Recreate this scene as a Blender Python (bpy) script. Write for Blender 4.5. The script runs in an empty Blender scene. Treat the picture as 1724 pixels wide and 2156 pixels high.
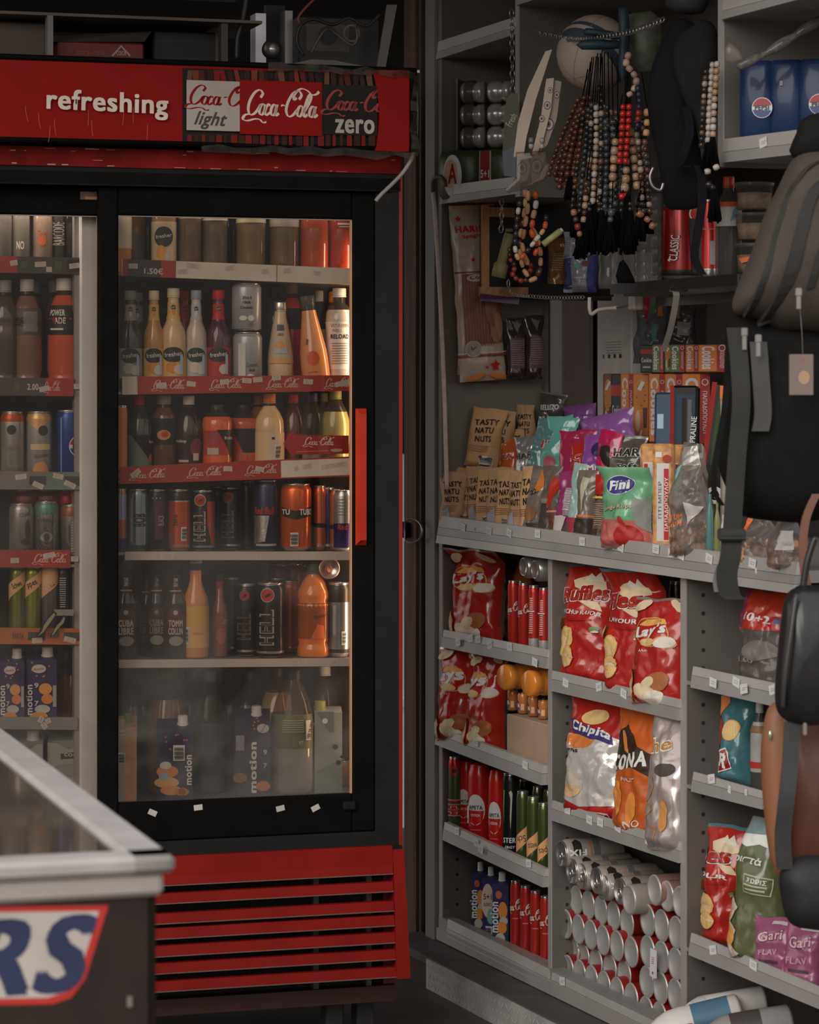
import bpy, math, random
from math import sin, cos, pi, sqrt, atan2, radians
from mathutils import Vector, Matrix, noise
from mathutils.geometry import tessellate_polygon
RN = random.Random(11)
D = bpy.data
SC = bpy.context.scene
COL = SC.collection
# ------------------------------------------------------------------ measured place
FPX, CX, HY, EYE = 5950.0, 862.0, 820.0, 1.45      # lens in pixels, horizon row, eye height

class Frame:
    """A vertical plane standing in the place: a along it, d into it, z up."""
    def __init__(s, o, e1):
        s.o = Vector(o); s.e1 = Vector(e1).normalized(); s.e2 = Vector((-s.e1.y, s.e1.x))
    def xy(s, a, d): return s.o + s.e1 * a + s.e2 * d
    def w(s, a, d, z):
        p = s.xy(a, d); return Vector((p.x, p.y, z))
    def a(s, x, d=0.0):
        t = (x - CX) / FPX; q = s.o + s.e2 * d
        return (t * q.y - q.x) / (s.e1.x - t * s.e1.y)
    def d(s, x, a):
        t = (x - CX) / FPX; q = s.o + s.e1 * a
        return (t * q.y - q.x) / (s.e2.x - t * s.e2.y)
    def z(s, a, d, y): return EYE - s.xy(a, d).y * (y - HY) / FPX
    def m(s, a, d, z, yaw=0.0, lean=0.0, roll=0.0):
        ang = atan2(s.e1.y, s.e1.x)
        return (Matrix.Translation(s.w(a, d, z)) @ Matrix.Rotation(ang + radians(yaw), 4, 'Z')
                @ Matrix.Rotation(radians(roll), 4, 'Y') @ Matrix.Rotation(radians(lean), 4, 'X'))
    def span(s, x0, x1, d, yaw=0.0):
        """centre a and true width of something seen between columns x0 and x1"""
        xc = (x0 + x1) / 2; a = s.a(xc, d); c, k = cos(radians(yaw)), sin(radians(yaw))
        def col(w):
            p = s.xy(a + w * c, d + w * k); return CX + FPX * p.x / p.y
        return a, (x1 - x0) / ((col(.01) - col(-.01)) / .02)

FR = Frame((-.025, 6.22), (.9563, .2924))           # front of the drinks fridge
WL = Frame((.075, 7.06), (.3622, -.9321))           # front of the shelving wall
FZ = Frame((-.276, 3.34), (.9563, .2924))           # front of the ice cream freezer

def lin(h):
    h = h.lstrip('#'); o = []
    for i in (0, 2, 4):
        c = int(h[i:i + 2], 16) / 255.0
        o.append(c / 12.92 if c < .04045 else ((c + .055) / 1.055) ** 2.4)
    return o
GAIN = 2.3
_M = {}
def M(h, rough=.45, metal=0.0, gain=None, coat=0.0, bump=0.0, bscale=60, vary=.10, vscale=14, emit=0.0, spec=.5, sss=0, stretch=None):
    """opaque procedural material; h is the colour, gently mottled by noise"""
    key = ('o', h, rough, metal, gain, coat, bump, bscale, vary, vscale, emit, spec, stretch)
    if key in _M: return _M[key]
    g = GAIN if gain is None else gain
    c = [min(.88, x * g) for x in lin(h)]
    m = D.materials.new('paint_' + h); m.use_nodes = True
    nt = m.node_tree; b = nt.nodes['Principled BSDF']
    tc = nt.nodes.new('ShaderNodeTexCoord'); nz = nt.nodes.new('ShaderNodeTexNoise')
    nz.inputs['Scale'].default_value = vscale; nz.inputs['Detail'].default_value = 5
    src = tc.outputs['Object']
    if stretch:
        mp = nt.nodes.new('ShaderNodeMapping'); mp.inputs['Scale'].default_value = stretch
        nt.links.new(src, mp.inputs['Vector']); src = mp.outputs['Vector']
    nt.links.new(src, nz.inputs['Vector'])
    cr = nt.nodes.new('ShaderNodeValToRGB'); nt.links.new(nz.outputs['Fac'], cr.inputs['Fac'])
    cr.color_ramp.elements[0].position = .3; cr.color_ramp.elements[1].position = .7
    cr.color_ramp.elements[0].color = [x * (1 - vary) for x in c] + [1]
    cr.color_ramp.elements[1].color = [min(.92, x * (1 + vary)) for x in c] + [1]
    nt.links.new(cr.outputs['Color'], b.inputs['Base Color'])
    b.inputs['Roughness'].default_value = rough; b.inputs['Metallic'].default_value = metal
    b.inputs['Coat Weight'].default_value = coat; b.inputs['Coat Roughness'].default_value = .08
    b.inputs['Specular IOR Level'].default_value = spec
    if emit:
        b.inputs['Emission Color'].default_value = c + [1]; b.inputs['Emission Strength'].default_value = emit
    if bump:
        n2 = nt.nodes.new('ShaderNodeTexNoise'); n2.inputs['Scale'].default_value = bscale
        nt.links.new(src, n2.inputs['Vector'])
        bp = nt.nodes.new('ShaderNodeBump'); bp.inputs['Strength'].default_value = bump; bp.inputs['Distance'].default_value = .004
        nt.links.new(n2.outputs['Fac'], bp.inputs['Height']); nt.links.new(bp.outputs['Normal'], b.inputs['Normal'])
    _M[key] = m; return m

def CLEAR(tint='ffffff', haze=.05, hazecol='b0a8a0', dirt_haze=0.0, ior=1.35, rough=.04, dscale=3.0, low=None):
    """thin clear plastic or glass: see-through, Fresnel gloss, a little dust"""
    key = ('c', tint, haze, hazecol, dirt_haze, ior, rough, dscale, low)
    if key in _M: return _M[key]
    m = D.materials.new('clear_' + tint); m.use_nodes = True; nt = m.node_tree; N = nt.nodes; L = nt.links
    for n in list(N):
        if n.type != 'OUTPUT_MATERIAL': N.remove(n)
    out = [n for n in N if n.type == 'OUTPUT_MATERIAL'][0]
    tr = N.new('ShaderNodeBsdfTransparent'); tr.inputs[0].default_value = lin(tint) + [1]
    gl = N.new('ShaderNodeBsdfGlossy'); gl.inputs['Roughness'].default_value = rough
    df = N.new('ShaderNodeBsdfDiffuse'); df.inputs[0].default_value = [min(.9, x * 1.6) for x in lin(hazecol)] + [1]
    lw = N.new('ShaderNodeLayerWeight'); lw.inputs['Blend'].default_value = .5; pw = N.new('ShaderNodeMath'); pw.operation = 'POWER'; pw.inputs[1].default_value = 4.5
    L.new(lw.outputs['Facing'], pw.inputs[0]); fr = N.new('ShaderNodeMapRange'); f0 = ((ior - 1) / (ior + 1)) ** 2; fr.inputs['To Min'].default_value = f0; fr.inputs['To Max'].default_value = .85; L.new(pw.outputs[0], fr.inputs['Value'])
    m1 = N.new('ShaderNodeMixShader'); m2 = N.new('ShaderNodeMixShader')
    m1.inputs[0].default_value = haze
    if dirt_haze:
        tc = N.new('ShaderNodeTexCoord'); nz = N.new('ShaderNodeTexNoise'); nz.inputs['Scale'].default_value = dscale; nz.inputs['Detail'].default_value = 8
        nz.inputs['Distortion'].default_value = .8
        L.new(tc.outputs['Object'], nz.inputs['Vector'])
        cr = N.new('ShaderNodeMapRange'); cr.inputs['From Min'].default_value = .42; cr.inputs['From Max'].default_value = .75
        cr.inputs['To Min'].default_value = haze; cr.inputs['To Max'].default_value = haze + dirt_haze
        L.new(nz.outputs['Fac'], cr.inputs['Value']); 
        if low:      # splashes and milky reflected haze, painted stronger towards the pane's lower end
            sx = N.new('ShaderNodeSeparateXYZ'); L.new(tc.outputs['Object'], sx.inputs[0]); g = N.new('ShaderNodeMapRange')
            g.inputs['From Min'].default_value = low[1]; g.inputs['From Max'].default_value = low[0]; g.inputs['To Min'].default_value = .35; g.inputs['To Max'].default_value = low[2]
            L.new(sx.outputs['Z'], g.inputs['Value']); mu = N.new('ShaderNodeMath'); mu.operation = 'MULTIPLY'; L.new(cr.outputs['Result'], mu.inputs[0]); L.new(g.outputs['Result'], mu.inputs[1]); L.new(mu.outputs[0], m1.inputs[0])
        else: L.new(cr.outputs['Result'], m1.inputs[0])
    L.new(tr.outputs[0], m1.inputs[1]); L.new(df.outputs[0], m1.inputs[2])
    L.new(fr.outputs[0], m2.inputs[0]); L.new(m1.outputs[0], m2.inputs[1]); L.new(gl.outputs[0], m2.inputs[2])
    L.new(m2.outputs[0], out.inputs['Surface'])
    _M[key] = m; return m

# ------------------------------------------------------------------ flat artwork: text, shapes, strokes
_T = {}
def text2d(t, bold=.0):
    key = (t, bold)
    if key in _T: return _T[key]
    cu = D.curves.new('t', 'FONT'); cu.body = t; cu.resolution_u = 3; cu.space_character = 1 + bold * 2.2
    ob = D.objects.new('t', cu); COL.objects.link(ob)
    dg = bpy.context.evaluated_depsgraph_get()
    me = D.meshes.new_from_object(ob.evaluated_get(dg))
    V = [(v.co.x, v.co.y) for v in me.vertices]; me.calc_loop_triangles()
    Tt = [tuple(x.vertices) for x in me.loop_triangles]
    D.objects.remove(ob); D.curves.remove(cu); D.meshes.remove(me)
    if not V: V = [(0, 0), (1, 0), (0, 1)]; Tt = []
    sh = [(0, 0)]
    if bold > .005:      # heavier strokes: the outline laid down four times, slightly shifted
        k = bold * .8; sh = [(i * k, j * k) for i, j in ((-1, -.6), (1, -.6), (1, .6), (-1, .6), (0, -.6), (0, .6), (0, 0))]
    mx_ = max(p[0] for p in sh); my_ = max(p[1] for p in sh)
    x0 = min(p[0] for p in V) - mx_; x1 = max(p[0] for p in V) + mx_; y0 = min(p[1] for p in V) - my_; y1 = max(p[1] for p in V) + my_; W = max(1e-6, x1 - x0); Hh = max(1e-6, y1 - y0)
    V = [((p[0] - x0) / W - .5, (p[1] - y0) / Hh - .5) for p in V]
    _T[key] = (V, Tt, W / Hh, [(p[0] / W, p[1] / Hh) for p in sh]); return _T[key]

def crom(P, n=6, closed=False):
    o = []; k = len(P)
    rng = range(k if closed else k - 1)
    for i in rng:
        if closed: a, b, c, d = P[(i - 1) % k], P[i], P[(i + 1) % k], P[(i + 2) % k]
        else: a, b, c, d = P[max(i - 1, 0)], P[i], P[i + 1], P[min(i + 2, k - 1)]
        for j in range(n):
            t = j / n
            o.append(tuple(.5 * (2 * b[q] + (c[q] - a[q]) * t + (2 * a[q] - 5 * b[q] + 4 * c[q] - d[q]) * t * t + (3 * b[q] - a[q] - 3 * c[q] + d[q]) * t ** 3) for q in range(len(b))))
    if not closed: o.append(tuple(P[-1]))
    return o

def ribbon(P, wf, closed=False):
    V = []; T = []; n = len(P)
    for i in range(n):
        if closed: p, q = P[i - 1], P[(i + 1) % n]
        else: p, q = P[max(0, i - 1)], P[min(n - 1, i + 1)]
        dx, dy = q[0] - p[0], q[1] - p[1]; l = sqrt(dx * dx + dy * dy) or 1e-9; w = wf(dx / l, dy / l, i / (n - 1)) / 2
        V += [(P[i][0] - dy / l * w, P[i][1] + dx / l * w), (P[i][0] + dy / l * w, P[i][1] - dx / l * w)]
    for i in range(n if closed else n - 1):
        a = 2 * i; b = 2 * ((i + 1) % n); T += [(a, a + 1, b + 1), (a, b + 1, b)]
    return V, T

def _cc():
    pen = lambda dx, dy, t: .10 + .30 * abs(dx * .25 + dy * .97) ** 1.4
    S = [[(1.75, 2.15), (1.95, 2.6), (1.5, 3.0), (.85, 2.7), (.4, 1.75), (.4, .8), (.8, .2), (1.35, .35), (1.8, .95)],
         [(.62, .25), (.1, .1), (-.05, -.35), (.6, -.5), (1.5, -.28), (2.2, -.3), (2.75, -.62), (3.2, -.55)],
         [(3.3, 1.25), (3.05, 1.45), (2.78, 1.1), (2.75, .55), (3.0, .22), (3.4, .5)],
         [(4.2, 1.45), (4.15, .5), (4.35, .22), (4.65, .5)],
         [(1.8, .95), (1.95, 1.3), (2.2, 1.4)],
         [(7.05, 2.15), (7.25, 2.65), (6.75, 3.1), (6.05, 2.75), (5.6, 1.75), (5.6, .8), (6.05, .2), (6.6, .35), (7.05, .95)],
         [(6.7, 2.3), (6.35, 2.1), (6.3, 2.75), (7.0, 3.35), (7.9, 3.2), (8.7, 2.75), (9.3, 2.85), (9.55, 3.15)],
         [(8.0, .7), (8.45, 1.6), (8.65, 2.45), (8.4, 2.75), (8.15, 2.1), (8.05, .8), (8.25, .22), (8.6, .5)],
         [(9.5, 1.45), (9.45, .5), (9.65, .22), (9.98, .55)],
         [(4.75, 1.35), (5.05, 1.42), (5.3, 1.35)]]
    C = [[(2.3 + .36 * cos(a), .83 + .6 * sin(a)) for a in [k * pi / 5 for k in range(10)]],
         [(3.85 + .34 * cos(a), .83 + .6 * sin(a)) for a in [k * pi / 5 for k in range(10)]],
         [(7.5 + .36 * cos(a), .83 + .6 * sin(a)) for a in [k * pi / 5 for k in range(10)]],
         [(9.15 + .34 * cos(a), .83 + .6 * sin(a)) for a in [k * pi / 5 for k in range(10)]]]
    V = []; T = []
    for s, cl in [(x, False) for x in S] + [(x, True) for x in C]:
        v, t = ribbon(crom(s, 5, cl), pen, cl); o = len(V); V += v; T += [tuple(i + o for i in q) for q in t]
    V = [(x + .22 * y, y) for x, y in V]
    x0 = min(p[0] for p in V); x1 = max(p[0] for p in V); y0 = min(p[1] for p in V); y1 = max(p[1] for p in V)
    return [((p[0] - x0) / (x1 - x0) - .5, (p[1] - y0) / (y1 - y0) - .5) for p in V], T, (x1 - x0) / (y1 - y0)
CC = _cc()

def poly2d(P):
    T = tessellate_polygon([[Vector((x, y, 0)) for x, y in P]])
    return list(P), [tuple(t) for t in T]

def split(V, T, L):
    V = list(V); st = list(T); out = []
    guard = 0
    while st and guard < 40000:
        guard += 1; a, b, c = st.pop()
        e = [((V[i][0] - V[j][0]) ** 2 + (V[i][1] - V[j][1]) ** 2, i, j, k) for i, j, k in ((a, b, c), (b, c, a), (c, a, b))]
        m = max(e)
        if m[0] > L * L:
            _, i, j, k = m; V.append(((V[i][0] + V[j][0]) / 2, (V[i][1] + V[j][1]) / 2)); q = len(V) - 1
            st += [(i, q, k), (q, j, k)]
        else: out.append((a, b, c))
    return V, out + st

BLK = M('141212', .5); WHT = M('b8b2ac', .5); PAPER = M('a9a39d', .7)
# ------------------------------------------------------------------ mesh builder
class MB:
    def __init__(s): s.v = []; s.f = []; s.mi = []; s.sm = []; s.mats = []
    def add(s, V, F, mat, smooth=False):
        if mat not in s.mats: s.mats.append(mat)
        k = s.mats.index(mat); o = len(s.v); s.v += [tuple(p) for p in V]
        for f in F: s.f.append(tuple(i + o for i in f)); s.mi.append(k); s.sm.append(smooth)
    def box(s, x0, x1, y0, y1, z0, z1, mat, b=0.0):
        x0, x1 = min(x0, x1), max(x0, x1); y0, y1 = min(y0, y1), max(y0, y1); z0, z1 = min(z0, z1), max(z0, z1)
        if b <= 0:
            V = [(x, y, z) for x in (x0, x1) for y in (y0, y1) for z in (z0, z1)]
            s.add(V, [(0, 1, 3, 2), (4, 6, 7, 5), (0, 4, 5, 1), (2, 3, 7, 6), (0, 2, 6, 4), (1, 5, 7, 3)], mat); return
        b = min(b, (x1 - x0) * .45, (y1 - y0) * .45, (z1 - z0) * .45)
        c = ((x0 + x1) / 2, (y0 + y1) / 2, (z0 + z1) / 2); h = ((x1 - x0) / 2, (y1 - y0) / 2, (z1 - z0) / 2); V = []; ix = {}
        for sx in (-1, 1):
            for sy in (-1, 1):
                for sz in (-1, 1):
                    for ax in range(3):
                        q = [h[i] - (0 if i == ax else b) for i in range(3)]; ix[(sx, sy, sz, ax)] = len(V)
                        V.append((c[0] + sx * q[0], c[1] + sy * q[1], c[2] + sz * q[2]))
        F = []
        for ax in range(3):
            o = [i for i in range(3) if i != ax]
            for sg in (-1, 1):
                r = []
                for p, q in ((-1, -1), (1, -1), (1, 1), (-1, 1)):
                    k = [0, 0, 0]; k[ax] = sg; k[o[0]] = p; k[o[1]] = q; r.append(ix[(*k, ax)])
                F.append(r)
            for p in (-1, 1):
                for q in (-1, 1):
                    k0 = [0, 0, 0]; k1 = [0, 0, 0]; k0[ax] = -1; k1[ax] = 1
                    for k in (k0, k1): k[o[0]] = p; k[o[1]] = q
                    F.append((ix[(*k0, o[0])], ix[(*k1, o[0])], ix[(*k1, o[1])], ix[(*k0, o[1])]))
        for sx in (-1, 1):
            for sy in (-1, 1):
                for sz in (-1, 1): F.append(tuple(ix[(sx, sy, sz, a)] for a in range(3)))
        s.add(V, F, mat)
    def hexa(s, P, mat):
        """eight corners: bottom ring of four, top ring of four"""
        s.add(P, [(3, 2, 1, 0), (4, 5, 6, 7), (0, 1, 5, 4), (1, 2, 6, 5), (2, 3, 7, 6), (3, 0, 4, 7)], mat)
    def lathe(s, prof, mat, n=22, mx=None, smooth=True, sq=0.0):
        """prof: (r, z[, material of the band above]) from bottom to top; sq squares the section"""
        V = []
        for p in prof:
            for i in range(n):
                a = 2 * pi * i / n; k = 1.0
                if sq: k = 1 / (abs(cos(a)) ** sq + abs(sin(a)) ** sq) ** (1 / sq)
                V.append(Vector((p[0] * k * cos(a), p[0] * k * sin(a), p[1])))
        if mx: V = [mx @ q for q in V]
        groups = {}
        for j in range(len(prof) - 1):
            mm = prof[j][2] if len(prof[j]) > 2 and prof[j][2] else mat
            groups.setdefault(mm, []).extend((j * n + i, j * n + (i + 1) % n, (j + 1) * n + (i + 1) % n, (j + 1) * n + i) for i in range(n))
        first = True
        for mm, F in groups.items():
            if first: s.add(V, F, mm, smooth); base = len(s.v) - len(V); first = False
            else:
                if mm not in s.mats: s.mats.append(mm)
                k = s.mats.index(mm)
                for f in F: s.f.append(tuple(i + base for i in f)); s.mi.append(k); s.sm.append(smooth)
    def tube(s, P, r, mat, n=8, closed=False, rf=None):
        P = [Vector(p) for p in P]; m = len(P); V = []; F = []; up = None
        for i in range(m):
            t = (P[(i + 1) % m] - P[i - 1]) if closed else (P[min(i + 1, m - 1)] - P[max(i - 1, 0)])
            t = t.normalized() if t.length > 1e-9 else Vector((0, 0, 1))
            if up is None: up = Vector((0, 0, 1)) if abs(t.z) < .9 else Vector((1, 0, 0))
            up = (up - t * up.dot(t)); up = up.normalized() if up.length > 1e-6 else t.orthogonal().normalized()
            q = t.cross(up); rr = r * (rf(i / max(1, m - 1)) if rf else 1)
            V += [P[i] + (up * cos(2 * pi * k / n) + q * sin(2 * pi * k / n)) * rr for k in range(n)]
        for i in range(m if closed else m - 1):
            j = (i + 1) % m
            F += [(i * n + k, i * n + (k + 1) % n, j * n + (k + 1) % n, j * n + k) for k in range(n)]
        if not closed: F += [tuple(range(n))[::-1], tuple(range((m - 1) * n, m * n))]
        s.add(V, F, mat, True)
    def strip(s, P, wv, mat, th=.002, smooth=True):
        """a flat strap along P; wv: half-width vector (constant or per point)"""
        P = [Vector(p) for p in P]; m = len(P); V = []
        for i in range(m):
            t = (P[min(i + 1, m - 1)] - P[max(i - 1, 0)]).normalized()
            w = Vector(wv[i] if isinstance(wv, list) else wv); n = t.cross(w); n = n.normalized() * th / 2 if n.length > 1e-9 else Vector((0, th / 2, 0))
            V += [P[i] - w - n, P[i] + w - n, P[i] + w + n, P[i] - w + n]
        F = []
        for i in range(m - 1):
            a = 4 * i; F += [(a + k, a + (k + 1) % 4, a + 4 + (k + 1) % 4, a + 4 + k) for k in range(4)]
        F += [(3, 2, 1, 0), (4 * m - 4, 4 * m - 3, 4 * m - 2, 4 * m - 1)]
        s.add(V, F, mat, False)
    def ball(s, c, r, mat, n=10, m=6, sc=(1, 1, 1), mx=None):
        V = []; F = []
        for j in range(m + 1):
            t = pi * j / m
            for i in range(n):
                a = 2 * pi * i / n; q = Vector((r * sin(t) * cos(a) * sc[0], r * sin(t) * sin(a) * sc[1], r * cos(t) * sc[2]))
                if mx: q = mx @ q
                V.append(q + Vector(c))
        for j in range(m):
            F += [(j * n + i, (j + 1) * n + i, (j + 1) * n + (i + 1) % n, j * n + (i + 1) % n) for i in range(n)]
        s.add(V, F, mat, True)
    def puff(s, out, th, mat, back=None, rings=(1, .97, .9, .78, .6, .35, .0), flat=.5, wob=0.0, smooth=True, cen=None):
        """a cushion-like solid from an outline (x, z), thickness th in front and behind"""
        n = len(out); cx = sum(p[0] for p in out) / n; cz = sum(p[1] for p in out) / n
        if cen: cx, cz = cen
        V = []; F = []
        for sgn in (-1, 1):
            tt = th if sgn < 0 else (th if back is None else back)
            for k in rings:
                y = sgn * tt * (1 - k ** 2.4) ** flat
                for p in out:
                    x, z = cx + (p[0] - cx) * k, cz + (p[1] - cz) * k
                    yy = y + (wob * noise.noise(Vector((x * 14, sgn * 3.1, z * 14))) if wob and k < .99 else 0)
                    V.append((x, yy, z))
        nr = len(rings)
        for q in range(2):
            o = q * nr * n
            for j in range(nr - 1):
                for i in range(n):
                    a, b = o + j * n + i, o + j * n + (i + 1) % n; f = (a, b, b + n, a + n)
                    F.append(f if q == 0 else f[::-1])
        s.add(V, F, mat, smooth)
    def decals(s, spec, mp, sx, sz, L=.02, off=.0004):
        """artwork on a surface. mp(x, z, off) -> point; x, w are parts of sx and z, h parts of sz"""
        lay = off
        for q in spec:
            k = q[0]; lay += off * .5; shf = None
            if k == 't':       # text, x, z, w, h, mat[, rot, bold]
                V, T, asp, shf = text2d(q[1], q[8] if len(q) > 8 else .03); x, z, w, h, mat = q[2:7]; rot = q[7] if len(q) > 7 else 0
                W = w * sx; Hh = h * sz if h else W / asp
                if w == 0: W = Hh * asp
                sh = q[9] if len(q) > 9 else 0; V = [(p[0] * W + p[1] * Hh * sh, p[1] * Hh) for p in V]; shf = [(a * W + b_ * Hh * sh, b_ * Hh) for a, b_ in shf]
            elif k == 'cc':    # x, z, w, mat[, rot, h]
                V, T, asp = CC; x, z, w, mat = q[1:5]; rot = q[5] if len(q) > 5 else 0; W = w * sx
                Hh = q[6] * sz if len(q) > 6 else W / asp; V = [(p[0] * W, p[1] * Hh) for p in V]
            elif k in 'ec':    # x, z, rx, rz, mat, rot | x, z, r, mat
                if k == 'c': x, z, rx, mat = q[1:5]; a, b = rx * sx, rx * sx; rot = 0
                else: x, z, rx, rz, mat = q[1:6]; a, b = rx * sx, rz * sz; rot = q[6] if len(q) > 6 else 0
                V = [(0, 0)] + [(a * cos(2 * pi * i / 22), b * sin(2 * pi * i / 22)) for i in range(22)]; T = [(0, i + 1, (i + 1) % 22 + 1) for i in range(22)]
            elif k == 'ring':  # x, z, r, width, mat
                x, z, r, wd, mat = q[1:6]; rot = 0
                V, T = ribbon([(r * sx * cos(2 * pi * i / 24), r * sx * sin(2 * pi * i / 24)) for i in range(24)], lambda a, b, c: wd * sx, True)
            elif k == 'r':     # x, z, w, h, mat, rot
                x, z, w, h, mat = q[1:6]; rot = q[6] if len(q) > 6 else 0; a, b = w * sx / 2, h * sz / 2
                V = [(-a, -b), (a, -b), (a, b), (-a, b)]; T = [(0, 1, 2), (0, 2, 3)]
            elif k == 'p':     # points, mat
                V, T = poly2d([(a * sx, b * sz) for a, b in q[1]]); mat = q[2]; x = z = rot = 0
            elif k == 'ln':    # points, width(part of sx), mat
                V, T = ribbon([(a * sx, b * sz) for a, b in q[1]], lambda a, b, c: q[2] * sx); mat = q[3]; x = z = rot = 0
            elif k == 'bar':   # barcode x, z, w, h
                x, z, w, h = q[1:5]; s.decals([('r', x, z, w, h, PAPER)] + [('r', x, z - h * .4 + h * .8 * i / 9, w * .8, h * (.03 + .02 * (i * 7 % 3)), BLK) for i in range(10)], mp, sx, sz, L, lay); continue
            elif k == 'pep':   # globe x, z, r
                x, z, r = q[1:4]; r_ = r * sx; s.decals([('e', x, z, r * 1.08, r * 1.08 * sx / sz, WHT), ('e', x, z, r, r * sx / sz, PAPER),
                    ('p', [(x + r * cos(a), z + r * sx / sz * sin(a)) for a in [.25 + (pi - .4) * i / 12 for i in range(13)]], M('7a1418', .35)),
                    ('p', [(x + r * cos(a), z + r * sx / sz * sin(a)) for a in [pi + .2 + (pi - .5) * i / 12 for i in range(13)]], M('1d2b58', .35)),
                    ('t', 'PEPSI', x, z, r * 1.5, r * .5 * sx / sz, M('141a30', .4), 0, .06)], mp, sx, sz, L, lay); continue
            c, sn = cos(radians(rot)), sin(radians(rot))
            for n_, (ox, oy) in enumerate(shf or [(0, 0)]):
                V2 = [(x * sx + (p[0] + ox) * c - (p[1] + oy) * sn, z * sz + (p[0] + ox) * sn + (p[1] + oy) * c) for p in V]
                V2, T2 = split(V2, T, L)
                s.add([mp(p[0], p[1], lay + n_ * 1.2e-5) for p in V2], T2, mat, True)
    def build(s, name, parent=None, mx=None):
        me = D.meshes.new(name); me.from_pydata(s.v, [], s.f)
        for m in s.mats: me.materials.append(m)
        me.polygons.foreach_set('material_index', s.mi); me.polygons.foreach_set('use_smooth', s.sm)
        me.update()
        ob = D.objects.new(name, me); COL.objects.link(ob)
        if parent is not None: ob.parent = parent
        if mx is not None: ob.matrix_local = mx
        return ob

def tag(o, label, cat, group=None, kind=None):
    if label: o['label'] = label
    if cat: o['category'] = cat
    if group: o['group'] = group
    if kind: o['kind'] = kind
    return o
def thing(name, label, cat, mx, group=None):
    o = D.objects.new(name, None); COL.objects.link(o); o.matrix_local = mx; o.empty_display_size = .05
    return tag(o, label, cat, group)
def solo(name, mb, label, cat, mx, group=None): return tag(mb.build(name, None, mx), label, cat, group)
def struct(name, mb, mx=None, label=None):
    o = mb.build(name, None, mx); o['kind'] = 'structure'
    if label: o['label'] = label
    return o
def flat_map(y): return lambda x, z, o: (x, y - o, z)

# ------------------------------------------------------------------ products
SILV = M('8e8a87', .22, .85, gain=2.6); SILVD = M('5c5a58', .3, .8)
def rad_at(prof, z):
    for i in range(len(prof) - 1):
        if prof[i][1] <= z <= prof[i + 1][1] and prof[i + 1][1] > prof[i][1]:
            t = (z - prof[i][1]) / (prof[i + 1][1] - prof[i][1]); return prof[i][0] + (prof[i + 1][0] - prof[i][0]) * t
    return prof[-1][0]
def cyl_map(prof, yaw=0):
    def f(x, z, o):
        r = rad_at(prof, z) + o; rr = max(q[0] for q in prof); a = x / rr + radians(yaw); return (r * sin(a), -r * cos(a), z)
    return f
def can(name, label, cat, mx, r, h, mat, bands=(), art=(), yaw=0, group=None, lidmat=None, bk=.74):
    """bands: (z0, z1, material) parts of the height; art: decals"""
    t = thing(name, label, cat, mx, group); b = MB()
    cuts = sorted({.06, .9} | {q for z0, z1, _ in bands for q in (z0, z1) if .06 < q < .9})
    def mat_at(z):
        for z0, z1, mm in bands:
            if z0 <= z < z1: return mm
        return mat
    BS = SILV if bk < .8 else M('9b9895', .38, .45, gain=1.9)
    prof = [(.0, .009, BS), (r * bk * .55, .0075, BS), (r * bk * .9, .002, BS), (r * bk, 0, BS), (r * (bk + .06), .003, mat_at(.03)), (r, .06 * h, mat_at(.061))]
    for i, z in enumerate(cuts[1:]): prof.append((r, z * h, mat_at(z + .001)))
    prof += [(r * .98, .925 * h, mat_at(.93)), (r * .87, .97 * h, SILV)]
    prof += [(r * .86, .975 * h)]
    b.lathe(prof, mat, 24)
    b.decals(art, cyl_map(prof, yaw), 2 * r, h, .008, .0005)
    b.build('body', t)
    l = MB(); l.lathe([(r * .86, .975 * h), (r * .89, .985 * h), (r * .89, h), (r * .83, h), (r * .79, .975 * h), (0, .977 * h)], lidmat or SILV, 24)
    l.build('lid', t)
    tb = MB(); z = .977 * h; tb.tube([(r * .12, -r * .35, z + .003), (-r * .12, -r * .35, z + .003), (-r * .2, -r * .1, z + .003), (-r * .1, r * .18, z + .003), (r * .1, r * .18, z + .003), (r * .2, -r * .1, z + .003)], r * .06, lidmat or SILV, 6, True)
    tb.build('pull_tab', t)
    return t

PROF = {
 'soda': [(.80, 0), (.97, .03), (1, .08), (.93, .2), (.93, .32), (1, .42), (1, .55), (.96, .64), (.78, .75), (.5, .85), (.38, .9), (.38, .93)],
 'straight': [(.85, 0), (1, .03), (1, .60), (.95, .68), (.72, .77), (.45, .84), (.38, .88), (.38, .92)],
 'beer': [(.9, 0), (1, .02), (1, .52), (.94, .58), (.62, .67), (.47, .74), (.44, .9), (.44, .94)],
 'glass': [(.92, 0), (1, .02), (1, .50), (.9, .57), (.6, .68), (.5, .78), (.46, .92)],
 'cone': [(.92, 0), (1, .02), (1, .25), (.95, .4), (.75, .6), (.55, .78), (.46, .88), (.46, .93)],
 'round': [(.8, 0), (.97, .03), (1, .1), (.96, .3), (.96, .55), (1, .68), (.94, .76), (.65, .82), (.45, .85), (.45, .94)],
 'sports': [(.88, 0), (1, .02), (1, .10), (.93, .13), (.93, .16), (1, .2), (.98, .5), (1, .56), (.92, .6), (1, .64), (.95, .70), (.62, .82), (.42, .87), (.42, .92)],
 'jug': [(.85, 0), (.98, .02), (1, .06), (1, .58), (.97, .63), (.8, .74), (.55, .85), (.33, .91), (.33, .945)],
 'tin': [(.9, 0), (1, .03), (1, .84), (.96, .9), (.84, .95), (.82, .985)],
 'wide': [(.88, 0), (1, .03), (1, .7), (.95, .76), (.6, .83), (.52, .87), (.52, .93)],
}
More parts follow.
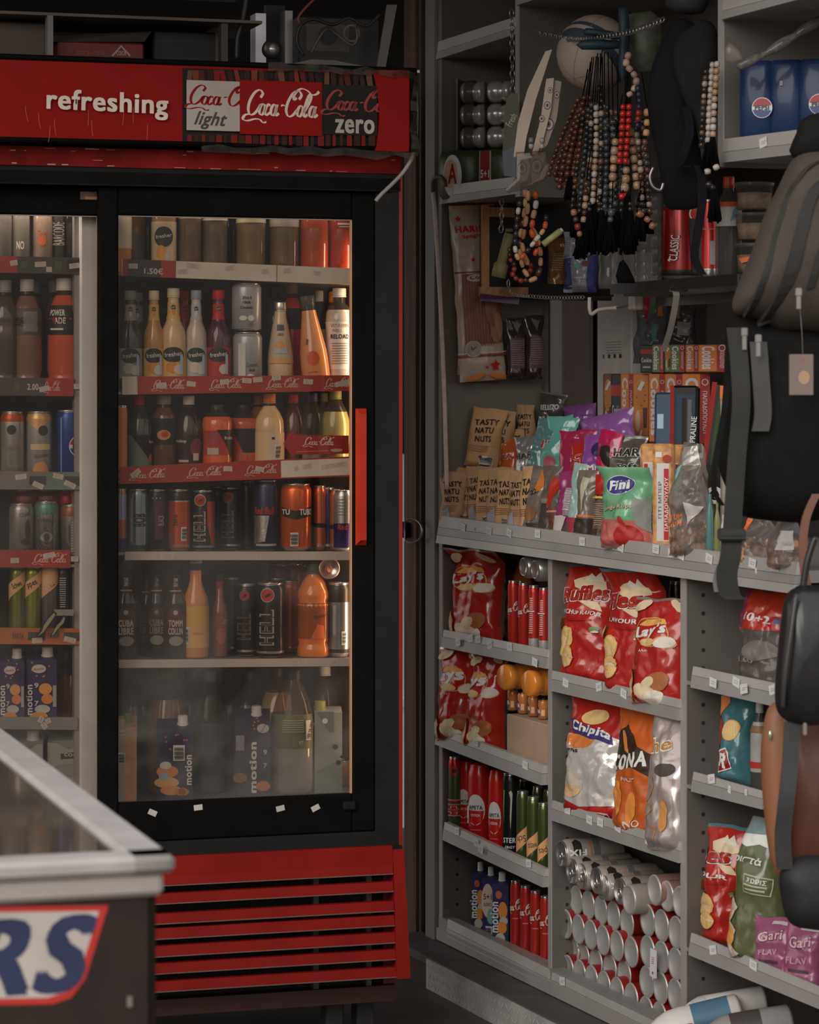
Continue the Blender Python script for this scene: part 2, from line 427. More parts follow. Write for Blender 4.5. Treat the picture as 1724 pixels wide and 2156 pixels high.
def bottle(name, label, cat, mx, r, h, kind, liquid, glass=None, fill=.85, cap=None, capr=None, lab=(), art=(), yaw=0, group=None, neck=None, labr=1.0, closed=True):
    """lab: (z0, z1, material) wrapped labels; art: decals printed on them"""
    t = thing(name, label, cat, mx, group); b = MB()
    glass = glass or CLEAR('d8d4d0', .06)
    P = PROF[kind]; prof = [(0, .002, liquid)]
    pts = [(p[0] * r, p[1] * h) for p in P]
    if P[0][1] < fill < P[-1][1]: pts = sorted(pts + [(rad_at(pts, fill * h), fill * h)], key=lambda q: q[1])
    for q in pts: prof.append((q[0], q[1], liquid if q[1] < fill * h - 1e-6 else glass))
    b.lathe(prof, liquid, 22)
    if fill < P[-1][1]: b.lathe([(rad_at(pts, fill * h) * .99, fill * h - .001), (0, fill * h - .001)], liquid, 22)
    if not lab: b.decals(art, cyl_map(pts, yaw), 2 * r, h, .008, .0006)
    b.build('body', t)
    for i, (z0, z1, mm) in enumerate(lab):
        l = MB(); zs = [z0 + (z1 - z0) * k / 8 for k in range(9)]
        lp = [(rad_at(pts, z * h) + .0006, z * h) for z in zs]; l.lathe(lp, mm, 24)
        here = [q for q in art if z0 - .02 <= (q[3] if q[0] == 't' else (q[1][0][1] if q[0] in ('p', 'ln') else q[2])) <= z1 + .02]
        l.decals(here, cyl_map([(a + .0006, c) for a, c in pts], yaw), 2 * r, h, .008, .0006); l.build('label', t)
    if cap:
        c = MB(); cr = capr * r if capr else P[-1][0] * r * 1.12; z0 = P[-1][1] * h - .004
        c.lathe([(cr * .98, z0), (cr, z0 + .002), (cr, h - .002), (cr * .94, h), (0, h)], cap, 20); 
        c.lathe([(cr * 1.03, z0 - .003), (cr * 1.03, z0 - .0005)], cap, 20)
        c.build('cap', t)
    return t

def carton(name, label, cat, mx, w, dp, h, mat, front=(), side=(), cap=None, capx=.15, gable=.0, sidemat=None, group=None, slant=.1):
    t = thing(name, label, cat, mx, group); b = MB(); b_ = .004
    hs = h * (1 - slant)
    # sloped top: front edge lower than the back edge
    P = [(-w / 2, -dp / 2, 0), (w / 2, -dp / 2, 0), (w / 2, dp / 2, 0), (-w / 2, dp / 2, 0), (-w / 2, -dp / 2, hs), (w / 2, -dp / 2, hs), (w / 2, dp / 2, h), (-w / 2, dp / 2, h)]
    b.hexa(P, mat)
    if sidemat:
        for sx in (-1, 1): b.add([(sx * (w / 2 + .0004), -dp / 2, 0), (sx * (w / 2 + .0004), dp / 2, 0), (sx * (w / 2 + .0004), dp / 2, h), (sx * (w / 2 + .0004), -dp / 2, hs)], [(0, 1, 2, 3)], sidemat)
    b.decals(front, flat_map(-dp / 2), w, h, .05)
    b.decals(side, lambda x, z, o: (w / 2 + .0005 + o, x, z), dp, h, .05)
    b.build('body', t)
    if cap:
        c = MB(); cr = min(w, dp) * .2; z = hs + (h - hs) * .45
        mxx = Matrix.Translation((capx * w, 0, z - .002)) @ Matrix.Rotation(-atan2(h - hs, dp) * -.6, 4, 'X')
        c.lathe([(cr * 1.15, 0), (cr * 1.15, .004), (cr, .005), (cr, .020), (cr * .93, .022), (0, .022)], cap, 18, mxx); c.build('cap', t)
    return t

def bag(name, label, cat, mx, w, h, th, mat, art=(), bands=(), seed=1, wr=.006, group=None, pinch=.1, fold=0.0, back=None, nu=30, nv=42, bulge=.45, side=None, gather=0.0, sit=.55):
    """a filled pouch: pillow shape, sealed ends, crumples; bands (z0,z1,mat); fold leans the top seal"""
    b = MB(); G = []
    sd = Vector((seed * 3.7, seed * 1.3, seed * 2.1))
    def amp(u, v):
        e = max(0, 1 - abs(2 * u - 1) ** 2.6) ** .6
        lo = min(1, (v / .10)) ** .6 if v < .10 else 1
        hi = max(0.0, min(1, (1 - v) / .42)) ** .75
        return e * lo * hi * (1 if v > sit else 1)
    def pt(u, v, sg):
        a = amp(u, v); W = w * (1 - pinch * sin(pi * min(1, v * 1.02)) ** 1.0)
        if gather: W *= 1 - gather * max(0, (v - .55) / .45) ** 1.5
        x = (u - .5) * W; z = v * h
        q = Vector((x * 16, sg * 5, z * 16)) + sd; q2 = q * 2.3
        cr = noise.noise(q) * .9 + (abs(noise.noise(q2)) - .25) * .8 + (abs(noise.noise(q * 1.1 + Vector((9, 2, 4)))) - .2) * .9
        for kq, am in ((1.0, 1.5), (2.2, .8)):               # flat crumpled facets meeting in sharp creases
            qq = Vector((x * 13 * kq, sg * 3.0, z * 10 * kq)) + sd; ds, ps = noise.voronoi(qq)
            dv_ = qq - ps[0]; an = noise.cell(ps[0] * 7.3) * 6.28; cr += am * (dv_.x * cos(an) + dv_.z * sin(an)) * min(1, (ds[1] - ds[0]) * 5)
        edge = min(1, a * 2.2)
        y = sg * (-th / 2) * a + (-sg) * 0 + cr * wr * (.35 + .65 * edge) * (-1)
        y += fold * max(0, v - .84) / .16 * h * .18
        x += wr * 1.2 * noise.noise(Vector((z * 22, seed * 1.7, u * 3))) * (.3 + .7 * abs(2 * u - 1))
        z += wr * 1.2 * noise.noise(Vector((x * 20, seed * 5.1, 0))) * v
        return Vector((x, y, z))
    front = [[pt(i / nu, j / nv, 1) for i in range(nu + 1)] for j in range(nv + 1)]
    rear = [[pt(i / nu, j / nv, -1) for i in range(nu + 1)] for j in range(nv + 1)]
    for j in range(nv + 1):                                  # close the side seams
        for i in (0, nu): rear[j][i] = front[j][i].copy()
    for j in (0, nv):
        for i in range(nu + 1): rear[j][i] = front[j][i] + Vector((0, .0008, 0))
    def mm(v, u):
        for z0, z1, m_ in bands:
            if z0 <= v < z1: return m_
        return mat
    n1 = nu + 1
    for src, flip in ((front, 0), (rear, 1)):
        V = [p for row in src for p in row]; gr = {}
        for j in range(nv):
            for i in range(nu):
                f = (j * n1 + i, j * n1 + i + 1, (j + 1) * n1 + i + 1, (j + 1) * n1 + i)
                m_ = mm((j + .5) / nv, (i + .5) / nu)
                if flip and back: m_ = back
                if side and (i < 2 or i >= nu - 2): m_ = side
                gr.setdefault(m_, []).append(f if not flip else f[::-1])
        for m_, F in gr.items(): b.add(V, F, m_, True)
    def mp(x, z, o):
        fu = min(max((x / w + .5), 0.001), .999) * nu; fv = min(max(z / h, 0.001), .999) * nv; i, j = int(fu), int(fv); a, c = fu - i, fv - j
        p = (front[j][i] * (1 - a) + front[j][i + 1] * a) * (1 - c) + (front[j + 1][i] * (1 - a) + front[j + 1][i + 1] * a) * c
        du = front[j][i + 1] - front[j][i]; dv = front[j + 1][i] - front[j][i]; n = du.cross(dv)
        n = n.normalized() if n.length > 1e-12 else Vector((0, -1, 0))
        return p + n * (o + .0007)
    b.decals(art, mp, w, h, max(.006, w / nu), .0005)
    return solo(name, b, label, cat, mx, group)
WORLD, SUN, LAMP, EXPO, CEIL = 1.4, 1.3, 1.15, 0.0, 4.6
# ================================================================== setting
def fa(x, d=0.0): return FR.a(x, d)
def fz(x, y, d=0.0): return FR.z(FR.a(x, d), d, y)
floor_m = M('3c3835', .7, vary=.3, vscale=3, bump=.5, bscale=25)
b = MB(); b.box(-6, 5, -1.5, 12, -.1, 0, floor_m); struct('floor', b)
darkwall = M('1c1a19', .8)
b = MB(); b.box(-3, 4, 9.6, 9.7, 0, 3.2, darkwall); struct('wall_back', b)
b = MB(); b.box(-.75, .35, 9.35, 9.45, 0, 1.235, M('a8a5a2', .6, emit=0)); b.box(-.75, .35, 9.33, 9.35, .40, .425, M('c8c4c0', .5)); struct('wall_daylight', b)  # added pale panel and line, painting bright daylight in the fridge gap
b = MB(); b.box(-3.2, 3.2, CEIL, 9.7, 2.78, 2.84, M('5a524c', .8)); struct('shade_ceiling', b)  # unseen awning roof, added to keep the upper scene darker
# wall edge left of the shelving: grey jamb, black gap strip, brown post
wm = WL.m(0, 0, 0)
GREY = M('6c6865', .42, vary=.08, vscale=5); GREYD = M('55514e', .45, vary=.1, vscale=5); GREYL = M('77726f', .4, vary=.06)
b = MB(); b.box(-.066, -.004, -.012, .3, .05, 2.75, M('5c5855', .45, vary=.1, vscale=4)); struct('trim_1', b, wm)
b = MB(); b.box(-.125, -.066, .02, .3, 0, 2.75, M('0d0c0c', .6)); b.box(-.128, -.118, -.004, .02, .03, 2.75, M('3a3531', .5)); struct('trim_2', b, wm)
brown = M('4b2c22', .6, vary=.5, vscale=7, stretch=(9, 9, .5), bump=.3)
brown2 = M('352c26', .6, vary=.4, vscale=7, stretch=(9, 9, .5))
b = MB(); b.box(-.222, -.128, -.004, .12, .03, 1.22, brown); b.box(-.222, -.128, -.004, .12, 1.22, 2.75, brown2)
b.box(-.214, -.132, -.012, -.004, .03, 2.75, M('3f2a20', .6, vary=.5, vscale=7, stretch=(9, 9, .5))); struct('trim_3', b, wm)
b = MB(); b.box(-.235, -.06, -.03, .15, 0, .03, M('231f1c', .8)); struct('trim_4', b, wm)
# kick plate of chequered aluminium below the ledge
alu = M('86827e', .45, .2, vary=.3, vscale=9, gain=2.6)
LZ = .075
b = MB(); b.box(-.12, 2.6, -.105, .0, LZ - .02, LZ, M('3b3836', .6, vary=.25)); struct('trim_5', b, wm)
b = MB(); PL = WL.a(897, -.11); b.box(PL, 2.6, -.110, -.104, -.001, LZ - .004, alu); b.box(-.2, PL, -.108, -.02, -.001, LZ - .02, M('2a1d17', .7, vary=.3))
for i in range(60):
    for j in range(3):
        x, z = PL + .012 + i * .022 + (j % 2) * .011, .012 + j * .022
        if x < 1.3: b.decals([('e', x, z, .009, .0022, M('d0ccc8', .3, .2, gain=3), 40 if (i + j) % 2 else -40)], flat_map(-.1102), 1, 1, .1, .0006)

struct('trim_6', b, wm)

# ================================================================== drinks fridge
REDM = M('6e120e', .5, vary=.14, vscale=9, gain=1.7, spec=.12); REDG = M('7c120f', .3, vary=.06, vscale=7, gain=2.5); BLACKM = M('100f0e', .6, vary=.2, spec=.04, gain=1.4); BLACKG = M('141312', .55, vary=.15, spec=.10)
fridge = thing('drinks_fridge', 'tall red and black two-door glass fridge full of drinks', 'fridge', FR.m(0, 0, 0))
AL = -1.36; ZT = 2.150; ZH = 1.967; ZR = 1.9225
GZ1 = 1.822; GZ0 = .565
# cabinet
b = MB()
b.box(AL, 0, .62, .66, .13, ZH, M('2a2725', .7)); b.box(-.028, 0, .02, .62, .13, ZH, M('5c1411', .4)); b.box(AL, AL + .03, .02, .62, .13, ZH, REDM)
b.box(AL, 0, .02, .62, ZR - .02, ZH, BLACKM); b.box(AL, 0, .06, .62, .13, GZ0 - .02, BLACKM)
b.build('cabinet', fridge)
b = MB(); inn = M('4a4441', .5, vary=.12, gain=2.2)
b.box(AL + .03, -.03, .585, .6, GZ0 - .02, GZ1 + .06, inn); b.box(-.036, -.029, .08, .6, GZ0 - .02, GZ1 + .06, M('8c7f78', .4)); b.box(AL + .03, -.03, .08, .6, GZ0 - .022, GZ0 - .012, inn)
b.box(AL + .03, -.03, .08, .6, GZ1 + .05, GZ1 + .06, inn); b.build('liner', fridge)
# black face frame around the doors, with a bevelled inner return
b = MB(); a1 = fa(790); 
b.box(AL, 0, -.02, .02, GZ1 + .062, ZR, BLACKG)
def wedge(p): b.hexa(p, BLACKG)
b.hexa([(a1, .0, GZ0 - .09), (0, -.02, GZ0 - .135), (0, .06, GZ0 - .135), (a1, .06, GZ0 - .09), (a1, .0, GZ1 + .07), (0, -.02, GZ1 + .07), (0, .06, GZ1 + .07), (a1, .06, GZ1 + .07)], BLACKG)
b.hexa([(AL, -.02, GZ0 - .135), (0, -.02, GZ0 - .135), (0, .06, GZ0 - .135), (AL, .06, GZ0 - .135), (AL, .0, GZ0 - .085), (a1, .0, GZ0 - .085), (a1, .06, GZ0 - .085), (AL, .06, GZ0 - .085)], BLACKG)
b.hexa([(AL, -.02, GZ1 + .064), (0, -.02, GZ1 + .064), (0, .0, GZ1 + .064), (AL, .0, GZ1 + .064), (AL, -.02, ZR - .01), (0, -.02, ZR - .01), (0, 0, ZR - .01), (AL, 0, ZR - .01)], BLACKG)
b.build('face_frame', fridge)
b = MB(); b.box(-.004, .004, -.02, .05, GZ0 - .14, ZR, M('641210', .4)); b.build('side_edge', fridge)
# red band under the sign
b = MB(); b.box(AL, 0, -.024, .02, ZR, ZH - .004, M('6a1411', .5, vary=.35, vscale=16, spec=.1, gain=1.5)); 
for i in range(26):
    x = RN.uniform(-.86, -.02); z = RN.choice([ZR + .002, ZH - .008, RN.uniform(ZR, ZH - .01)]); b.box(x, x + RN.uniform(.003, .03), -.0246, -.0239, z, z + RN.uniform(.0008, .0025), M('7d655c', .6))
b.build('red_band', fridge)
# light box sign
def hp(x0, y0, x1, y1, d):
    xc = (x0 + x1) / 2; a, w = FR.span(x0, x1, d); ya = (y0 + y1) / 2
    return a, FR.z(a, d, ya), w, FR.z(a, d, y0) - FR.z(a, d, y1)
def htext(t, x0, y0, x1, y1, d, m, bold=.03, rot=0): a, z, w, h = hp(x0, y0, x1, y1, d); return ('t', t, a, z, w, h, m, rot, bold)
def hrect(x0, y0, x1, y1, d, m): return ('r', *hp(x0, y0, x1, y1, d), m)
sd = -.075
b = MB(); b.box(AL, .008, sd + .006, .3, ZH, ZT, BLACKM, .012); b.box(AL, .02, sd - .006, sd + .03, ZT - .012, ZT, BLACKM, .004); b.box(AL, .02, sd - .006, sd + .03, ZH, ZH + .010, BLACKM, .004)
b.box(.004, .02, sd - .006, sd + .03, ZH, ZT, BLACKM, .004); b.build('sign_housing', fridge)
SR = M('7a100d', .4, vary=.05, gain=1.55, spec=.10); SW = M('857d77', .5, gain=2.2, spec=.2); SB = M('181413', .5, spec=.15); SWW = M('a89a90', .5, gain=2.2, spec=.2)
b = MB(); b.box(AL + .01, .012, sd, sd + .01, ZH + .01, ZT - .012, SR)
bb = [M(c_, .5, spec=.15) for c_ in ('3c1a14', '561410', '1f1413', '5a261a', '2a1612', '4a3226')]
art = [hrect(386, 150, 792, 309, sd, SB)]
for i in range(26):
    x = 392 + i * 15.2; sk = RN.uniform(-8, 4)
    art += [('p', [(fa(p[0], sd), fz(p[0], p[1], sd)) for p in ((x + sk, 148), (x + RN.uniform(7, 14) + sk, 148), (x + 11, 184), (x, 184))], bb[RN.randrange(6)]), hrect(x + 2, 284, x + RN.uniform(8, 16), 308, sd, bb[(i * 3 + 1) % 6])]
art += [hrect(391, 171, 503, 276, sd, SW)]
a, z, w, h = hp(386, 176, 552, 236, sd); art += [('cc', a, z, w, SR, -1, h)]
a, z, w, h = hp(410, 236, 474, 274, sd); art += [('t', 'light', a, z, w, h, M('2a2423', .4), -2, .035, .35)]
art += [hrect(503, 172, 676, 285, sd, SR)]
a, z, w, h = hp(507, 184, 671, 262, sd); art += [('cc', a, z, w, SWW, -1, h)]
art += [hrect(676, 180, 792, 285, sd, SB)]
a, z, w, h = hp(672, 186, 838, 248, sd); art += [('cc', a, z, w, M('6a1714', .35), -1, h)]
art += [htext('zero', 703, 252, 786, 282, sd, SW, .04)]
art += [('p', [(fa(x, sd), fz(x, y, sd)) for x, y in ((790, 308), (796, 250), (792, 190), (781, 150), (800, 148), (858, 150), (858, 320), (786, 318))], SR)]
art += [htext('refreshing', 97, 193, 353, 249, sd, SWW, .035, -1)]
# worn streaks on the plastic
for i in range(9):
    x = RN.uniform(40, 330); y = RN.uniform(220, 270); dx = RN.uniform(-6, 6)
    art.append(('ln', [(fa(x + dx * t * t, sd), fz(x, y + 34 * t, sd)) for t in (0, .3, .6, 1)], .0008, M('8a4238', .4)))
b.decals(art, flat_map(sd), 1, 1, .2, .0003); b.build('sign_panel', fridge)
# torn clear wrap along the sign's edges
b = MB(); wrap = CLEAR('e4dfda', .02, '8a827a', .07, 1.2, .12, dscale=60)
for (x0, y0), (x1, y1) in (((560, 140), (872, 160)), ((872, 160), (868, 330)), ((420, 312), (868, 328))):
    P = []
    for i in range(13):
        t = i / 12; x = x0 + (x1 - x0) * t; y = y0 + (y1 - y0) * t; P.append((fa(x, sd) + RN.uniform(-.003, .003), sd - .012 + RN.uniform(-.006, .004), fz(x, y, sd) + RN.uniform(-.004, .004)))
    hv = Vector((0, 0, .008)) if abs(x1 - x0) > 30 else Vector((.008, 0, 0))
    b.strip(P, [hv * RN.uniform(.5, 1.3) for _ in P], wrap, .0006)
b.build('plastic_wrap', fridge)
# sliding doors
pane = CLEAR('ece8e4', .012, '8f8a86', .07, 1.26, .02, 3.2, (.55, 1.25, 3.2))
def door(x0, x1, gx0, gx1, d, name):
    A0, A1, g0, g1 = fa(x0, d), fa(x1, d), fa(gx0, d), fa(gx1, d); zb, zt = GZ0 - .085, GZ1 + .062
    f = MB(); t = .026
    f.box(A0, g0, d, d + t, zb, zt, BLACKM, .004); f.box(g1, A1, d, d + t, zb, zt, BLACKM, .004); f.box(g0, g1, d, d + t, zb, GZ0, BLACKM, .004); f.box(g0, g1, d, d + t, GZ1, zt, BLACKM, .004)
    edge = M('8f6a50', .35)  # warm reflection along the glass edge, painted as a strip
    f.box(g1 - .004, g1, d + .004, d + .012, GZ0, GZ1, edge); f.box(g0, g1, d + .004, d + .010, GZ1 - .002, GZ1, M('6b625c', .35))
    root = f.build(name, fridge)
    p = MB(); p.box(g0, g1, d + .013, d + .017, GZ0, GZ1, pane); p.build('glass_pane', root)
    return root
dr = door(208, 790, 250, 742, .0, 'sliding_door')
dl = door(-560, 232, -520, 209, .034, 'sliding_door')
# red pull handle
b = MB(); h0, h1 = fz(760, 1148), fz(760, 860); x0, x1 = fa(748), fa(771); hm = M('9c2a16', .35, gain=1.9, coat=.3, spec=.3)
b.hexa([(x0, -.001, h0), (x1, -.001, h0), (x1, .004, h0), (x0, .004, h0), (x0, -.001, h1), (x1, -.001, h1), (x1, .004, h1), (x0, .004, h1)], hm)
xm = (x0 * .55 + x1 * .45)
V = [(x0, -.001, h0), (x1, -.001, h0), (x1, -.001, h1), (x0, -.001, h1), (x0 + .006, -.022, h0 + .012), (x1 - .004, -.016, h0 + .012), (x1 - .004, -.016, h1 - .012), (x0 + .006, -.022, h1 - .012)]
b.add(V, [(0, 1, 5, 4), (1, 2, 6, 5), (2, 3, 7, 6), (3, 0, 4, 7), (4, 5, 6, 7)], hm); b.build('door_handle', dr)
b = MB(); x, z = fa(733), fz(733, 1696); b.box(x - .014, x + .016, -.012, .001, z - .010, z + .010, BLACKG, .004); b.build('door_lock', dr)
stk = M('8f8882', .7)
for x, y, r in ((321, 1711, -25), (417, 1700, 5), (590, 1702, 12), (664, 1701, 25)):
    b = MB(); b.decals([('r', fa(x), fz(x, y), .019, .012, stk, r)], flat_map(-.0003), 1, 1, .1); b.build('price_sticker', dr)
b = MB(); b.decals([('r', fa(190, .034), fz(190, 412, .034), .044, .017, M('4a3c33', .6), 0), ('r', fa(193, .034), fz(193, 417, .034), .03, .006, M('7b5836', .6), 0)], flat_map(.0335), 1, 1, .1); b.build('torn_sticker', dl)
# central lamp post inside and the lamp on the right jamb
b = MB(); c0, c1 = fa(168, .075), fa(206, .075); b.box(c0, c1, .072, .11, GZ0 - .02, GZ1 + .02, M('b0adab', .4, gain=2.8), .004); b.box(c0 - .01, c0, .085, .11, GZ0 - .02, GZ1 + .02, M('6b6764', .4)); b.build('centre_post', fridge)
b = MB(); b.box(-.062, -.050, .058, .072, GZ0 + .02, GZ1 - .02, M('b8a898', .4, emit=0)); b.build('lamp_channel', fridge)
# grille: tilted red slats
gx0 = fa(130); 
def grl(y838, d): return FR.z(0, d, y838)
b = MB(); zt, zb = FR.z(0, 0, 1776), FR.z(0, 0, 1828)
b.hexa([(AL, -.03, zb), (-.02, -.03, zb), (-.02, .0, zb), (AL, 0, zb), (AL, -.022, zt), (-.02, -.022, zt), (-.02, .01, zt), (AL, .01, zt)], REDM); b.box(-.02, -.0, -.03, .0, zt - .012, zt, BLACKG)
b.build('grille_header', fridge)
sl = [(1840, 1860), (1876, 1897), (1917, 1938), (1947, 1969), (1983, 2005), (2019, 2040), (2056, 2077)]
for i, (y0, y1) in enumerate(sl):
    b = MB(); dd = -.03 - .004 * i; z1, z0 = FR.z(-.02, dd, y0 - 20), FR.z(-.02, dd, y1 - 20)
    b.hexa([(AL, dd - .006, z0), (-.022, dd - .006, z0), (-.022, dd + .012, z0), (AL, dd + .012, z0), (AL, dd, z1), (-.022, dd, z1), (-.022, dd + .016, z1), (AL, dd + .016, z1)], REDM)
    b.box(AL, -.022, dd - .0068, dd - .0058, z0, z0 + .0022, M('55413a', .5)); b.build('grille_slat', fridge)
b = MB(); z0, z1 = FR.z(0, -.05, 2058), FR.z(0, -.02, 1786)
b.hexa([(-.022, -.062, z0), (.010, -.062, z0), (.010, -.03, z0), (-.022, -.03, z0), (-.020, -.03, z1), (.004, -.03, z1), (.004, -.0, z1), (-.020, 0, z1)], M('741612', .5, gain=1.6, spec=.12)); b.build('grille_post', fridge)
b = MB(); b.box(-.006, .004, .02, .05, FR.z(0, .03, 1790), FR.z(0, .03, 1695), M('a03422', .4)); b.build('red_strip', fridge)
b = MB(); b.box(AL, -.01, .035, .06, .1, GZ0 - .14, M('120f0e', .8))
for x in (-.19, -.07): b.box(x, x + .012, .01, .035, .13, .45, M('4a413c', .6))
b.build('compressor_bay', fridge)
for a in (-.06, -.13, -1.3):
    b = MB(); b.box(a - .02, a + .02, .05, .10, 0, .13, M('1b1918', .6), .003); b.build('leg', fridge)
b = MB(); b.box(AL, -.005, .0, .05, .105, .14, M('2a1210', .5)); b.box(AL, -.005, .55, .62, .09, .14, BLACKM); b.build('base_rail', fridge)
# shelves with price rails
RSH = [((545, 565), (581, 599), 'wide'), ((793, 790), (831, 823), 'coke'), ((983, 961), (1019, 1003), 'coke2'), ((1161, 1161), (1179, 1179), 'thin'), ((1389, 1385), (1406, 1402), 'thin')]
LSH = [((538, 543), (573, 578), 'dark'), ((794, 797), (832, 834), 'mix'), ((991, 994), (1030, 1031), 'grey'), ((1157, 1158), (1194, 1195), 'cokel'), ((1320, 1323), (1355, 1357), 'fanta'), ((1508, 1510), (1534, 1536), 'glass')]
SD = .085
stick = M('9a928b', .7); clr = M('6a6460', .35, vary=.12, vscale=8); RAILR = M('7e2a22', .35, gain=2.2); RAILW = M('a79d94', .4)
SHZ = []
def shelf(x0, x1, tops, bots, style, aL, aR, cc=(), stickers=(), extra=()):
    z00, z10 = FR.z(fa(x0, SD), SD, bots[0]), FR.z(fa(x1, SD), SD, bots[1]); z01, z11 = FR.z(fa(x0, SD), SD, tops[0]), FR.z(fa(x1, SD), SD, tops[1])
    k0 = (aL - fa(x0, SD)) / (fa(x1, SD) - fa(x0, SD)); k1 = (aR - fa(x0, SD)) / (fa(x1, SD) - fa(x0, SD))
    li = lambda p, q, t: p + (q - p) * t
    sz = (.35 * z01 + .65 * z00, .35 * z11 + .65 * z10) if style != 'thin' else (z01, z11)
    SHZ.append((fa(x0, SD), fa(x1, SD), z00 + .008 if style != 'thin' else z01 - .001, z10 + .008 if style != 'thin' else z11 - .001))
    q = SHZ[-1]; zl, zr = li(q[2], q[3], k0), li(q[2], q[3], k1)
    b = MB(); mm = M('77716c', .35) if style != 'glass' else M('5c5a58', .25)
    b.hexa([(aL, SD, zl - .007), (aR, SD, zr - .007), (aR, .56, zr - .007), (aL, .56, zl - .007), (aL, SD, zl - .001), (aR, SD, zr - .001), (aR, .56, zr - .001), (aL, .56, zl - .001)], mm)
    root = b.build('shelf', fridge)
    r = MB(); A0, A1 = fa(x0, SD), fa(x1, SD); base = {'thin': M('938a83', .4), 'wide': RAILW, 'coke': RAILR, 'coke2': RAILR, 'dark': M('35322f', .4), 'mix': M('3b3633', .4), 'grey': M('605b58', .4), 'cokel': RAILR, 'fanta': M('8a4f2a', .4), 'glass': clr}[style]
    r.hexa([(A0, SD - .006, z00), (A1, SD - .006, z10), (A1, SD - .001, z10), (A0, SD - .001, z00), (A0, SD - .006, z01), (A1, SD - .006, z11), (A1, SD - .001, z11), (A0, SD - .001, z01)], base)
    ZM = lambda x: li((z00 + z01) / 2, (z10 + z11) / 2, (x - x0) / (x1 - x0)); hh = (z01 - z00)
    rot = math.degrees(atan2((z10 + z11 - z00 - z01) / 2, A1 - A0)); art = []
    for q in extra:
        if q[0] == 'r': art.append(('r', (fa(q[1], SD) + fa(q[2], SD)) / 2, ZM((q[1] + q[2]) / 2), fa(q[2], SD) - fa(q[1], SD), hh * q[3], q[4], rot))
        else: art.append(('t', q[1], fa(q[2], SD), ZM(q[2]) + hh * q[6], q[3], hh * q[4], q[5], rot, .03))
    for x0_, x1_ in cc: art.append(('cc', (fa(x0_, SD) + fa(x1_, SD)) / 2, ZM((x0_ + x1_) / 2), fa(x1_, SD) - fa(x0_, SD), M('a08478', .4), rot, hh * .72))
    r.decals(art, flat_map(SD - .0062), 1, 1, .3, .0002); r.build('price_rail', root)
    for x, dy, w, rr in stickers:
        s = MB(); s.decals([('r', fa(x, SD), ZM(x) + dy * hh, w * .001, .011, stick, rr)] + [('r', fa(x, SD), ZM(x) + dy * hh + (i - 1) * .003, w * .0007, .0007, M('6a625c', .7), rr) for i in range(3)], flat_map(SD - .0068), 1, 1, .3, .0002); s.build('price_sticker', root)
RL, RRR = fa(214, .1), -.04
shelf(255, 735, *RSH[0][:2], 'wide', RL, RRR, (), [(279, .1, 20, 0), (383, -.1, 24, 8), (404, .25, 26, -6), (482, .2, 24, 5), (556, .1, 16, 5), (603, .2, 20, 10), (666, .1, 18, -8)],
      [('r', 257, 268, 1, RAILR), ('r', 268, 338, 1, M('2c2b2d', .4)), ('r', 338, 369, 1, RAILR), ('t', '1.50€', 322, .042, .35, stick, -.15), ('r', 580, 582, 1, M('7b5a48', .5))])
shelf(258, 735, *RSH[1][:2], 'coke', RL, RRR, [(317, 388), (438, 508), (558, 628), (680, 740)], [(338, .0, 23, 4), (401, .05, 20, -6), (471, .15, 20, 4), (518, .2, 21, -4), (541, .25, 21, 5), (580, .35, 20, 0), (647, .1, 22, -3), (720, 0, 34, 12)], [('r', 256, 288, 1, RAILW)])
shelf(252, 735, *RSH[2][:2], 'coke2', RL, RRR, [(270, 347), (391, 466), (513, 582)], [(284, .1, 24, 35), (478, .15, 20, 0), (545, .05, 20, -10), (622, 0, 10, 20), (645, .1, 22, 10), (702, .1, 60, 8)], [('r', 590, 734, 1, RAILW)])
shelf(262, 735, *RSH[3][:2], 'thin', RL, RRR, (), [(350, 0, 30, 3), (555, .1, 20, 5), (710, 0, 18, 0)])
shelf(250, 735, *RSH[4][:2], 'thin', RL, RRR, (), [(618, 0, 20, 20), (650, 0, 20, -15), (700, 0, 18, 10)])
LL, LR = AL + .05, fa(176, .1)
MG = M('4a4f2c', .4); OG = M('57534f', .45)
shelf(-60, 183, *LSH[0][:2], 'dark', LL, LR, (), [(28, .1, 16, 10), (84, .05, 24, 3), (155, 0, 22, 8), (102, -.25, 12, 0)], [('r', -60, 35, 1, RAILR), ('t', 'lll', 50, .01, .4, MG, 0), ('t', 'lll', 122, .012, .5, MG, 0), ('r', 140, 180, .75, M('1f1d1c', .4))])
shelf(-60, 155, *LSH[1][:2], 'mix', LL, LR, [(90, 126)], [(92, -.1, 22, 12), (162, .05, 16, 0)], [('t', 'lll', 34, .01, .4, MG, 0), ('t', '2.00', 68, .024, .35, stick, 0), ('r', 95, 154, 1, RAILR)])
shelf(-60, 170, *LSH[2][:2], 'grey', LL, LR, (), [(43, .2, 24, 8), (79, -.25, 24, -25), (121, .25, 22, -12), (146, -.2, 26, -25)], [('r', 97, 169, .95, M('55625c', .4)), ('r', 61, 96, .5, M('383431', .4)), ('r', 134, 168, .5, M('383431', .4))])
shelf(-60, 147, *LSH[3][:2], 'cokel', LL, LR, [(66, 140)], [(30, -.1, 18, 0), (102, .2, 26, 10), (156, 0, 16, 0)])
shelf(-60, 172, *LSH[4][:2], 'fanta', LL, LR, (), [(77, -.25, 22, 4), (146, -.2, 26, -14)], [('e', 0, 0, 0, 0, 0)][:0] + [('t', 'FANTA', 37, .024, .35, M('3b3a44', .4), 0), ('t', 'FANTA', 112, .024, .35, M('3b3a44', .4), .05), ('r', 58, 94, .5, M('3a3330', .4)), ('r', 133, 170, .5, M('3a3330', .4))])
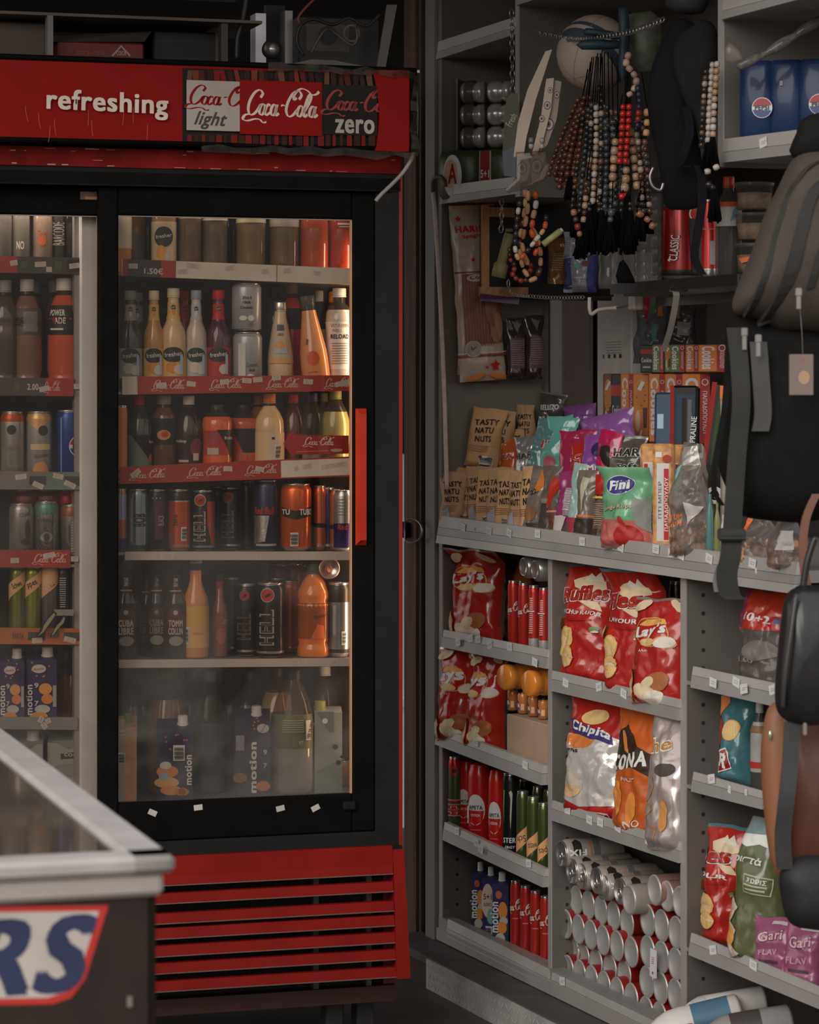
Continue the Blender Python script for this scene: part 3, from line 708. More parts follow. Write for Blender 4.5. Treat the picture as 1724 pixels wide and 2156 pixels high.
shelf(-60, 162, *LSH[5][:2], 'glass', LL, LR, (), [(85, .3, 14, 60), (92, -.2, 14, -50), (100, .2, 12, 20)])
SHZ_R, SHZ_L = SHZ[:5], SHZ[5:]
FLOORZ = GZ0 - .012
def shz(side, i, a):
    L_ = SHZ_R if side == 'R' else SHZ_L
    if i >= len(L_): return FLOORZ + .0005
    x0, x1, z0, z1 = L_[i]; return z0 + (z1 - z0) * (a - x0) / (x1 - x0) + .0008
# dangling claw shelf talker on the left, arrow sign on the right
b = MB(); gy = M('77715a', .5); dk = M('161514', .5); mk = lambda pts: [(fa(x, .07), fz(x, y, .07)) for x, y in pts]
b.decals([('p', mk([(112, 1283), (156, 1283), (154, 1296), (118, 1296)]), M('6d6863', .5)), ('p', mk([(112, 1285), (120, 1292), (113, 1305), (104, 1318), (97, 1327), (92, 1335), (86, 1342), (74, 1342), (82, 1330), (86, 1318), (97, 1305)]), dk),
          ('p', mk([(113, 1290), (116, 1294), (110, 1304), (100, 1318), (92, 1330), (78, 1340), (88, 1328), (92, 1316), (100, 1304)]), gy),
          ('p', mk([(133, 1294), (139, 1298), (136, 1310), (126, 1322), (118, 1334), (104, 1342), (110, 1330), (116, 1318), (126, 1308)]), dk), ('p', mk([(134, 1298), (136, 1302), (133, 1311), (122, 1323), (112, 1336), (108, 1338), (114, 1326), (120, 1316), (128, 1308)]), gy)], flat_map(.068), 1, 1, .2)
o = solo('shelf_talker', b, 'claw-shaped black and yellow-green promo tag hanging in the left fridge door', 'sign', FR.m(0, 0, 0))
b = MB(); P = mk([(596, 934), (618, 905), (618, 916), (733, 917), (733, 955), (618, 957), (618, 966)])
V = [(x, y, z) for y in (.066, .070) for x, z in P]; n = len(P); b.add(V, [tuple(range(n)), tuple(range(2 * n - 1, n - 1, -1))] + [(i, i + n, (i + 1) % n + n, (i + 1) % n) for i in range(n)], M('7c1714', .35, gain=2.4))
ccx = hp(637, 918, 704, 942, .066); b.decals([('cc', *ccx[:3], M('a99a90', .4), -1, ccx[3]), ('ln', mk([(622, 951), (690, 949)]), .0012, M('8b7a4a', .4)), ('e', fa(708, .066), fz(708, 948, .066), .014, .0036, M('8b7a6a', .4))], flat_map(.066), 1, 1, .2)
solo('arrow_sign', b, 'red arrow-shaped cola sign pointing left on a fridge shelf rail', 'sign', FR.m(0, 0, 0))

# ================================================================== clutter on top of the fridge
ft = FR.m(0, 0, 0)
def topbox(name, label, cat, x0, x1, ytop, d, mat, dp=.2, art=(), bev=.004, group=None):
    b = MB(); a0, a1 = fa(x0, d), fa(x1, d); zt = FR.z((a0 + a1) / 2, d, ytop); b.box(a0, a1, d, d + dp, ZT + .001, zt, mat, bev); b.decals(art, flat_map(d), 1, 1, .3); return solo(name, b, label, cat, ft, group)
topbox('cardboard_box', 'tall beige cardboard box at the far left on top of the fridge', 'box', -60, 98, 46, .12, M('3d332c', .7), .3)
d_ = .10; q = lambda x, y: (fa(x, d_), fz(x, y, d_))
lg = M('6b5f5a', .5)
topbox('drinks_case', 'dark red drinks case with a white triangle logo above the fridge sign', 'box', 122, 304, 88, d_, M('47100f', .5), .3,
       [('ln', [q(236, 118), q(255, 97), q(274, 118)], .004, lg), ('t', 'COCA', *q(255, 112), .022, .010, lg, 0, .05), ('t', 'coca-cola', *q(190, 110), .06, .012, M('5b2f2b', .5), 0, .02)])
b = MB(); b.hexa([(fa(108, .1), .1, fz(108, 88, .1)), (fa(304, .1), .1, fz(304, 88, .1)), (fa(304, .1), .40, fz(304, 88, .1)), (fa(108, .1), .40, fz(108, 88, .1)), (fa(112, .1), .14, fz(112, 70, .1)), (fa(326, .1), .13, fz(326, 62, .1)), (fa(326, .1), .4, fz(326, 62, .1)), (fa(112, .1), .4, fz(112, 70, .1))], M('2c2724', .6))
solo('case_lid', b, 'dark tilted lid lying on the red drinks case', 'lid', ft)
topbox('speaker_box', 'black box with a brown edge beside the red drinks case', 'box', 322, 462, 66, .14, M('141211', .6), .25, [('r', fa(458, .14), fz(458, 90, .14), .010, .08, M('3c332d', .6))])
b = MB(); b.box(fa(-60, .05), fa(552, .05), .05, .32, fz(300, 40, .05), fz(300, 34, .05), M('453b34', .6)); b.box(fa(100, .05), fa(112, .05), .05, .08, ZT, fz(300, 40, .05), M('55504d', .5)); b.box(fa(468, .05), fa(482, .05), .06, .09, ZT, fz(300, 40, .05), M('2c2826', .5))
b.box(fa(-60, .05), fa(552, .05), .05, .32, fz(300, -40, .05), fz(300, -46, .05), M('453b34', .6)); solo('wall_shelf', b, 'brown board shelf on thin posts above the fridge', 'shelf', ft)
topbox('compressor_unit', 'grey metal machine with cables on top of the fridge', 'machine', 628, 800, 36, .2, M('23211f', .5, .3), .3, [('r', fa(690, .2), fz(690, 80, .2), .1, .06, M('343130', .5)), ('e', fa(690, .2), fz(690, 75, .2), .022, .022, M('1b1918', .5)), ('ring', fa(740, .2), fz(740, 70, .2), .018, .004, M('4a4644', .4))])
b = MB(); b.box(fa(588, .16), fa(845, .16), .02, .24, ZT + .001, ZT + .007, M('8f8883', .4, .2)); b.hexa([(fa(600, .04), .0, ZT + .008), (fa(760, .04), .0, ZT + .008), (fa(780, .04), .06, ZT + .008), (fa(600, .04), .06, ZT + .008), (fa(650, .04), .02, ZT + .022), (fa(700, .04), .02, ZT + .022), (fa(720, .04), .05, ZT + .022), (fa(650, .04), .05, ZT + .022)], M('5d5854', .5)); solo('metal_tray', b, 'crumpled pale metal sheet under the machine on the fridge', 'sheet', ft)
b = MB(); b.box(fa(538, .25), fa(560, .25), .25, .3, ZT, fz(550, 28, .25), M('8d8a90', .3, .5)); b.box(fa(600, .25), fa(616, .25), .25, .3, ZT, fz(550, 20, .25), M('6f6c6a', .35, .5)); b.box(fa(560, .3), fa(600, .3), .3, .32, ZT, fz(550, 10, .3), M('1b1918', .6)); solo('metal_bracket', b, 'shiny silver bracket standing behind the fridge sign', 'bracket', ft)
b = MB(); mx = Matrix.Translation((fa(572, .1), .1, fz(572, 104, .1))) @ Matrix.Rotation(pi / 2, 4, 'X'); b.lathe([(.006, -.01), (.009, -.01), (.02, -.012), (.022, 0), (.02, .012), (.009, .01), (.006, .01)], M('1a1817', .4), 20, mx); b.lathe([(0, -.006), (.009, -.006), (.009, .012), (0, .012)], M('9a9490', .3, .6), 14, mx)
solo('caster_wheel', b, 'small black wheel with a bright hub on top of the fridge', 'wheel', ft)
for i, (pts, lab, mt, r) in enumerate([([(498, 125), (500, 80), (512, 40), (520, -10)], 'black cable rising at the left of the silver bracket', M('1a1817', .5), .006), ([(640, 118), (625, 90), (632, 55), (660, 40), (700, 52), (735, 38), (770, 55), (800, 30)], 'thin looped black cable in front of the machine', M('191716', .5), .004),
     ([(640, 60), (628, 40), (640, 20), (670, -10)], 'dull red wire behind the looped cable', M('5c2a20', .5), .003), ([(655, 112), (672, 80), (690, 60), (712, 75), (740, 95), (752, 80), (748, 50)], 'grey twisted wire across the machine', M('3d3a38', .5), .003)]):
    b = MB(); b.tube(crom([(fa(x, .08 + .02 * i), .08 + .02 * i, fz(x, y, .08 + .02 * i)) for x, y in pts], 5), r, mt, 7); solo('cable', b, lab + ' on the fridge top', 'cable', ft)
b = MB(); b.hexa([(fa(790, .12), .12, ZT + .001), (fa(808, .12), .12, ZT + .001), (fa(808, .12), .125, ZT + .001), (fa(790, .12), .125, ZT + .001), (fa(815, .12), .12, fz(815, 10, .12)), (fa(836, .12), .12, fz(836, 10, .12)), (fa(836, .12), .125, fz(836, 10, .12)), (fa(815, .12), .125, fz(815, 10, .12))], M('4c4845', .6)); solo('board_strip', b, 'slanting grey strip leaning at the right end of the fridge top', 'board', ft)
# white lead at the sign's right end
b = MB(); b.tube(crom([(fa(x, -.06), -.07, fz(x, y, -.06)) for x, y in ((868, 150), (874, 240), (868, 320), (850, 358), (826, 385), (800, 410), (788, 424))], 6), .0045, M('6d6762', .5), 8)
solo('white_lead', b, 'dirty white lead running down past the right end of the fridge sign', 'cable', ft)
# D-ring latch on the post
b = MB(); pz = lambda x, y: (WL.a(x, -.03), -.03, WL.z(WL.a(x, -.03), -.03, y))
b.tube([Vector(pz(x, y)) for x, y in crom([(853, 1096), (868, 1092), (884, 1102), (889, 1118), (884, 1134), (868, 1142), (853, 1138)], 5)] + [Vector(pz(852, 1118))], .003, M('77716c', .25, .8), 8, True)
x0, x1 = WL.a(840, -.02), WL.a(858, -.02); b.box(x0, x1, -.03, -.012, pz(850, 1133)[2], pz(850, 1100)[2], BLACKM, .003)
solo('ring_latch', b, 'steel D-ring latch on the brown post beside the fridge', 'latch', wm)

# ================================================================== ice cream freezer in front
frz = thing('ice_cream_freezer', 'blurred brown chest freezer with a slanting white-framed glass lid', 'freezer', FZ.m(0, 0, 0))
Z = .90; RIM = M('96908c', .5, gain=1.5, spec=.15); FB = M('2a2320', .6, vary=.1, gain=1.7, spec=.08); W0, DP = -.95, 1.35
b = MB(); b.box(W0, -.02, .02, .03, .03, Z - .05, FB); b.box(-.03, -.02, .02, DP - .02, .03, Z - .05, FB); b.box(W0, W0 + .01, .02, DP - .02, .03, Z - .05, FB); b.box(W0, -.02, DP - .03, DP - .02, .03, Z - .05, FB); b.box(W0, -.02, .02, DP - .02, .03, .08, FB)
for z in (.46, .56, .72): b.box(-.055, -.049, .016, .02, z, z + .012, M('55504c', .5))
LR_ = M('84211a', .45); LW = M('8a827c', .5, gain=2.2); LB = M('1d2238', .5)
pq = lambda x, y: (FZ.a(x, .02), FZ.z(FZ.a(x, .02), .02, y))
b.decals([('p', [pq(*p) for p in ((-320, 1912), (228, 1906), (180, 2060), (150, 2100), (110, 2114), (-320, 2120))], LR_), ('p', [pq(*p) for p in ((-320, 1924), (208, 1918), (166, 2052), (138, 2088), (100, 2100), (-320, 2108))], LW)], flat_map(.0195), 1, 1, .3)
b.decals([('t', 'RS', *pq(68, 2012), .137, .092, LB, 0, .05)], lambda x, z, o: (x + (z - pq(68, 2012)[1]) * .3, .0193 - o - .0006, z), 1, 1, .3)
b.build('body', frz)
b = MB(); b.box(W0 - .02, 0, 0, .055, Z - .022, Z, RIM, .006); b.box(W0, -.012, .010, DP - .01, Z - .05, Z - .022, M('77706b', .45), .006); b.box(-.055, 0, 0, DP, Z - .022, Z, RIM, .006); b.box(W0 - .02, W0 + .03, 0, DP, Z - .022, Z, RIM, .006); b.box(W0 - .02, 0, DP - .05, DP, Z - .022, Z, RIM, .006)
b.build('rim', frz)
b = MB(); b.box(W0 + .03, -.055, .055, DP - .05, Z - .014, Z - .008, CLEAR('d8d0c8', .10, '8a7f76', .08, 1.45, .05)); b.build('glass_lid', frz)
b = MB(); b.box(W0 + .02, -.04, .04, DP - .03, .30, .31, M('4f4038', .6)); b.build('inner_floor', frz)
for i, (x, y, w_, l_, h_, cc_, lb) in enumerate([(-.12, .18, .12, .2, .55, '8f8078', 'pale grey'), (-.28, .2, .14, .22, .54, '8a6248', 'tan'), (-.14, .5, .13, .3, .56, '7a5a46', 'dark tan'), (-.32, .6, .16, .3, .54, 'a39a92', 'whitish'), (-.5, .3, .16, .3, .53, '7f6450', 'brown')]):
    b = MB(); b.box(-w_ / 2, w_ / 2, -l_ / 2, l_ / 2, 0, h_, M(cc_, .5), .01); b.box(-w_ / 2 - .002, w_ / 2 + .002, -l_ / 2 - .002, l_ / 2 + .002, h_ * .9, h_, M(cc_, .45), .004)
    solo('ice_cream_box', b, 'blurred %s box of ices under the freezer lid' % lb, 'box', FZ.m(x, y, .311), 'boxes in the freezer')
# ================================================================== drinks in the fridge
def at(side, row, x, w, ytop, d=.13, yaw=-13, roll=0, lean=0):
    a = fa(x, d); z = shz(side, row, a); Y = FR.xy(a, d).y
    return FR.m(a, d, z, yaw, lean, roll), w * Y / FPX / 2, FR.z(a, d, ytop) - z
G = lambda h, **k: M(h, .25, **k)
LIQ = lambda h: M(h, .12, coat=.6, vary=.06, gain=2.5)
LB = lambda h: M(h, .42, vary=.08, spec=.3)
CL = CLEAR('cfcac6', .05); CLD = CLEAR('9a928c', .08); CLB = CLEAR('b8bcc0', .06)
cream, gw, greyc, redc, orc, grn, blk = LB('b39c80'), LB('aaa5a0'), LB('6e6d6e'), LB('8e1c14'), LB('b5622c'), LB('4f5a33'), LB('1b1919')
txtw, txtd, txtr = LB('aaa29a'), LB('211d1c'), LB('8c231b')
GR_F = 'drinks in the fridge'
def B(side, row, x, w, ytop, kind, liq, label, d=.13, fill=.85, cap=None, lab=(), art=(), glass=None, name='drink_bottle', yaw=-13, roll=0, capr=None, spin=0):
    m, r, h = at(side, row, x, w, ytop, d, yaw, roll); return bottle(name, label, 'bottle', m, r, h, kind, liq, glass or CL, fill, cap, capr, lab, art, spin)
def K(side, row, x, w, ytop, mat, label, bands=(), art=(), d=.12, yaw=-13, spin=0, roll=0):
    m, r, h = at(side, row, x, w, ytop, d, yaw, roll); return can('drink_can', label, 'can', m, r, h, mat, bands, art, spin)
# ---- right door, top shelf (tops hidden by the door frame)
fresh = lambda z, zr, extra=(): [('e', 0, z + .02, .40, zr * .55, LB('2b2b2d')), ('t', 'fresher', .0, z + .03, .66, .045, txtw, 8, .02)] + list(extra)
B('R', 0, 258, 38, 405, 'wide', LIQ('8a5a26'), 'amber bottle cut by the left edge of the top fridge shelf', lab=[(.3, .75, LB('8f8578'))], cap=cream)
B('R', 0, 285, 42, 405, 'wide', LIQ('5c3c1e'), 'brown glass bottle between the amber bottle and the pale-labelled bottle on top', d=.21, lab=[(.2, .5, LB('4a4644'))], cap=cream)
B('R', 0, 345, 52, 400, 'wide', LIQ('6a5236'), 'big juice bottle with a beige pineapple label on the top shelf', lab=[(.12, .62, LB('9a8a72'))], art=fresh(.42, .22, [('e', -.1, .25, .2, .09, LB('a07030')), ('e', .15, .22, .1, .05, LB('8a8a84'))]), cap=cream)
B('R', 0, 400, 48, 400, 'wide', LIQ('4c3d2f'), 'smoky brown bottle right of the pineapple juice on the top shelf', cap=cream, lab=[(.66, .74, cream)])
B('R', 0, 452, 54, 400, 'wide', LIQ('4a4034'), 'dark bottle with a white-edged label and two faint bands, top shelf', cap=cream, lab=[(.64, .74, LB('a0978c'))], art=[('r', 0, .3, .6, .04, M('6b6560', .2)), ('r', 0, .42, .6, .05, M('6b6560', .2))])
B('R', 0, 528, 62, 400, 'wide', LIQ('5a4a34'), 'wide brownish bottle in the middle of the top shelf', cap=cream, lab=[(.62, .74, cream)])
B('R', 0, 598, 62, 400, 'wide', LIQ('50422e'), 'olive-brown bottle left of the red bottles on the top shelf', cap=cream, lab=[(.58, .68, LB('8c857c'))])
B('R', 0, 661, 62, 400, 'straight', LIQ('84361c'), 'orange-red bottle on the top shelf, the left of two', cap=redc)
B('R', 0, 718, 56, 400, 'straight', LIQ('7e2a1a'), 'orange-red bottle on the top shelf beside the door edge', cap=redc, art=[('r', .1, .62, .5, .02, txtw), ('r', .1, .59, .4, .01, txtw)])
for i, x in enumerate((312, 492)): B('R', 0, x, 44, 402, 'wide', LIQ('17130f'), ['black bottle in the shade behind the pineapple juice', 'black bottle in the shade between two brown bottles on the top shelf'][i], d=.24, cap=blk)  # black filler bottles painted in for the dark gaps at the back
# ---- second shelf: fruit drinks
def fresher(x, w, ytop, liq, labc, capm, fruit, label, d=.13, dark='2a2a2c'):
    lm = LB(labc)
    B('R', 1, x, w, ytop, 'beer', liq, label, d, fill=.93, cap=capm, capr=.5, glass=CLD, lab=[(.12, .42, lm), (.70, .86, lm)],
      art=[('e', 0, .345, .46, .075, LB(dark)), ('t', 'fresher', 0, .35, .72, .045, txtw, 7, .02), ('e', -.05, .22, .24, .055, fruit), ('e', .2, .2, .18, .05, LB('9a9a96')), ('r', .33, .25, .12, .2, LB('8a98a4')),
           ('e', 0, .81, .2, .025, LB(dark)), ('t', 'fresher', 0, .812, .34, .018, txtw, 7, .0), ('e', .02, .765, .12, .03, fruit)])
pine, lemon, coco, melon = LB('a86a28'), LB('8f938c'), LB('a39a94'), LB('8e2a20')
fresher(290, 44, 616, LIQ('2a2624'), '6e6c6a', greyc, lemon, 'grey-capped fizzy bottle half hidden behind the lemon one', d=.20)
fresher(275, 48, 612, LIQ('2b2927'), '77756f', greyc, lemon, 'dark fruit soda bottle with a grey lemon label at the shelf left end')
fresher(324, 44, 612, LIQ('8a683c'), 'a8864c', cream, pine, 'pineapple soda bottle with cream cap, the one behind')
fresher(388, 42, 612, LIQ('6a2a2a'), '8a3a30', redc, melon, 'red-capped soda bottle peeping between pineapple and coconut sodas', d=.21)
fresher(365, 53, 607, LIQ('a0896a'), 'b08a52', cream, pine, 'pineapple soda bottle with cream cap, the one in front')
fresher(413, 46, 611, LIQ('8f857a'), '8a8e92', LB('6f7d8c'), coco, 'pale coconut soda bottle with blue-grey cap on the second shelf')
fresher(460, 52, 611, LIQ('3a1f2c'), '8a2c24', redc, melon, 'watermelon soda bottle with red cap and purple neck')
cw = LB('8f9092'); CANW = M('85888c', .3, .3)
K('R', 1, 521, 62, 700, CANW, 'silver coconut drink can under another, second shelf', art=[('t', 'Coconut', .15, .42, .36, .07, txtd, 4, 0), ('e', .1, .2, .14, .06, gw), ('r', -.2, .45, .26, .7, LB('a0a19e')), ('t', 'drink', .15, .33, .2, .05, txtd)])
m, r, h = at('R', 1, 519, 62, 597); z2 = fz(519, 699, .12); can('drink_can', 'silver coconut drink can standing on top of another', 'can', FR.m(fa(519, .12), .12, shz('R', 1, fa(519, .12)) + fz(521, 700, .12) - shz('R', 1, fa(521, .12)) + .0012, -13), r, fz(519, 597, .12) - z2, CANW, [(0, .04, SILV)], [('t', '3in1', .0, .70, .3, .06, txtd), ('t', '100%', 0, .60, .26, .05, txtd), ('t', 'Coconut', .0, .5, .42, .06, txtd), ('e', -.12, .28, .13, .05, gw), ('e', .14, .28, .11, .06, gw), ('r', .15, .15, .14, .08, LB('55565a'))])
B('R', 1, 577, 50, 600, 'straight', LIQ('3c4850'), 'blue-grey bottle in the back behind the milk drink', d=.24, cap=blk)
B('R', 1, 614, 52, 594, 'sports', LIQ('8a2016'), 'red sports drink behind the leaning peach bottle', d=.21, cap=LB('7a6a60'), lab=[(.55, .75, blk)])
B('R', 1, 590, 54, 636, 'cone', LIQ('a08a74'), 'milky coconut drink in a cone-shaped glass bottle with a silver cap', fill=.9, cap=SILV, glass=CL, lab=[(.28, .75, LB('9a8a78'))], art=[('r', 0, .70, .42, .07, LB('40444c')), ('t', 'COCO', 0, .62, .3, .03, txtd), ('r', 0, .48, .55, .16, LB('8a8f92')), ('e', 0, .50, .26, .045, LB('b07a3c')), ('r', 0, .31, .9, .05, LB('b5824a'))])
B('R', 1, 672, 40, 612, 'straight', LIQ('86786a'), 'clear bottle with white cap behind the leaning peach bottle', d=.21, cap=gw, fill=.6, lab=[(.2, .45, LB('8c8680'))], art=[('t', 'EL', .2, .34, .3, .05, txtd)])
B('R', 1, 697, 30, 614, 'straight', LIQ('8a4a2a'), 'orange-capped bottle behind the white vitamin water', d=.25, cap=orc)
B('R', 1, 668, 60, 622, 'cone', LIQ('b06a3e'), 'peach juice bottle leaning to the left on the second shelf', fill=.84, d=.115, roll=-6.5, glass=CL, art=[('t', 'fruitop', -.22, .5, .20, .06, txtd, 82, .02), ('e', -.05, .32, .22, .08, LB('a8482a')), ('t', 'peach', -.1, .17, .3, .02, txtr)], cap=CLEAR('cfcac6', .10), capr=.5)
B('R', 1, 714, 58, 607, 'round', LIQ('8f8a84'), 'white-labelled vitamin water bottle at the right end of the second shelf', fill=.78, cap=gw, lab=[(.18, .66, LB('b0aca8'))], art=[('t', 'VITAMIN', 0, .62, .72, .035, LB('7a7672')), ('t', 'WELL', -.1, .57, .4, .03, LB('7a7672')), ('t', 'RELOAD', 0, .51, .7, .045, txtd, 0, .04)] + [('r', .0, .44 - .025 * i, .6, .008, LB('6a6662')) for i in range(9)])
# ---- third shelf
K('R', 2, 257, 22, 853, M('a0643a', .35), 'thin orange can squeezed at the left end of the third shelf', [(.1, .12, txtd)], d=.10)
B('R', 2, 293, 56, 833, 'soda', LIQ('2e3634'), 'dark soda bottle with a red cap and black triangle label', cap=redc, fill=.72, glass=CLD, lab=[(.12, .52, LB('55605c'))], art=[('p', [(-.3, .53), (.75, .53), (.75, .22), (.45, .22)], txtd), ('e', .55, .25, .12, .05, LB('a04a24')), ('t', 'fruitop', .6, .44, .4, .05, txtw)])
B('R', 2, 345, 52, 832, 'wide', LIQ('4a3224'), 'brown iced coffee bottle with a dark neck on the third shelf', cap=LB('6e655c'), lab=[(.40, .72, LB('1f1b1a'))], art=[('e', 0, .52, .28, .06, LB('9c6a4c')), ('e', .05, .53, .15, .04, LB('8c3a26'))])
B('R', 2, 397, 58, 833, 'soda', LIQ('1f1716'), 'black berry soda bottle with a white cap on the third shelf', cap=LB('a49c92'), lab=[(.16, .52, LB('241a1b'))], art=[('t', 'fruitop', -.3, .44, .44, .05, txtw, 0, .02), ('e', .32, .36, .26, .12, LB('5c2a38')), ('r', .3, .25, .24, .09, LB('9c8e88')), ('r', -.2, .2, .4, .03, LB('8e7c70'))])
B('R', 2, 512, 60, 842, 'round', LIQ('8a3e22'), 'blood orange juice bottle right of the bright orange one', d=.15, fill=.76, lab=[(.30, .62, LB('23211f'))], art=[('p', [(-.8, .63), (-.8, .3), (.0, .3), (-.45, .63)], LB('86331f'))])
B('R', 2, 457, 64, 842, 'round', LIQ('b0481f'), 'bright orange juice bottle with a black pointed label', fill=.78, d=.12, lab=[(.28, .60, LB('86301c'))], art=[('p', [(-.02, .61), (1.1, .61), (1.1, .25), (.6, .25)], txtd), ('t', 'fruitop', .5, .5, .5, .055, txtw, 0, .03), ('r', -.15, .33, .4, .09, LB('8f8078')), ('e', -.1, .5, .22, .1, LB('7a2c34'))])
B('R', 2, 543, 46, 832, 'straight', LIQ('9a6238'), 'peach drink bottle with an orange cap behind the white one', d=.2, cap=orc)
B('R', 2, 567, 62, 829, 'straight', LIQ('b08660'), 'cloudy peach bottle with an orange cap and a barcode label', cap=orc, lab=[(.10, .52, LB('b0906c'))], art=[('r', .18, .33, .4, .34, LB('a09484')), ('bar', .26, .28, .2, .18), ('r', .12, .45, .1, .03, txtd)])
B('R', 2, 618, 52, 830, 'soda', LIQ('331713'), 'cola bottle with a red cap behind the arrow sign', cap=redc, fill=.86, d=.15, lab=[(.3, .5, LB('6a1713'))])
B('R', 2, 604, 34, 832, 'soda', LIQ('6a7078'), 'clear bottle with dark blue cap between peach and cola bottles', cap=LB('2c2a44'), d=.23, fill=.3)
B('R', 2, 657, 56, 827, 'soda', LIQ('7c7c7e'), 'clear lemonade bottle with a purple cap behind the arrow sign', cap=LB('33284a'), fill=.35, d=.14, glass=CL)
B('R', 2, 706, 62, 822, 'soda', LIQ('6f6a3a'), 'yellow-green lemon bottle at the right end of the third shelf', cap=LB('5f6136'), fill=.74, d=.13)
B('R', 2, 682, 40, 828, 'soda', LIQ('57562e'), 'olive bottle behind the yellow-green lemon bottle', cap=LB('55562e'), d=.24, fill=.74)
# ---- fourth shelf: cans
K('R', 3, 257, 22, 1028, M('7a4a3a', .25, .5), 'narrow blue and orange can cut by the left door frame', [(0, .2, M('3a2a5c', .3, .4)), (.5, .9, M('6d6f8a', .3, .5))])
K('R', 3, 290, 44, 1029, M('5d686c', .22, .75), 'silver-teal can with big dark upright letters', [(0, .1, M('2c3a3c', .3, .4))], [('t', 'BOB', .1, .5, .62, .2, txtd, 90, .05), ('r', -.3, .5, .12, .7, M('8a9294', .2, .8))], spin=0)
K('R', 3, 330, 44, 1030, M('1d1a1c', .3, .3), 'black can with a dark purple stripe', [], [('r', .12, .5, .4, .62, M('40202e', .3, .3)), ('t', 'BLACK', .22, .5, .5, .1, LB('7a6a70'), 90), ('t', '· · ·', 0, .86, .4, .02, txtw)])
K('R', 3, 377, 48, 1030, M('8f3d1e', .22, .5), 'orange energy can with a black top', [(.82, 1, M('1d1a19', .3, .4)), (.80, .82, SILV), (.04, .10, SILV)], [('bar', .22, .28, .26, .22), ('t', 'zero', -.15, .5, .5, .06, txtd, 90)])
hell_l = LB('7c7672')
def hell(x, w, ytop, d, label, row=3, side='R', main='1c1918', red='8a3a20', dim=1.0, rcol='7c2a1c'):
    ol = LB('857f7a') if dim == 1 else LB('4f4b48')  # duller outline paints in the shade on cans set further back
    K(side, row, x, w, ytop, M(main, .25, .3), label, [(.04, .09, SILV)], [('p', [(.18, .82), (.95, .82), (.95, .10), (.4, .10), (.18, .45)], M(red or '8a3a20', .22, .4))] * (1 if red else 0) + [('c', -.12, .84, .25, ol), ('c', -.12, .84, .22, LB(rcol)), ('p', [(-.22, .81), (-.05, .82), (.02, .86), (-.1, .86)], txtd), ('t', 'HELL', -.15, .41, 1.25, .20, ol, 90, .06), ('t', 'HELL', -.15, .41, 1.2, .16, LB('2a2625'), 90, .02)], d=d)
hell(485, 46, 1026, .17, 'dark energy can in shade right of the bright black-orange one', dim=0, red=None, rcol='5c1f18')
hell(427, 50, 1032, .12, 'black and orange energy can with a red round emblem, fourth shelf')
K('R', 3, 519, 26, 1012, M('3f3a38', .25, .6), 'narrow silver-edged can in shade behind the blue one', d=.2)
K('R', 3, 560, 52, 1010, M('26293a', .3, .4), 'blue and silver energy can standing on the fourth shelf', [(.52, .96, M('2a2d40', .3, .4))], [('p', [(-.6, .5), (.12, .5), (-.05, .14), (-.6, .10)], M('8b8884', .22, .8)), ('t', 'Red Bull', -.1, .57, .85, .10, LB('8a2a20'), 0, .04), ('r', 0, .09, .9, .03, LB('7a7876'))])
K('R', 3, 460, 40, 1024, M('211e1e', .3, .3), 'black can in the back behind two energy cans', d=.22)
K('R', 3, 622, 67, 1018, M('a24a20', .22, .45), 'big orange beer can with a black ribbon band', [(0, .05, SILV)], [('p', [(-.52, .66), (.0, .60), (.52, .66), (.8, .63), (.8, .49), (.52, .52), (.0, .47), (-.52, .53)], LB('201c1b')), ('t', 'TU', -.34, .585, .3, .08, txtw, 0, .05), ('t', 'TUBO', .36, .585, .5, .09, txtw, 0, .05), ('bar', -.05, .18, .24, .2), ('t', 'G', .26, .7, .08, .07, txtr)])
for i, (x, w, y, c, lb) in enumerate([(672, 28, 1022, 'a0522a', 'slim amber can right of the big orange beer can'), (690, 30, 1026, '3a2740', 'slim purple-banded can among amber cans on the fourth shelf'), (707, 28, 1030, 'a85c30', 'slim copper can left of the blue-topped energy can')]):
    K('R', 3, x, w, y, M(c, .25, .6), lb, [(.35, .42, txtd), (.05, .1, SILV)] + ([(.25, .5, M('2a1e3c', .3))] if i == 1 else []), d=.14 + .012 * (i % 2))
K('R', 3, 722, 40, 1032, M('8a8a8c', .25, .7), 'purple and silver energy can at the right end of the fourth shelf', [(.05, .46, M('2a2050', .3, .4))], [('t', 'Red', -.05, .40, .5, .09, LB('8e2a20'), 0, .04)] + [('r', -.05, .6 + .05 * i, .5, .012, LB('55555a')) for i in range(6)], d=.105)
# ---- fifth shelf
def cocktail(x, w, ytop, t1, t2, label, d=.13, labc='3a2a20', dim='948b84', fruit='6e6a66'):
    tt = LB(dim)  # dimmer lettering colour paints the shade on bottles standing deeper
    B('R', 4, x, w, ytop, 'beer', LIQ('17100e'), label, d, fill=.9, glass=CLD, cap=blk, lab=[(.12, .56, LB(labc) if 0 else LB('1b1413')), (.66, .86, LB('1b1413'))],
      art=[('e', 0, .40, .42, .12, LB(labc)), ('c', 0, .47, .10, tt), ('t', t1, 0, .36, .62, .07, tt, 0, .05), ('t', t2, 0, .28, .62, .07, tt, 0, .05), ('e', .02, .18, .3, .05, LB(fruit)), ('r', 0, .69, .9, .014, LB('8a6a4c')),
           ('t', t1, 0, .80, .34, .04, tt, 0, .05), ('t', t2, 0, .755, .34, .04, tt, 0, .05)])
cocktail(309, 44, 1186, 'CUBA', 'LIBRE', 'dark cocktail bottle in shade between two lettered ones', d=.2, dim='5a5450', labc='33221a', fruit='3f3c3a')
cocktail(266, 50, 1178, 'CUBA', 'LIBRE', 'dark rum cocktail bottle at the left end of the fifth shelf')
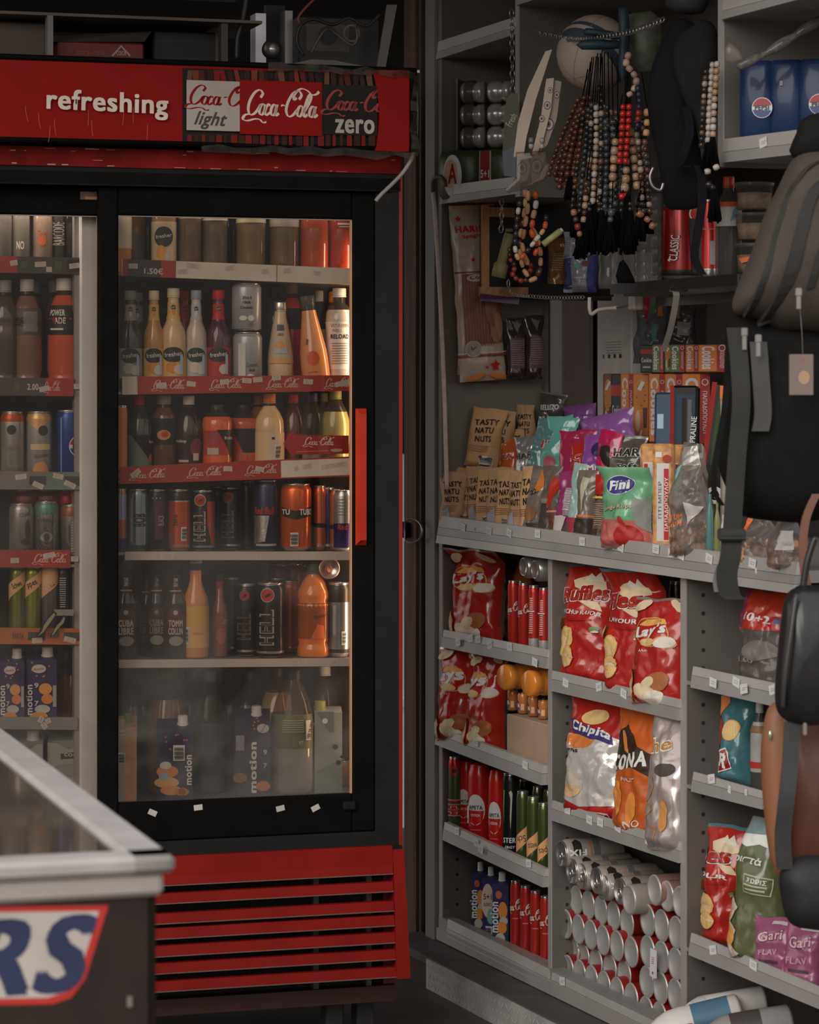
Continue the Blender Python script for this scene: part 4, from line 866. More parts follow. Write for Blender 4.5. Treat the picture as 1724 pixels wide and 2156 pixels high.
cocktail(330, 46, 1180, 'CUBA', 'LIBRE', 'dark rum cocktail bottle second in the row, dimmer lettering', d=.16, dim='6d6660')
cocktail(370, 48, 1180, 'TOMM', 'COLLIN', 'dark gin cocktail bottle with a maroon label beside the orange one', labc='46161c')
B('R', 4, 462, 34, 1206, 'beer', LIQ('5e3028'), 'small pink cider bottle right of the orange long-neck', fill=.9, d=.15, cap=blk, art=[('e', .1, .25, .3, .1, LB('7a3a36')), ('t', 'Itze', .3, .42, .3, .08, LB('7e6460'), 80)])
B('R', 4, 412, 55, 1166, 'beer', LIQ('9a6230'), 'long-necked orange drink bottle with a plain yellow-orange label', fill=.84, glass=CL, cap=cream, lab=[(.10, .50, LB('b0803c'))], art=[('bar', -.36, .22, .24, .16), ('r', .1, .24, .4, .02, LB('94652c'))])
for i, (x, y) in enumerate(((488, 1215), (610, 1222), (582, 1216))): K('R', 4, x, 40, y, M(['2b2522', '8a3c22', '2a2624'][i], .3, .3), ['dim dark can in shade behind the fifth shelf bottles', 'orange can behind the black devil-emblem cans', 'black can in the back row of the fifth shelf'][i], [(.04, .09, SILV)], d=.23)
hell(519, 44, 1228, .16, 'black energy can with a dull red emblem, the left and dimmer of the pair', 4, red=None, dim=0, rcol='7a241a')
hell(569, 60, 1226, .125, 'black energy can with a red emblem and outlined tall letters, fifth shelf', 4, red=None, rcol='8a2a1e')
B('R', 4, 660, 70, 1185, 'sports', LIQ('b05a26'), 'orange juice sports bottle with a dark cap standing on the fifth shelf', fill=.93, cap=LB('40403c'), glass=CL, lab=[(.20, .58, CLEAR('d8a878', .35, 'a06a3c'))], art=[('t', 'Orange', .22, .44, .44, .04, txtd, 12, .01), ('p', [(-.1, .2), (.35, .2), (.3, .34), (.1, .36)], LB('a84f1e')), ('ln', [(-.48, .45), (-.2, .45)], .01, LB('6a4a30'))])
K('R', 4, 713, 48, 1226, M('77777a', .22, .75), 'silver can with a barcode at the right end of the fifth shelf', [(.74, 1, M('2c2826', .3, .3)), (.06, .11, txtd)], [('bar', .2, .26, .2, .18), ('r', -.2, .5, .16, .4, M('a09e9c', .2, .8))])
# can lying on top with its end to the front
a = fa(693, .105); rr = 47 * FR.xy(a, .105).y / FPX / 2
can('drink_can', 'can lying on the back row with its shiny end and orange tab to the front', 'can', FR.m(a, .105, fz(693, 1197, .105), -8) @ Matrix.Rotation(pi / 2, 4, 'X') @ Matrix.Translation((0, 0, -.115)), rr * 1.05, .115, M('6a1d18', .3), lidmat=SILV)
for o in [q for q in D.objects if q.name.startswith('pull_tab') and q.parent and q.parent.get('label', '').startswith('can lying on the back')]:
    o.data.materials[0] = M('a0451e', .3, .4)
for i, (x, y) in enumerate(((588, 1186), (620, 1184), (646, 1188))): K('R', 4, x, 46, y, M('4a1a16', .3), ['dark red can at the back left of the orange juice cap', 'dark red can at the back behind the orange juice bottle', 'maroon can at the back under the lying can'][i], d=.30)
# ---- bottom of the right door
KF = lambda c, t: [('e', -.15, .83, .30, .05, LB('7e7a78')), ('e', -.15, .83, .24, .036, LB(c)), ('t', t, -.15, .83, .4, .03, LB('8a3a2a'), 8, .02)]
def box_at(x, w, ytop, d, yaw, side='R', row=5): a = fa(x, d); z = shz(side, row, a); return FR.m(a, d, z, yaw), w * FR.xy(a, d).y / FPX, FR.z(a, d, ytop) - z
m, w_, h_ = box_at(266, 44, 1510, .14, -13)
carton('juice_carton', 'peach juice carton with a green cap, left in the bottom of the fridge', 'carton', m, w_, .06, h_, LB('a27850'), [('r', -.28, .5, .44, 1.0, LB('7e7a74'))] + KF('8f8a86', 'Amita') + [('bar', -.2, .52, .34, .14)], cap=LB('4c5a2c'), capx=.1)
B('R', 5, 350, 86, 1408, 'jug', LIQ('5a4434'), 'big cloudy brown bottle behind the dark blue carton', d=.22, fill=.76, cap=LB('4f5030'), glass=CLD)
def motion(x, w, ytop, d, label, yaw, side='R', row=5, cap=gw, dp=.055, text=True, dark='1f1a33'):
    m, w_, h_ = box_at(x, w, ytop, d, yaw, side, row); ow = LB('a2622e'); ow2 = LB('8d8a88')
    fr_ = [('e', RN.uniform(-.4, .4), RN.uniform(.6, .86), .03, .012, LB('8c4a3a')) for i in range(9)] + [('e', -.2, .36, .3, .08, ow), ('e', -.22, .22, .34, .07, LB('b07a4a')), ('e', -.1, .12, .3, .06, ow), ('e', -.25, .44, .16, .05, LB('9c9890')), ('e', -.3, .3, .14, .05, LB('6d8088')), ('bar', .12, .60, .32, .20), ('e', .2, .10, .2, .05, LB('8a5a30')), ('c', .2, .10, .1, LB('6a3c1c'))]
    if text: fr_ += [('t', 'motion', .38, .38, 0, .16 * w_ * 1.5 / h_ if 0 else .085, LB('a8a29e'), 90, .04)]
    return carton('juice_carton', label, 'carton', m, w_, dp, h_, LB(dark), fr_, [('t', 'motion', 0, .35, .9, .2, LB('a8a29e'), 90, .04)], cap=cap, capx=.22)
motion(368, 76, 1516, .13, 'dark blue juice carton with a barcode beside the frame bottom', -13)
m, w_, h_ = box_at(531, 74, 1495, .13, -13); ow = LB('a2622e')
carton('juice_carton', 'purple-black juice carton with big upright white lettering', 'carton', m, w_, .055, h_, LB('221d30'), [('e', RN.uniform(.0, .3), RN.uniform(.78, .93), .03, .010, LB('8c4a3a')) for i in range(9)] + [('e', .3, .80, .17, .055, LB('8a8886')), ('t', 'Amita', .3, .8, .3, .03, LB('7c3a26'), 60, .02), ('t', 'motion', .02, .34, .60 * h_ / w_, .2 * w_ / h_, LB('aaa6a2'), 90, .05),
    ('r', -.35, .63, .24, .18, LB('6a6668')), ('e', -.35, .22, .2, .06, LB('6e5038')), ('e', .3, .12, .2, .06, LB('9a5a2c')), ('t', '9', .36, .52, .1, .06, LB('9a9694')), ('t', '7', .36, .36, .1, .06, LB('9a9694'))], cap=LB('8f8c8a'), capx=.12)
B('R', 5, 441, 74, 1412, 'jug', LIQ('3b3a38'), 'large dim clear bottle in the middle of the fridge bottom', d=.2, fill=.5, cap=LB('5a6062'), glass=CLD, lab=[(.4, .58, LB('3a3f42'))])
B('R', 5, 582, 72, 1406, 'jug', LIQ('77644e'), 'peach-tinted big bottle behind the olive-labelled one', d=.24, fill=.8, cap=LB('32302e'), glass=CL)
B('R', 5, 616, 90, 1409, 'jug', LIQ('63605a'), 'big clear bottle with a black cap and wide olive label', d=.14, fill=.40, cap=LB('232120'), glass=CLEAR('d8c4b0', .10, 'a08a70'), lab=[(.37, .645, LB('4a4a2c'))], art=[('r', 0, .60 - .018 * i, .5, .006, LB('84826c')) for i in range(6)] + [('bar', .36, .52, .14, .16), ('t', 'PET', .18, .42, .1, .03, LB('84826c'))])
B('R', 5, 684, 66, 1402, 'jug', LIQ('5c5650'), 'clear bottle with pale cap in the back right of the fridge bottom', d=.24, fill=.3, cap=gw, glass=CL)
m, w_, h_ = box_at(690, 58, 1490, .135, -13)
carton('juice_carton', 'pale green-grey carton with an olive cap near the right door edge', 'carton', m, w_, .06, h_, LB('6d706c'), [('p', [(-.45, .97), (.2, .97), (.2, .72), (.05, .72)], LB('565a58')), ('c', -.12, .86, .1, gw), ('e', .25, .55, .1, .03, LB('3a3836')), ('p', [(-.5, .0), (.5, .0), (.5, .4), (-.5, .25)], LB('5d6458')), ('c', .36, .36, .09, blk), ('c', .47, .43, .05, blk)], cap=LB('6a6a38'), capx=-.28, slant=.04)
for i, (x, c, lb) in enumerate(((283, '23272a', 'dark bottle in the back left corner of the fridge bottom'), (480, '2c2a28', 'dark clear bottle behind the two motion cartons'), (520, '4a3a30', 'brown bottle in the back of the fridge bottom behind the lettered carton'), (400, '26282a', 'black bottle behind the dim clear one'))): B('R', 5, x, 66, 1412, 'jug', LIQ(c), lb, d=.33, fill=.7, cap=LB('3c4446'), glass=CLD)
K('R', 5, 722, 40, 1600, M('6e5344', .4), 'tan can in the right corner of the fridge bottom', d=.2)
# ---- left door
for x, w, c, lb, ar in ((44, 38, '55524c', 'grey-green bottle at the far left of the top left shelf', [('t', 'NO', 0, .3, .4, .1, txtw)]), (90, 42, '6a5a50', 'grey bottle with orange lettering on the top left shelf', [('t', 'Sun', .0, .45, .5, .1, LB('8a4f2e')), ('e', 0, .36, .2, .06, LB('8a4a28'))]), (124, 26, '2a2725', 'black bottle with upright silver lettering on the top left shelf', [('t', 'BARCODE', 0, .45, .55 * 3.4, .16, LB('85807a'), 90)]), (150, 30, '161413', 'black bottle beside the white centre post, top left shelf', [])):
    B('L', 0, x, w, 398, 'straight', LIQ(c), lb, art=ar, cap=gw, fill=.8)
B('L', 0, 6, 40, 398, 'straight', LIQ('4a4742'), 'grey bottle cut by the picture edge on the top left shelf', cap=gw)
B('L', 1, 77, 38, 592, 'sports', LIQ('3a3431'), 'grey sports drink in the second row behind the brown one', d=.22, cap=greyc)
B('L', 1, 57, 64, 588, 'sports', LIQ('5a4238'), 'brown sports drink bottle with a grey label, left fridge door', cap=LB('8c8884'), lab=[(.50, .74, LB('403c3a'))], art=[('r', .15, .62, .5, .18, LB('5c5856')), ('t', 'ADE', -.3, .62, .3, .12, txtd, 90)])
B('L', 1, 112, 40, 590, 'sports', LIQ('4a3a34'), 'sports drink half hidden behind the red one', d=.2, cap=LB('8f8a86'))
B('L', 1, 135, 72, 586, 'sports', LIQ('8e3a26'), 'red sports drink bottle with a black label, left fridge door', cap=LB('a39e9a'), lab=[(.50, .76, LB('232020'))], art=[('t', 'POWER', -.2, .695, .5, .055, txtw, 0, .04), ('t', 'ADE', -.1, .625, .34, .055, txtw, 0, .04), ('r', -.28, .63, .1, .05, LB('6a2018')), ('r', .45, .64, .3, .2, LB('55524f')), ('r', -.2, .55, .4, .015, txtw)])
B('L', 1, 10, 60, 590, 'sports', LIQ('3a322e'), 'dark sports drink cut by the picture edge', cap=greyc)
K('L', 2, 26, 50, 866, M('8a8682', .25, .6), 'silver can with an orange rim at the left picture edge', [(.86, 1, M('84391e', .3, .3))], [('c', .0, .75, .2, LB('2c2a2a')), ('r', 0, .5, .7, .05, LB('5c5856'))])
K('L', 2, 82, 54, 866, M('8c8884', .25, .5), 'white coffee can with a gold rim on the third left shelf', [(.88, 1, M('9c7c54', .3, .4))], [('p', [(-.6, .9), (.6, .9), (0, .74)], M('9c7c54', .3, .4)), ('c', .2, .74, .2, LB('333030')), ('r', .1, .52, .8, .08, LB('a08a6c')), ('t', 'Vanilla', .1, .40, .6, .05, LB('55504c'), 6), ('e', .1, .2, .3, .12, LB('9a6a3c'))])
K('L', 2, 145, 54, 863, M('22376a', .25, .4), 'bright blue cola can with a round red-white-blue emblem', [(.95, 1, SILV)], [('pep', .46, .52, .40), ('r', -.28, .5, .06, .8, M('6a86b4', .2, .4))])
for i, (x, lb) in enumerate(((52, 'black-red can in the second row behind the grey can'), (98, 'black-red can in the second row behind the teal-topped can'), (143, 'bright red-topped can in the second row behind the brown-topped can'))): K('L', 3, x, 50, 1030, M(['2a1a18', '2a1a18', '7c1c14'][i], .25, .3), lb, [(.80, .96, M('7a1f16', .25, .4) if i < 2 else M('a02a18', .25, .4))], [('t', 'ENERGY', 0, .88, .6, .05, txtw)] if i < 2 else [], d=.22)
K('L', 3, 45, 52, 1060, M('77746f', .25, .6), 'grey coffee can with a dark figure on the fourth left shelf', [], [('t', 'CESAR', .2, .82, .5, .07, LB('4a4745'), 8), ('e', .3, .55, .12, .18, LB('2c2a29')), ('e', .2, .36, .2, .06, LB('2c2a29')), ('t', 'ONE', .25, .2, .4, .08, txtd)])
K('L', 3, 98, 52, 1055, M('807e7a', .2, .8), 'silver coffee can with a teal top and sunburst rays', [(.78, .98, M('46665c', .3, .3))], [('ln', [(.28 * cos(k * pi / 12) + .03, .42 + .16 * sin(k * pi / 12)), (.62 * cos(k * pi / 12) + .03, .42 + .42 * sin(k * pi / 12))], .015, LB('4a4846')) for k in range(24)] + [('c', .03, .43, .25, LB('3d3b3a')), ('c', .03, .43, .2, M('6d6b68', .25, .6)), ('e', .03, .42, .1, .07, LB('333130')), ('t', 'DOUBLESHOT', .05, .7, .8, .05, LB('3d3b3a'))])
K('L', 3, 151, 50, 1062, M('7d7b77', .2, .8), 'silver coffee can with a brown top beside the white post', [(.80, .98, M('6a4029', .3, .3))], [('r', .18, .42, .4, .66, LB('5c5a57'))] + [('r', .18, .7 - .045 * i, .34, .014, LB('8e8b88')) for i in range(14)])
sch = LB('a07c5c')
for i, (x, w, c, lb, tx) in enumerate(((36, 34, '565a26', 'green tonic can with a peach sash at the left picture edge', 'Schwe'), (69, 36, '62642a', 'green tonic can with a peach sash, second from the left edge', 'ppes'), (104, 36, '5f5b58', 'silver-grey tonic can with a wide peach sash', 'dai'), (133, 28, '2a2826', 'black can with silver print beside the tonic cans', ''))):
    K('L', 4, x, w, 1192, M(c, .22, .6), lb, [(0, .12, M('3a3c1c', .3, .4))] if i < 2 else [], ([('p', [(-.7, .52), (.7, .78), (.7, 1.0 if i == 2 else .96), (-.7, .74)], sch), ('t', tx, 0, .75, .6, .08, txtd, 25)] if i < 3 else [('r', 0, .45 + .03 * k, .4, .012, LB('7e7a76')) for k in range(14)]) + ([('p', [(-.7, .56), (.7, .84), (.7, .98), (-.7, .98)], sch)] if i == 2 else []))
motion(28, 62, 1386, .13, 'dark blue juice carton with a white cap at the picture edge', -13, 'L', 5, text=False) if False else None
def lmotion(x, w, ytop, label, k):
    m, w_, h_ = box_at(x, w, ytop, .125, -13, 'L', 5)
    carton('juice_carton', label, 'carton', m, w_, .06, h_, LB('2a2440'), [('e', RN.uniform(-.4, .3), RN.uniform(.66, .92), .035, .012, LB('8c5a4a')) for i in range(10)] + [('e', -.1, .78, .24, .06, LB('94908e')), ('t', 'Amita', -.1, .78, .36, .04, LB('8c3a26'), 8, .02), ('e', .12, .5, .22, .08, LB('b0743c')), ('e', .18, .36, .2, .07, LB('a8622c')), ('e', .02, .22, .26, .06, LB('8d8780')), ('e', -.1, .12, .3, .06, LB('9a6a3a')), ('t', '9', -.18, .55, .14, .07, LB('9a9694')), ('t', '7', -.18, .3, .14, .07, LB('9a9694')), ('t', 'motion', -.42, .35, .3 * h_ / w_ * 1.4, .09, LB('a8a29e'), 90, .03), ('r', .43, .4, .12, .3, LB('7a7678'))], cap=LB('98938f'), capx=.16)
lmotion(28, 50, 1376, 'dark blue fruit juice carton with a white cap at the left picture edge', 0)
lmotion(90, 62, 1372, 'dark blue fruit juice carton with a white cap inside the left door', 1)
B('L', 5, 137, 34, 1372, 'straight', LIQ('5a2c1a'), 'brown tea bottle beside the white post under the orange rail', d=.17, fill=.66, cap=LB('4a4644'), glass=CLD)
for x, w, y, lb, tx in ((60, 64, 1548, 'pale milk carton with a white cap above the freezer lid', ''), (148, 92, 1545, 'pale grey oat drink carton with a dark printed word', 'coon')):
    m, w_, h_ = box_at(x, w, y, .13, -13, 'L', 6)
    carton('milk_carton', lb, 'carton', m, w_, .07, h_, LB('75736f'), [('p', [(-.4, .93), (.4, .93), (.0, .80)], LB('5f5d59'))] + ([('p', [(-.2, .74), (.36, .78), (.36, .68), (-.2, .66)], LB('393736')), ('t', tx, .08, .72, .4, .05, LB('8a8784'), -4, .02), ('e', .0, .5, .4, .1, LB('6a6864'))] if tx else []), cap=LB('9a9793'), capx=.22 if tx else .15)
K('L', 6, 190, 26, 1600, M('6c6966', .3, .3), 'grey can beside the oat drink carton', d=.2)
# ================================================================== shelving wall
def wa(x, d=0.0): return WL.a(x, d)
def wz(x, y, d=0.0): return WL.z(WL.a(x, d), d, y)
def wxy(x, y, d=0.0): a = WL.a(x, d); return a, WL.z(a, d, y)
S0, S1a, S1b, S2a, S2b, S3 = wa(933), wa(1156), wa(1162.5), wa(1435), wa(1446), 2.06
CT = 1.13                                            # counter lip top
unit = thing('shelving_unit', 'grey metal snack shelving unit with three columns under a long counter', 'shelf', wm)
SG = M('6f6b68', .42, .15, vary=.09, vscale=4); SGD = M('5d5956', .45, .1, vary=.12, vscale=4); SGI = M('4e4a46', .38, .1, vary=.1, vscale=4); LIPM = M('8b8884', .36, .2, vary=.10, vscale=6); LIPD = M('7c7976', .38, .2, vary=.1, vscale=6); LINE = M('3a2e28', .7)  # paler lips and darker inner panels paint in the frontal light
def panel(s0, s1, z0, z1, d1, name='divider', holes=None, parent=unit, m=SGI, d0=0.0):
    b = MB(); b.box(s0, s1, d0, d1, z0, z1, m); b.box(s0, s1, d0 - .003, d0, z0, z1, GREYL)
    if holes:
        for k in range(int((z1 - z0) / .0375) - 1):
            z = z0 + .03 + k * .0375
            b.decals([('c', holes, z, .0042, M('1b1816', .8))], lambda x, zz, o: (s1 + o, x, zz), 1, 1, .1, .0005)
    return b.build(name, parent)
panel(S0 - .022, S0, .06, CT - .03, .36, 'side_panel', .037)
panel(S1a, S1b, .06, CT - .03, .36, 'divider', .037); panel(S2a, S2b, .06, CT - .03, .36, 'divider', .037); panel(S3, S3 + .02, .06, CT - .03, .36, 'side_panel')
b = MB(); b.box(S0 - .02, S3 + .02, .36, .37, .06, CT - .03, SGD); b.build('back_panel', unit)
WSH = {}
STK = M('bdb7b2', .7)
def wshelf(key, x0, x1, tops, bots, stickers=(), parent=unit, dep=.355, sA=None, sB=None, out=.004, bands=(.58,), body=True):
    """shelf board with a folded front lip, seen from column x0 to x1 between the rows tops and bots"""
    A, B_ = wa(x0, -out), wa(x1, -out); zf = lambda x, y: WL.z(wa(x, -out), -out, y)
    zt0, zt1, zb0, zb1 = zf(x0, tops[0]), zf(x1, tops[1]), zf(x0, bots[0]), zf(x1, bots[1])
    b = MB(); base = lambda a: (zb0 + (zb1 - zb0) * (a - A) / (B_ - A)) + .010
    WSH[key] = lambda a: base(a) + .0025
    sa, sb = (A if sA is None else sA), (B_ if sB is None else sB)
    if body:
        b.hexa([(sa, 0, base(sa) - .008), (sb, 0, base(sb) - .008), (sb, dep, base(sb) - .008), (sa, dep, base(sa) - .008), (sa, 0, base(sa)), (sb, 0, base(sb)), (sb, dep, base(sb)), (sa, dep, base(sa))], SG)
    root = b.build('shelf', parent) if body else None
    l = MB(); fr = [1.0] + list(bands) + [0.0]
    for i in range(len(fr) - 1):
        o = out + .0035 * i; u, v = fr[i], fr[i + 1]; q = lambda z0, z1, f: z0 + (z1 - z0) * f
        l.hexa([(A, -o - .003, q(zb0, zt0, v)), (B_, -o - .003, q(zb1, zt1, v)), (B_, 0, q(zb1, zt1, v)), (A, 0, q(zb0, zt0, v)), (A, -o, q(zb0, zt0, u) - .0008), (B_, -o, q(zb1, zt1, u) - .0008), (B_, 0, q(zb1, zt1, u) - .0008), (A, 0, q(zb0, zt0, u) - .0008)], LIPM if i % 2 == 0 else LIPD)
    lip = l.build('price_lip', root or parent)
    for q_ in stickers:
        x, y, w_, h_ = (q_ + (.030, .015))[:4]; rot = RN.uniform(-14, 14); a, z = wxy(x, y, -out - .005); sgm = MB(); tt = (x - x0) / (x1 - x0); yS = -out - .0042 if y < (tops[0] + (tops[1] - tops[0]) * tt) * .5 + (bots[0] + (bots[1] - bots[0]) * tt) * .5 else -out - .0112
        sgm.decals([('r', a, z, w_, h_ * 1.25, STK, rot), ('r', a + .002, z + .002, w_ * .6, .0012, M('7b6a62', .7), rot), ('r', a, z - .002, w_ * .5, .0012, M('7b6a62', .7), rot)], flat_map(yS), 1, 1, .1, .0003); sgm.build('price_sticker', root or parent)
    return root
wshelf('LA', 934, 1155, (1325, 1367), (1362, 1408), [(969, 1352), (990, 1344), (1006, 1346), (1030, 1358), (1072, 1362), (1131, 1394)], sA=S0, sB=S1a)
wshelf('LB', 920, 1144, (1529, 1611), (1567, 1653), [(1001, 1563), (1105, 1611)], sA=S0, sB=S1a, out=.012)
wshelf('LC', 936, 1147, (1730, 1829), (1768, 1868), [(961, 1750), (1002, 1774), (1017, 1788), (1112, 1818)], sA=S0, sB=S1a, out=.012)
wshelf('LD', 943, 1157, (1934, 2040), (1970, 2078), [], sA=S0, sB=S1a, bands=(.45,))
wshelf('MA', 1163, 1433, (1411, 1472), (1454, 1517), [(1190, 1438), (1260, 1446), (1312, 1460), (1358, 1468)], sA=S1b, sB=S2a)
wshelf('MB', 1163, 1434, (1684, 1773), (1726, 1817), [(1194, 1705), (1240, 1726), (1263, 1731), (1300, 1742), (1365, 1771), (1389, 1778)], sA=S1b, sB=S2a)
wshelf('MC', 1163, 1434, (2046, 2176), (2085, 2222), [(1183, 2066)], sA=S1b, sB=S2a, body=True)
wshelf('RA', 1459, 1634, (1402, 1438), (1447, 1487), [(1507, 1437), (1549, 1436), (1572, 1450), (1626, 1452)], sA=S2b, sB=S3)
wshelf('RB', 1460, 1610, (1624, 1666), (1666, 1704), [(1497, 1640), (1535, 1662, .012, .012), (1570, 1668, .010, .01)], sA=S2b, sB=S3)
wshelf('RC', 1455, 1730, (1963, 2079), (2010, 2124), [(1500, 2000), (1585, 2032)], sA=S2b, sB=S3)
wshelf('RD', 1455, 1730, (2205, 2370), (2250, 2420), [], sA=S2b, sB=S3)
# base rails under the columns
b = MB(); b.box(S0 - .022, S3, -.010, .03, .078, .108, GREYL); b.box(S0 - .022, S3, -.004, .03, .108, .135, SG); b.box(S0 - .022, S3, .0, .03, .062, .078, SGD); b.build('plinth', unit)
# counter
CE = wa(1678, -.02)
b = MB(); b.box(S0 - .02, CE, 0, .62, CT - .045, CT - .022, SG); ctr = b.build('counter', unit)
wshelf('CT', 925, 1678, (1085, 1183), (1143, 1250), [(974, 1110), (997, 1114, .008, .007), (1029, 1118), (1071, 1122), (1131, 1124), (1225, 1140), (1287, 1146), (1306, 1152), (1380, 1156), (1413, 1164), (1433, 1168), (1492, 1176), (1583, 1186), (1591, 1204, .008, .012), (1630, 1192)], parent=ctr, bands=(.58, .30), body=False, out=.012)
CS = CT - .0215
# warm fridge reflection on the counter lip is left out; back wall of the recess above the counter
def backstrip(x0, x1, d, z0, z1, m, name): b = MB(); b.box(wa(x0, d), wa(x1, d), d, d + .01, z0, z1, m); return struct(name, b, wm)
ZA, ZB = CT - .03, 2.75
backstrip(1040, 1146, .56, ZA, ZB, M('65615e', .6), 'wall_left')
backstrip(1150, 1186, .56, ZA, ZB, M('716d69', .55), 'wall_centre')
backstrip(1183, 1241, .54, ZA, ZB, M('4a3c35', .5, vary=.25, stretch=(20, 20, .8)), 'trim_7')
backstrip(1241, 1257, .56, ZA, ZB, M('1d1b1a', .5), 'trim_8')
backstrip(1146, 1150, .55, ZA, ZB, M('2a2e33', .4), 'trim_9')
backstrip(1329, 1760, .60, ZA, ZB, M('3a3735', .6), 'wall_right')
b = MB(); a0, a1 = wa(1257, .5), wa(1329, .5); b.box(a0, a1, .5, .56, CT - .02, 1.80, M('958e89', .45, gain=2.8), .003)
ax, zx = wxy(1292, 730, .5); b.decals([('r', ax, zx + .012 - .007 * i, .09, .0012, M('47433f', .6)) for i in range(5)] + [('r', ax - .06 + .034 * i, wz(1292, 750, .5), .012 if i else .005, .010, M('1f1c1b', .6)) for i in range(4)], flat_map(.5), 1, 1, .2)
solo('wall_heater', b, 'pale grey upright heater panel with four small dark buttons behind the counter', 'heater', wm)
b = MB(); b.box(S0 - .03, S0 - .002, .0, .27, CT - .045, 2.75, M('545049', .45, .1, vary=.08, vscale=4)); b.box(S0 - .034, S0, -.004, .0, CT - .05, 2.75, M('4c4946', .5))
b.decals([('c', .03, wz(930, 448), .006, M('3a2a22', .7)), ('c', .035, wz(930, 950, 0), .004, M('4a4643', .6))], lambda x, z, o: (S0 - .002 + o, x, z), 1, 1, .1); struct('wall_side', b, wm)
# upper shelves: left bay with divider, long top board, right bay
up = thing('upper_shelf', 'grey upper shelf bay with beer packs near the black post', 'shelf', wm)
D1 = wa(1087)
b = MB(); b.box(S0, D1 + .02, .26, .27, 1.9, 2.75, M('57524e', .45, vary=.1)); b.build('back_panel', up)
panel(D1, D1 + .02, 1.90, 2.75, .26, 'divider', None, up)
wshelf('UA', 930, 1087, (391, 371), (430, 409), [], parent=up, dep=.26, sA=S0, sB=D1, bands=(.42,))
wshelf('UB', 922, 1087, (87, 34), (126, 73), [], parent=up, dep=.26, sA=S0, sB=D1, bands=(.42,))
up2 = thing('upper_shelf', 'grey upper shelf bay holding the blue cola pack', 'shelf', wm)
D2 = wa(1514)
panel(D2, D2 + .022, 1.895, 2.75, .30, 'side_panel', None, up2)
wshelf('UR', 1523, 1760, (292, 262), (343, 316), [(1606, 300)], parent=up2, dep=.30, sA=D2 + .022, sB=S3, bands=(.45,))
wshelf('US', 1523, 1760, (0, -60), (42, -20), [], parent=up2, dep=.30, sA=D2 + .022, sB=S3, bands=(.45,))
b = MB(); b.box(D2 + .02, S3, .3, .31, 1.9, 2.75, M('45413e', .5)); b.build('back_panel', up2)
b = MB(); b.box(D1 + .02, D2, .34, .35, 1.95, 2.75, M('45403c', .5, vary=.15)); b.box(D1 + .02, D2, -.01, .34, 2.345, 2.385, SG); struct('wall_upper', b, wm)
# dark glass shelf
GSZ = wz(1340, 592, .08); GS0 = wa(1288, .08)
b = MB(); b.box(GS0, wa(1556, .08), .08, .40, GSZ - .010, GSZ - .002, CLEAR('70726f', .3, '252524', 0, 1.5, .04)); b.box(GS0, wa(1556, .08), .076, .08, GSZ - .026, GSZ - .002, M('222120', .25, .2)); 
b.box(wa(1380, .2), wa(1556, .2), .2, .215, GSZ - .05, GSZ - .028, M('4b4846', .35, .3)); b.box(GS0 + .02, GS0 + .04, .1, .56, GSZ - .03, GSZ - .011, SGD); b.box(1.15, 1.17, .1, .56, GSZ - .03, GSZ - .011, SGD)
solo('glass_shelf', b, 'dark glass shelf on a metal bar above the counter', 'shelf', wm)
# open wooden display tray with a black back
TS = .115
tz = lambda x, y: (WL.d(x, TS), WL.z(TS, WL.d(x, TS), y))
d0, d1, dm = WL.d(1016, TS), WL.d(1292, TS), WL.d(1115, TS); z1, z0 = tz(1020, 432)[1], tz(1020, 604)[1]
cork = M('8a6648', .7, vary=.3, vscale=60); wood = M('8f6a4a', .6, vary=.2, stretch=(20, 20, 3))
t = thing('display_tray', 'open tray with cork-coloured frame and black back holding beads and a torch', 'tray', wm)
b = MB(); b.box(TS - .014, TS, d0, d0 + .018, z0, z1, wood); b.build('post', t)
b = MB(); b.box(TS - .014, TS + .004, d0 - .006, dm, z0 - .024, z0, cork); b.build('cork_edge', t)
b = MB(); SE = .29; e0, e1 = WL.d(1112, SE), WL.d(1292, SE); zt_ = WL.z(SE, e0, 597); zb2 = WL.z(SE, e0, 622); b.hexa([(SE, e0, zb2), (SE, e1, zb2), (TS, e1, zb2), (TS, dm, zb2), (SE, e0, zt_), (SE, e1, zt_), (TS, e1, zt_), (TS, dm, zt_)], M('131211', .5, spec=.15))
b.box(TS - .014, TS - .002, d0, d1, z0 - .006, z0 - .0005, M('1c1a19', .5)); b.build('black_edge', t)
b = MB(); b.box(TS - .018, TS - .012, d0, d1, z0 - .03, z1, M('171615', .6)); b.build('back', t)
b = MB(); e0, e1 = tz(1030, 440), tz(1085, 452); b.box(TS - .012, TS - .004, e0[0], e1[0], tz(1040, 456)[1], tz(1040, 436)[1], wood); b.build('top_rail', t)
TZ = z0
# white walking cane hooked on the shelf end
b = MB(); P = [(938, 392), (936, 381), (928, 373), (917, 374), (911, 384), (911, 400), (915, 440), (920, 520), (926, 620), (931, 720), (935, 820), (938, 920), (941, 1030)]
pts = crom([(wa(x, -.03), -.03, wz(x, y, -.03)) for x, y in P], 5); k = 27
b.tube(pts[:k], .0055, M('3f3430', .5), 8); b.tube(pts[k - 1:], .0055, M('a2938a', .6, vary=.15, vscale=60), 8)
solo('walking_cane', b, 'thin whitish walking cane with a dark crook hooked over the upper shelf end', 'cane', wm)
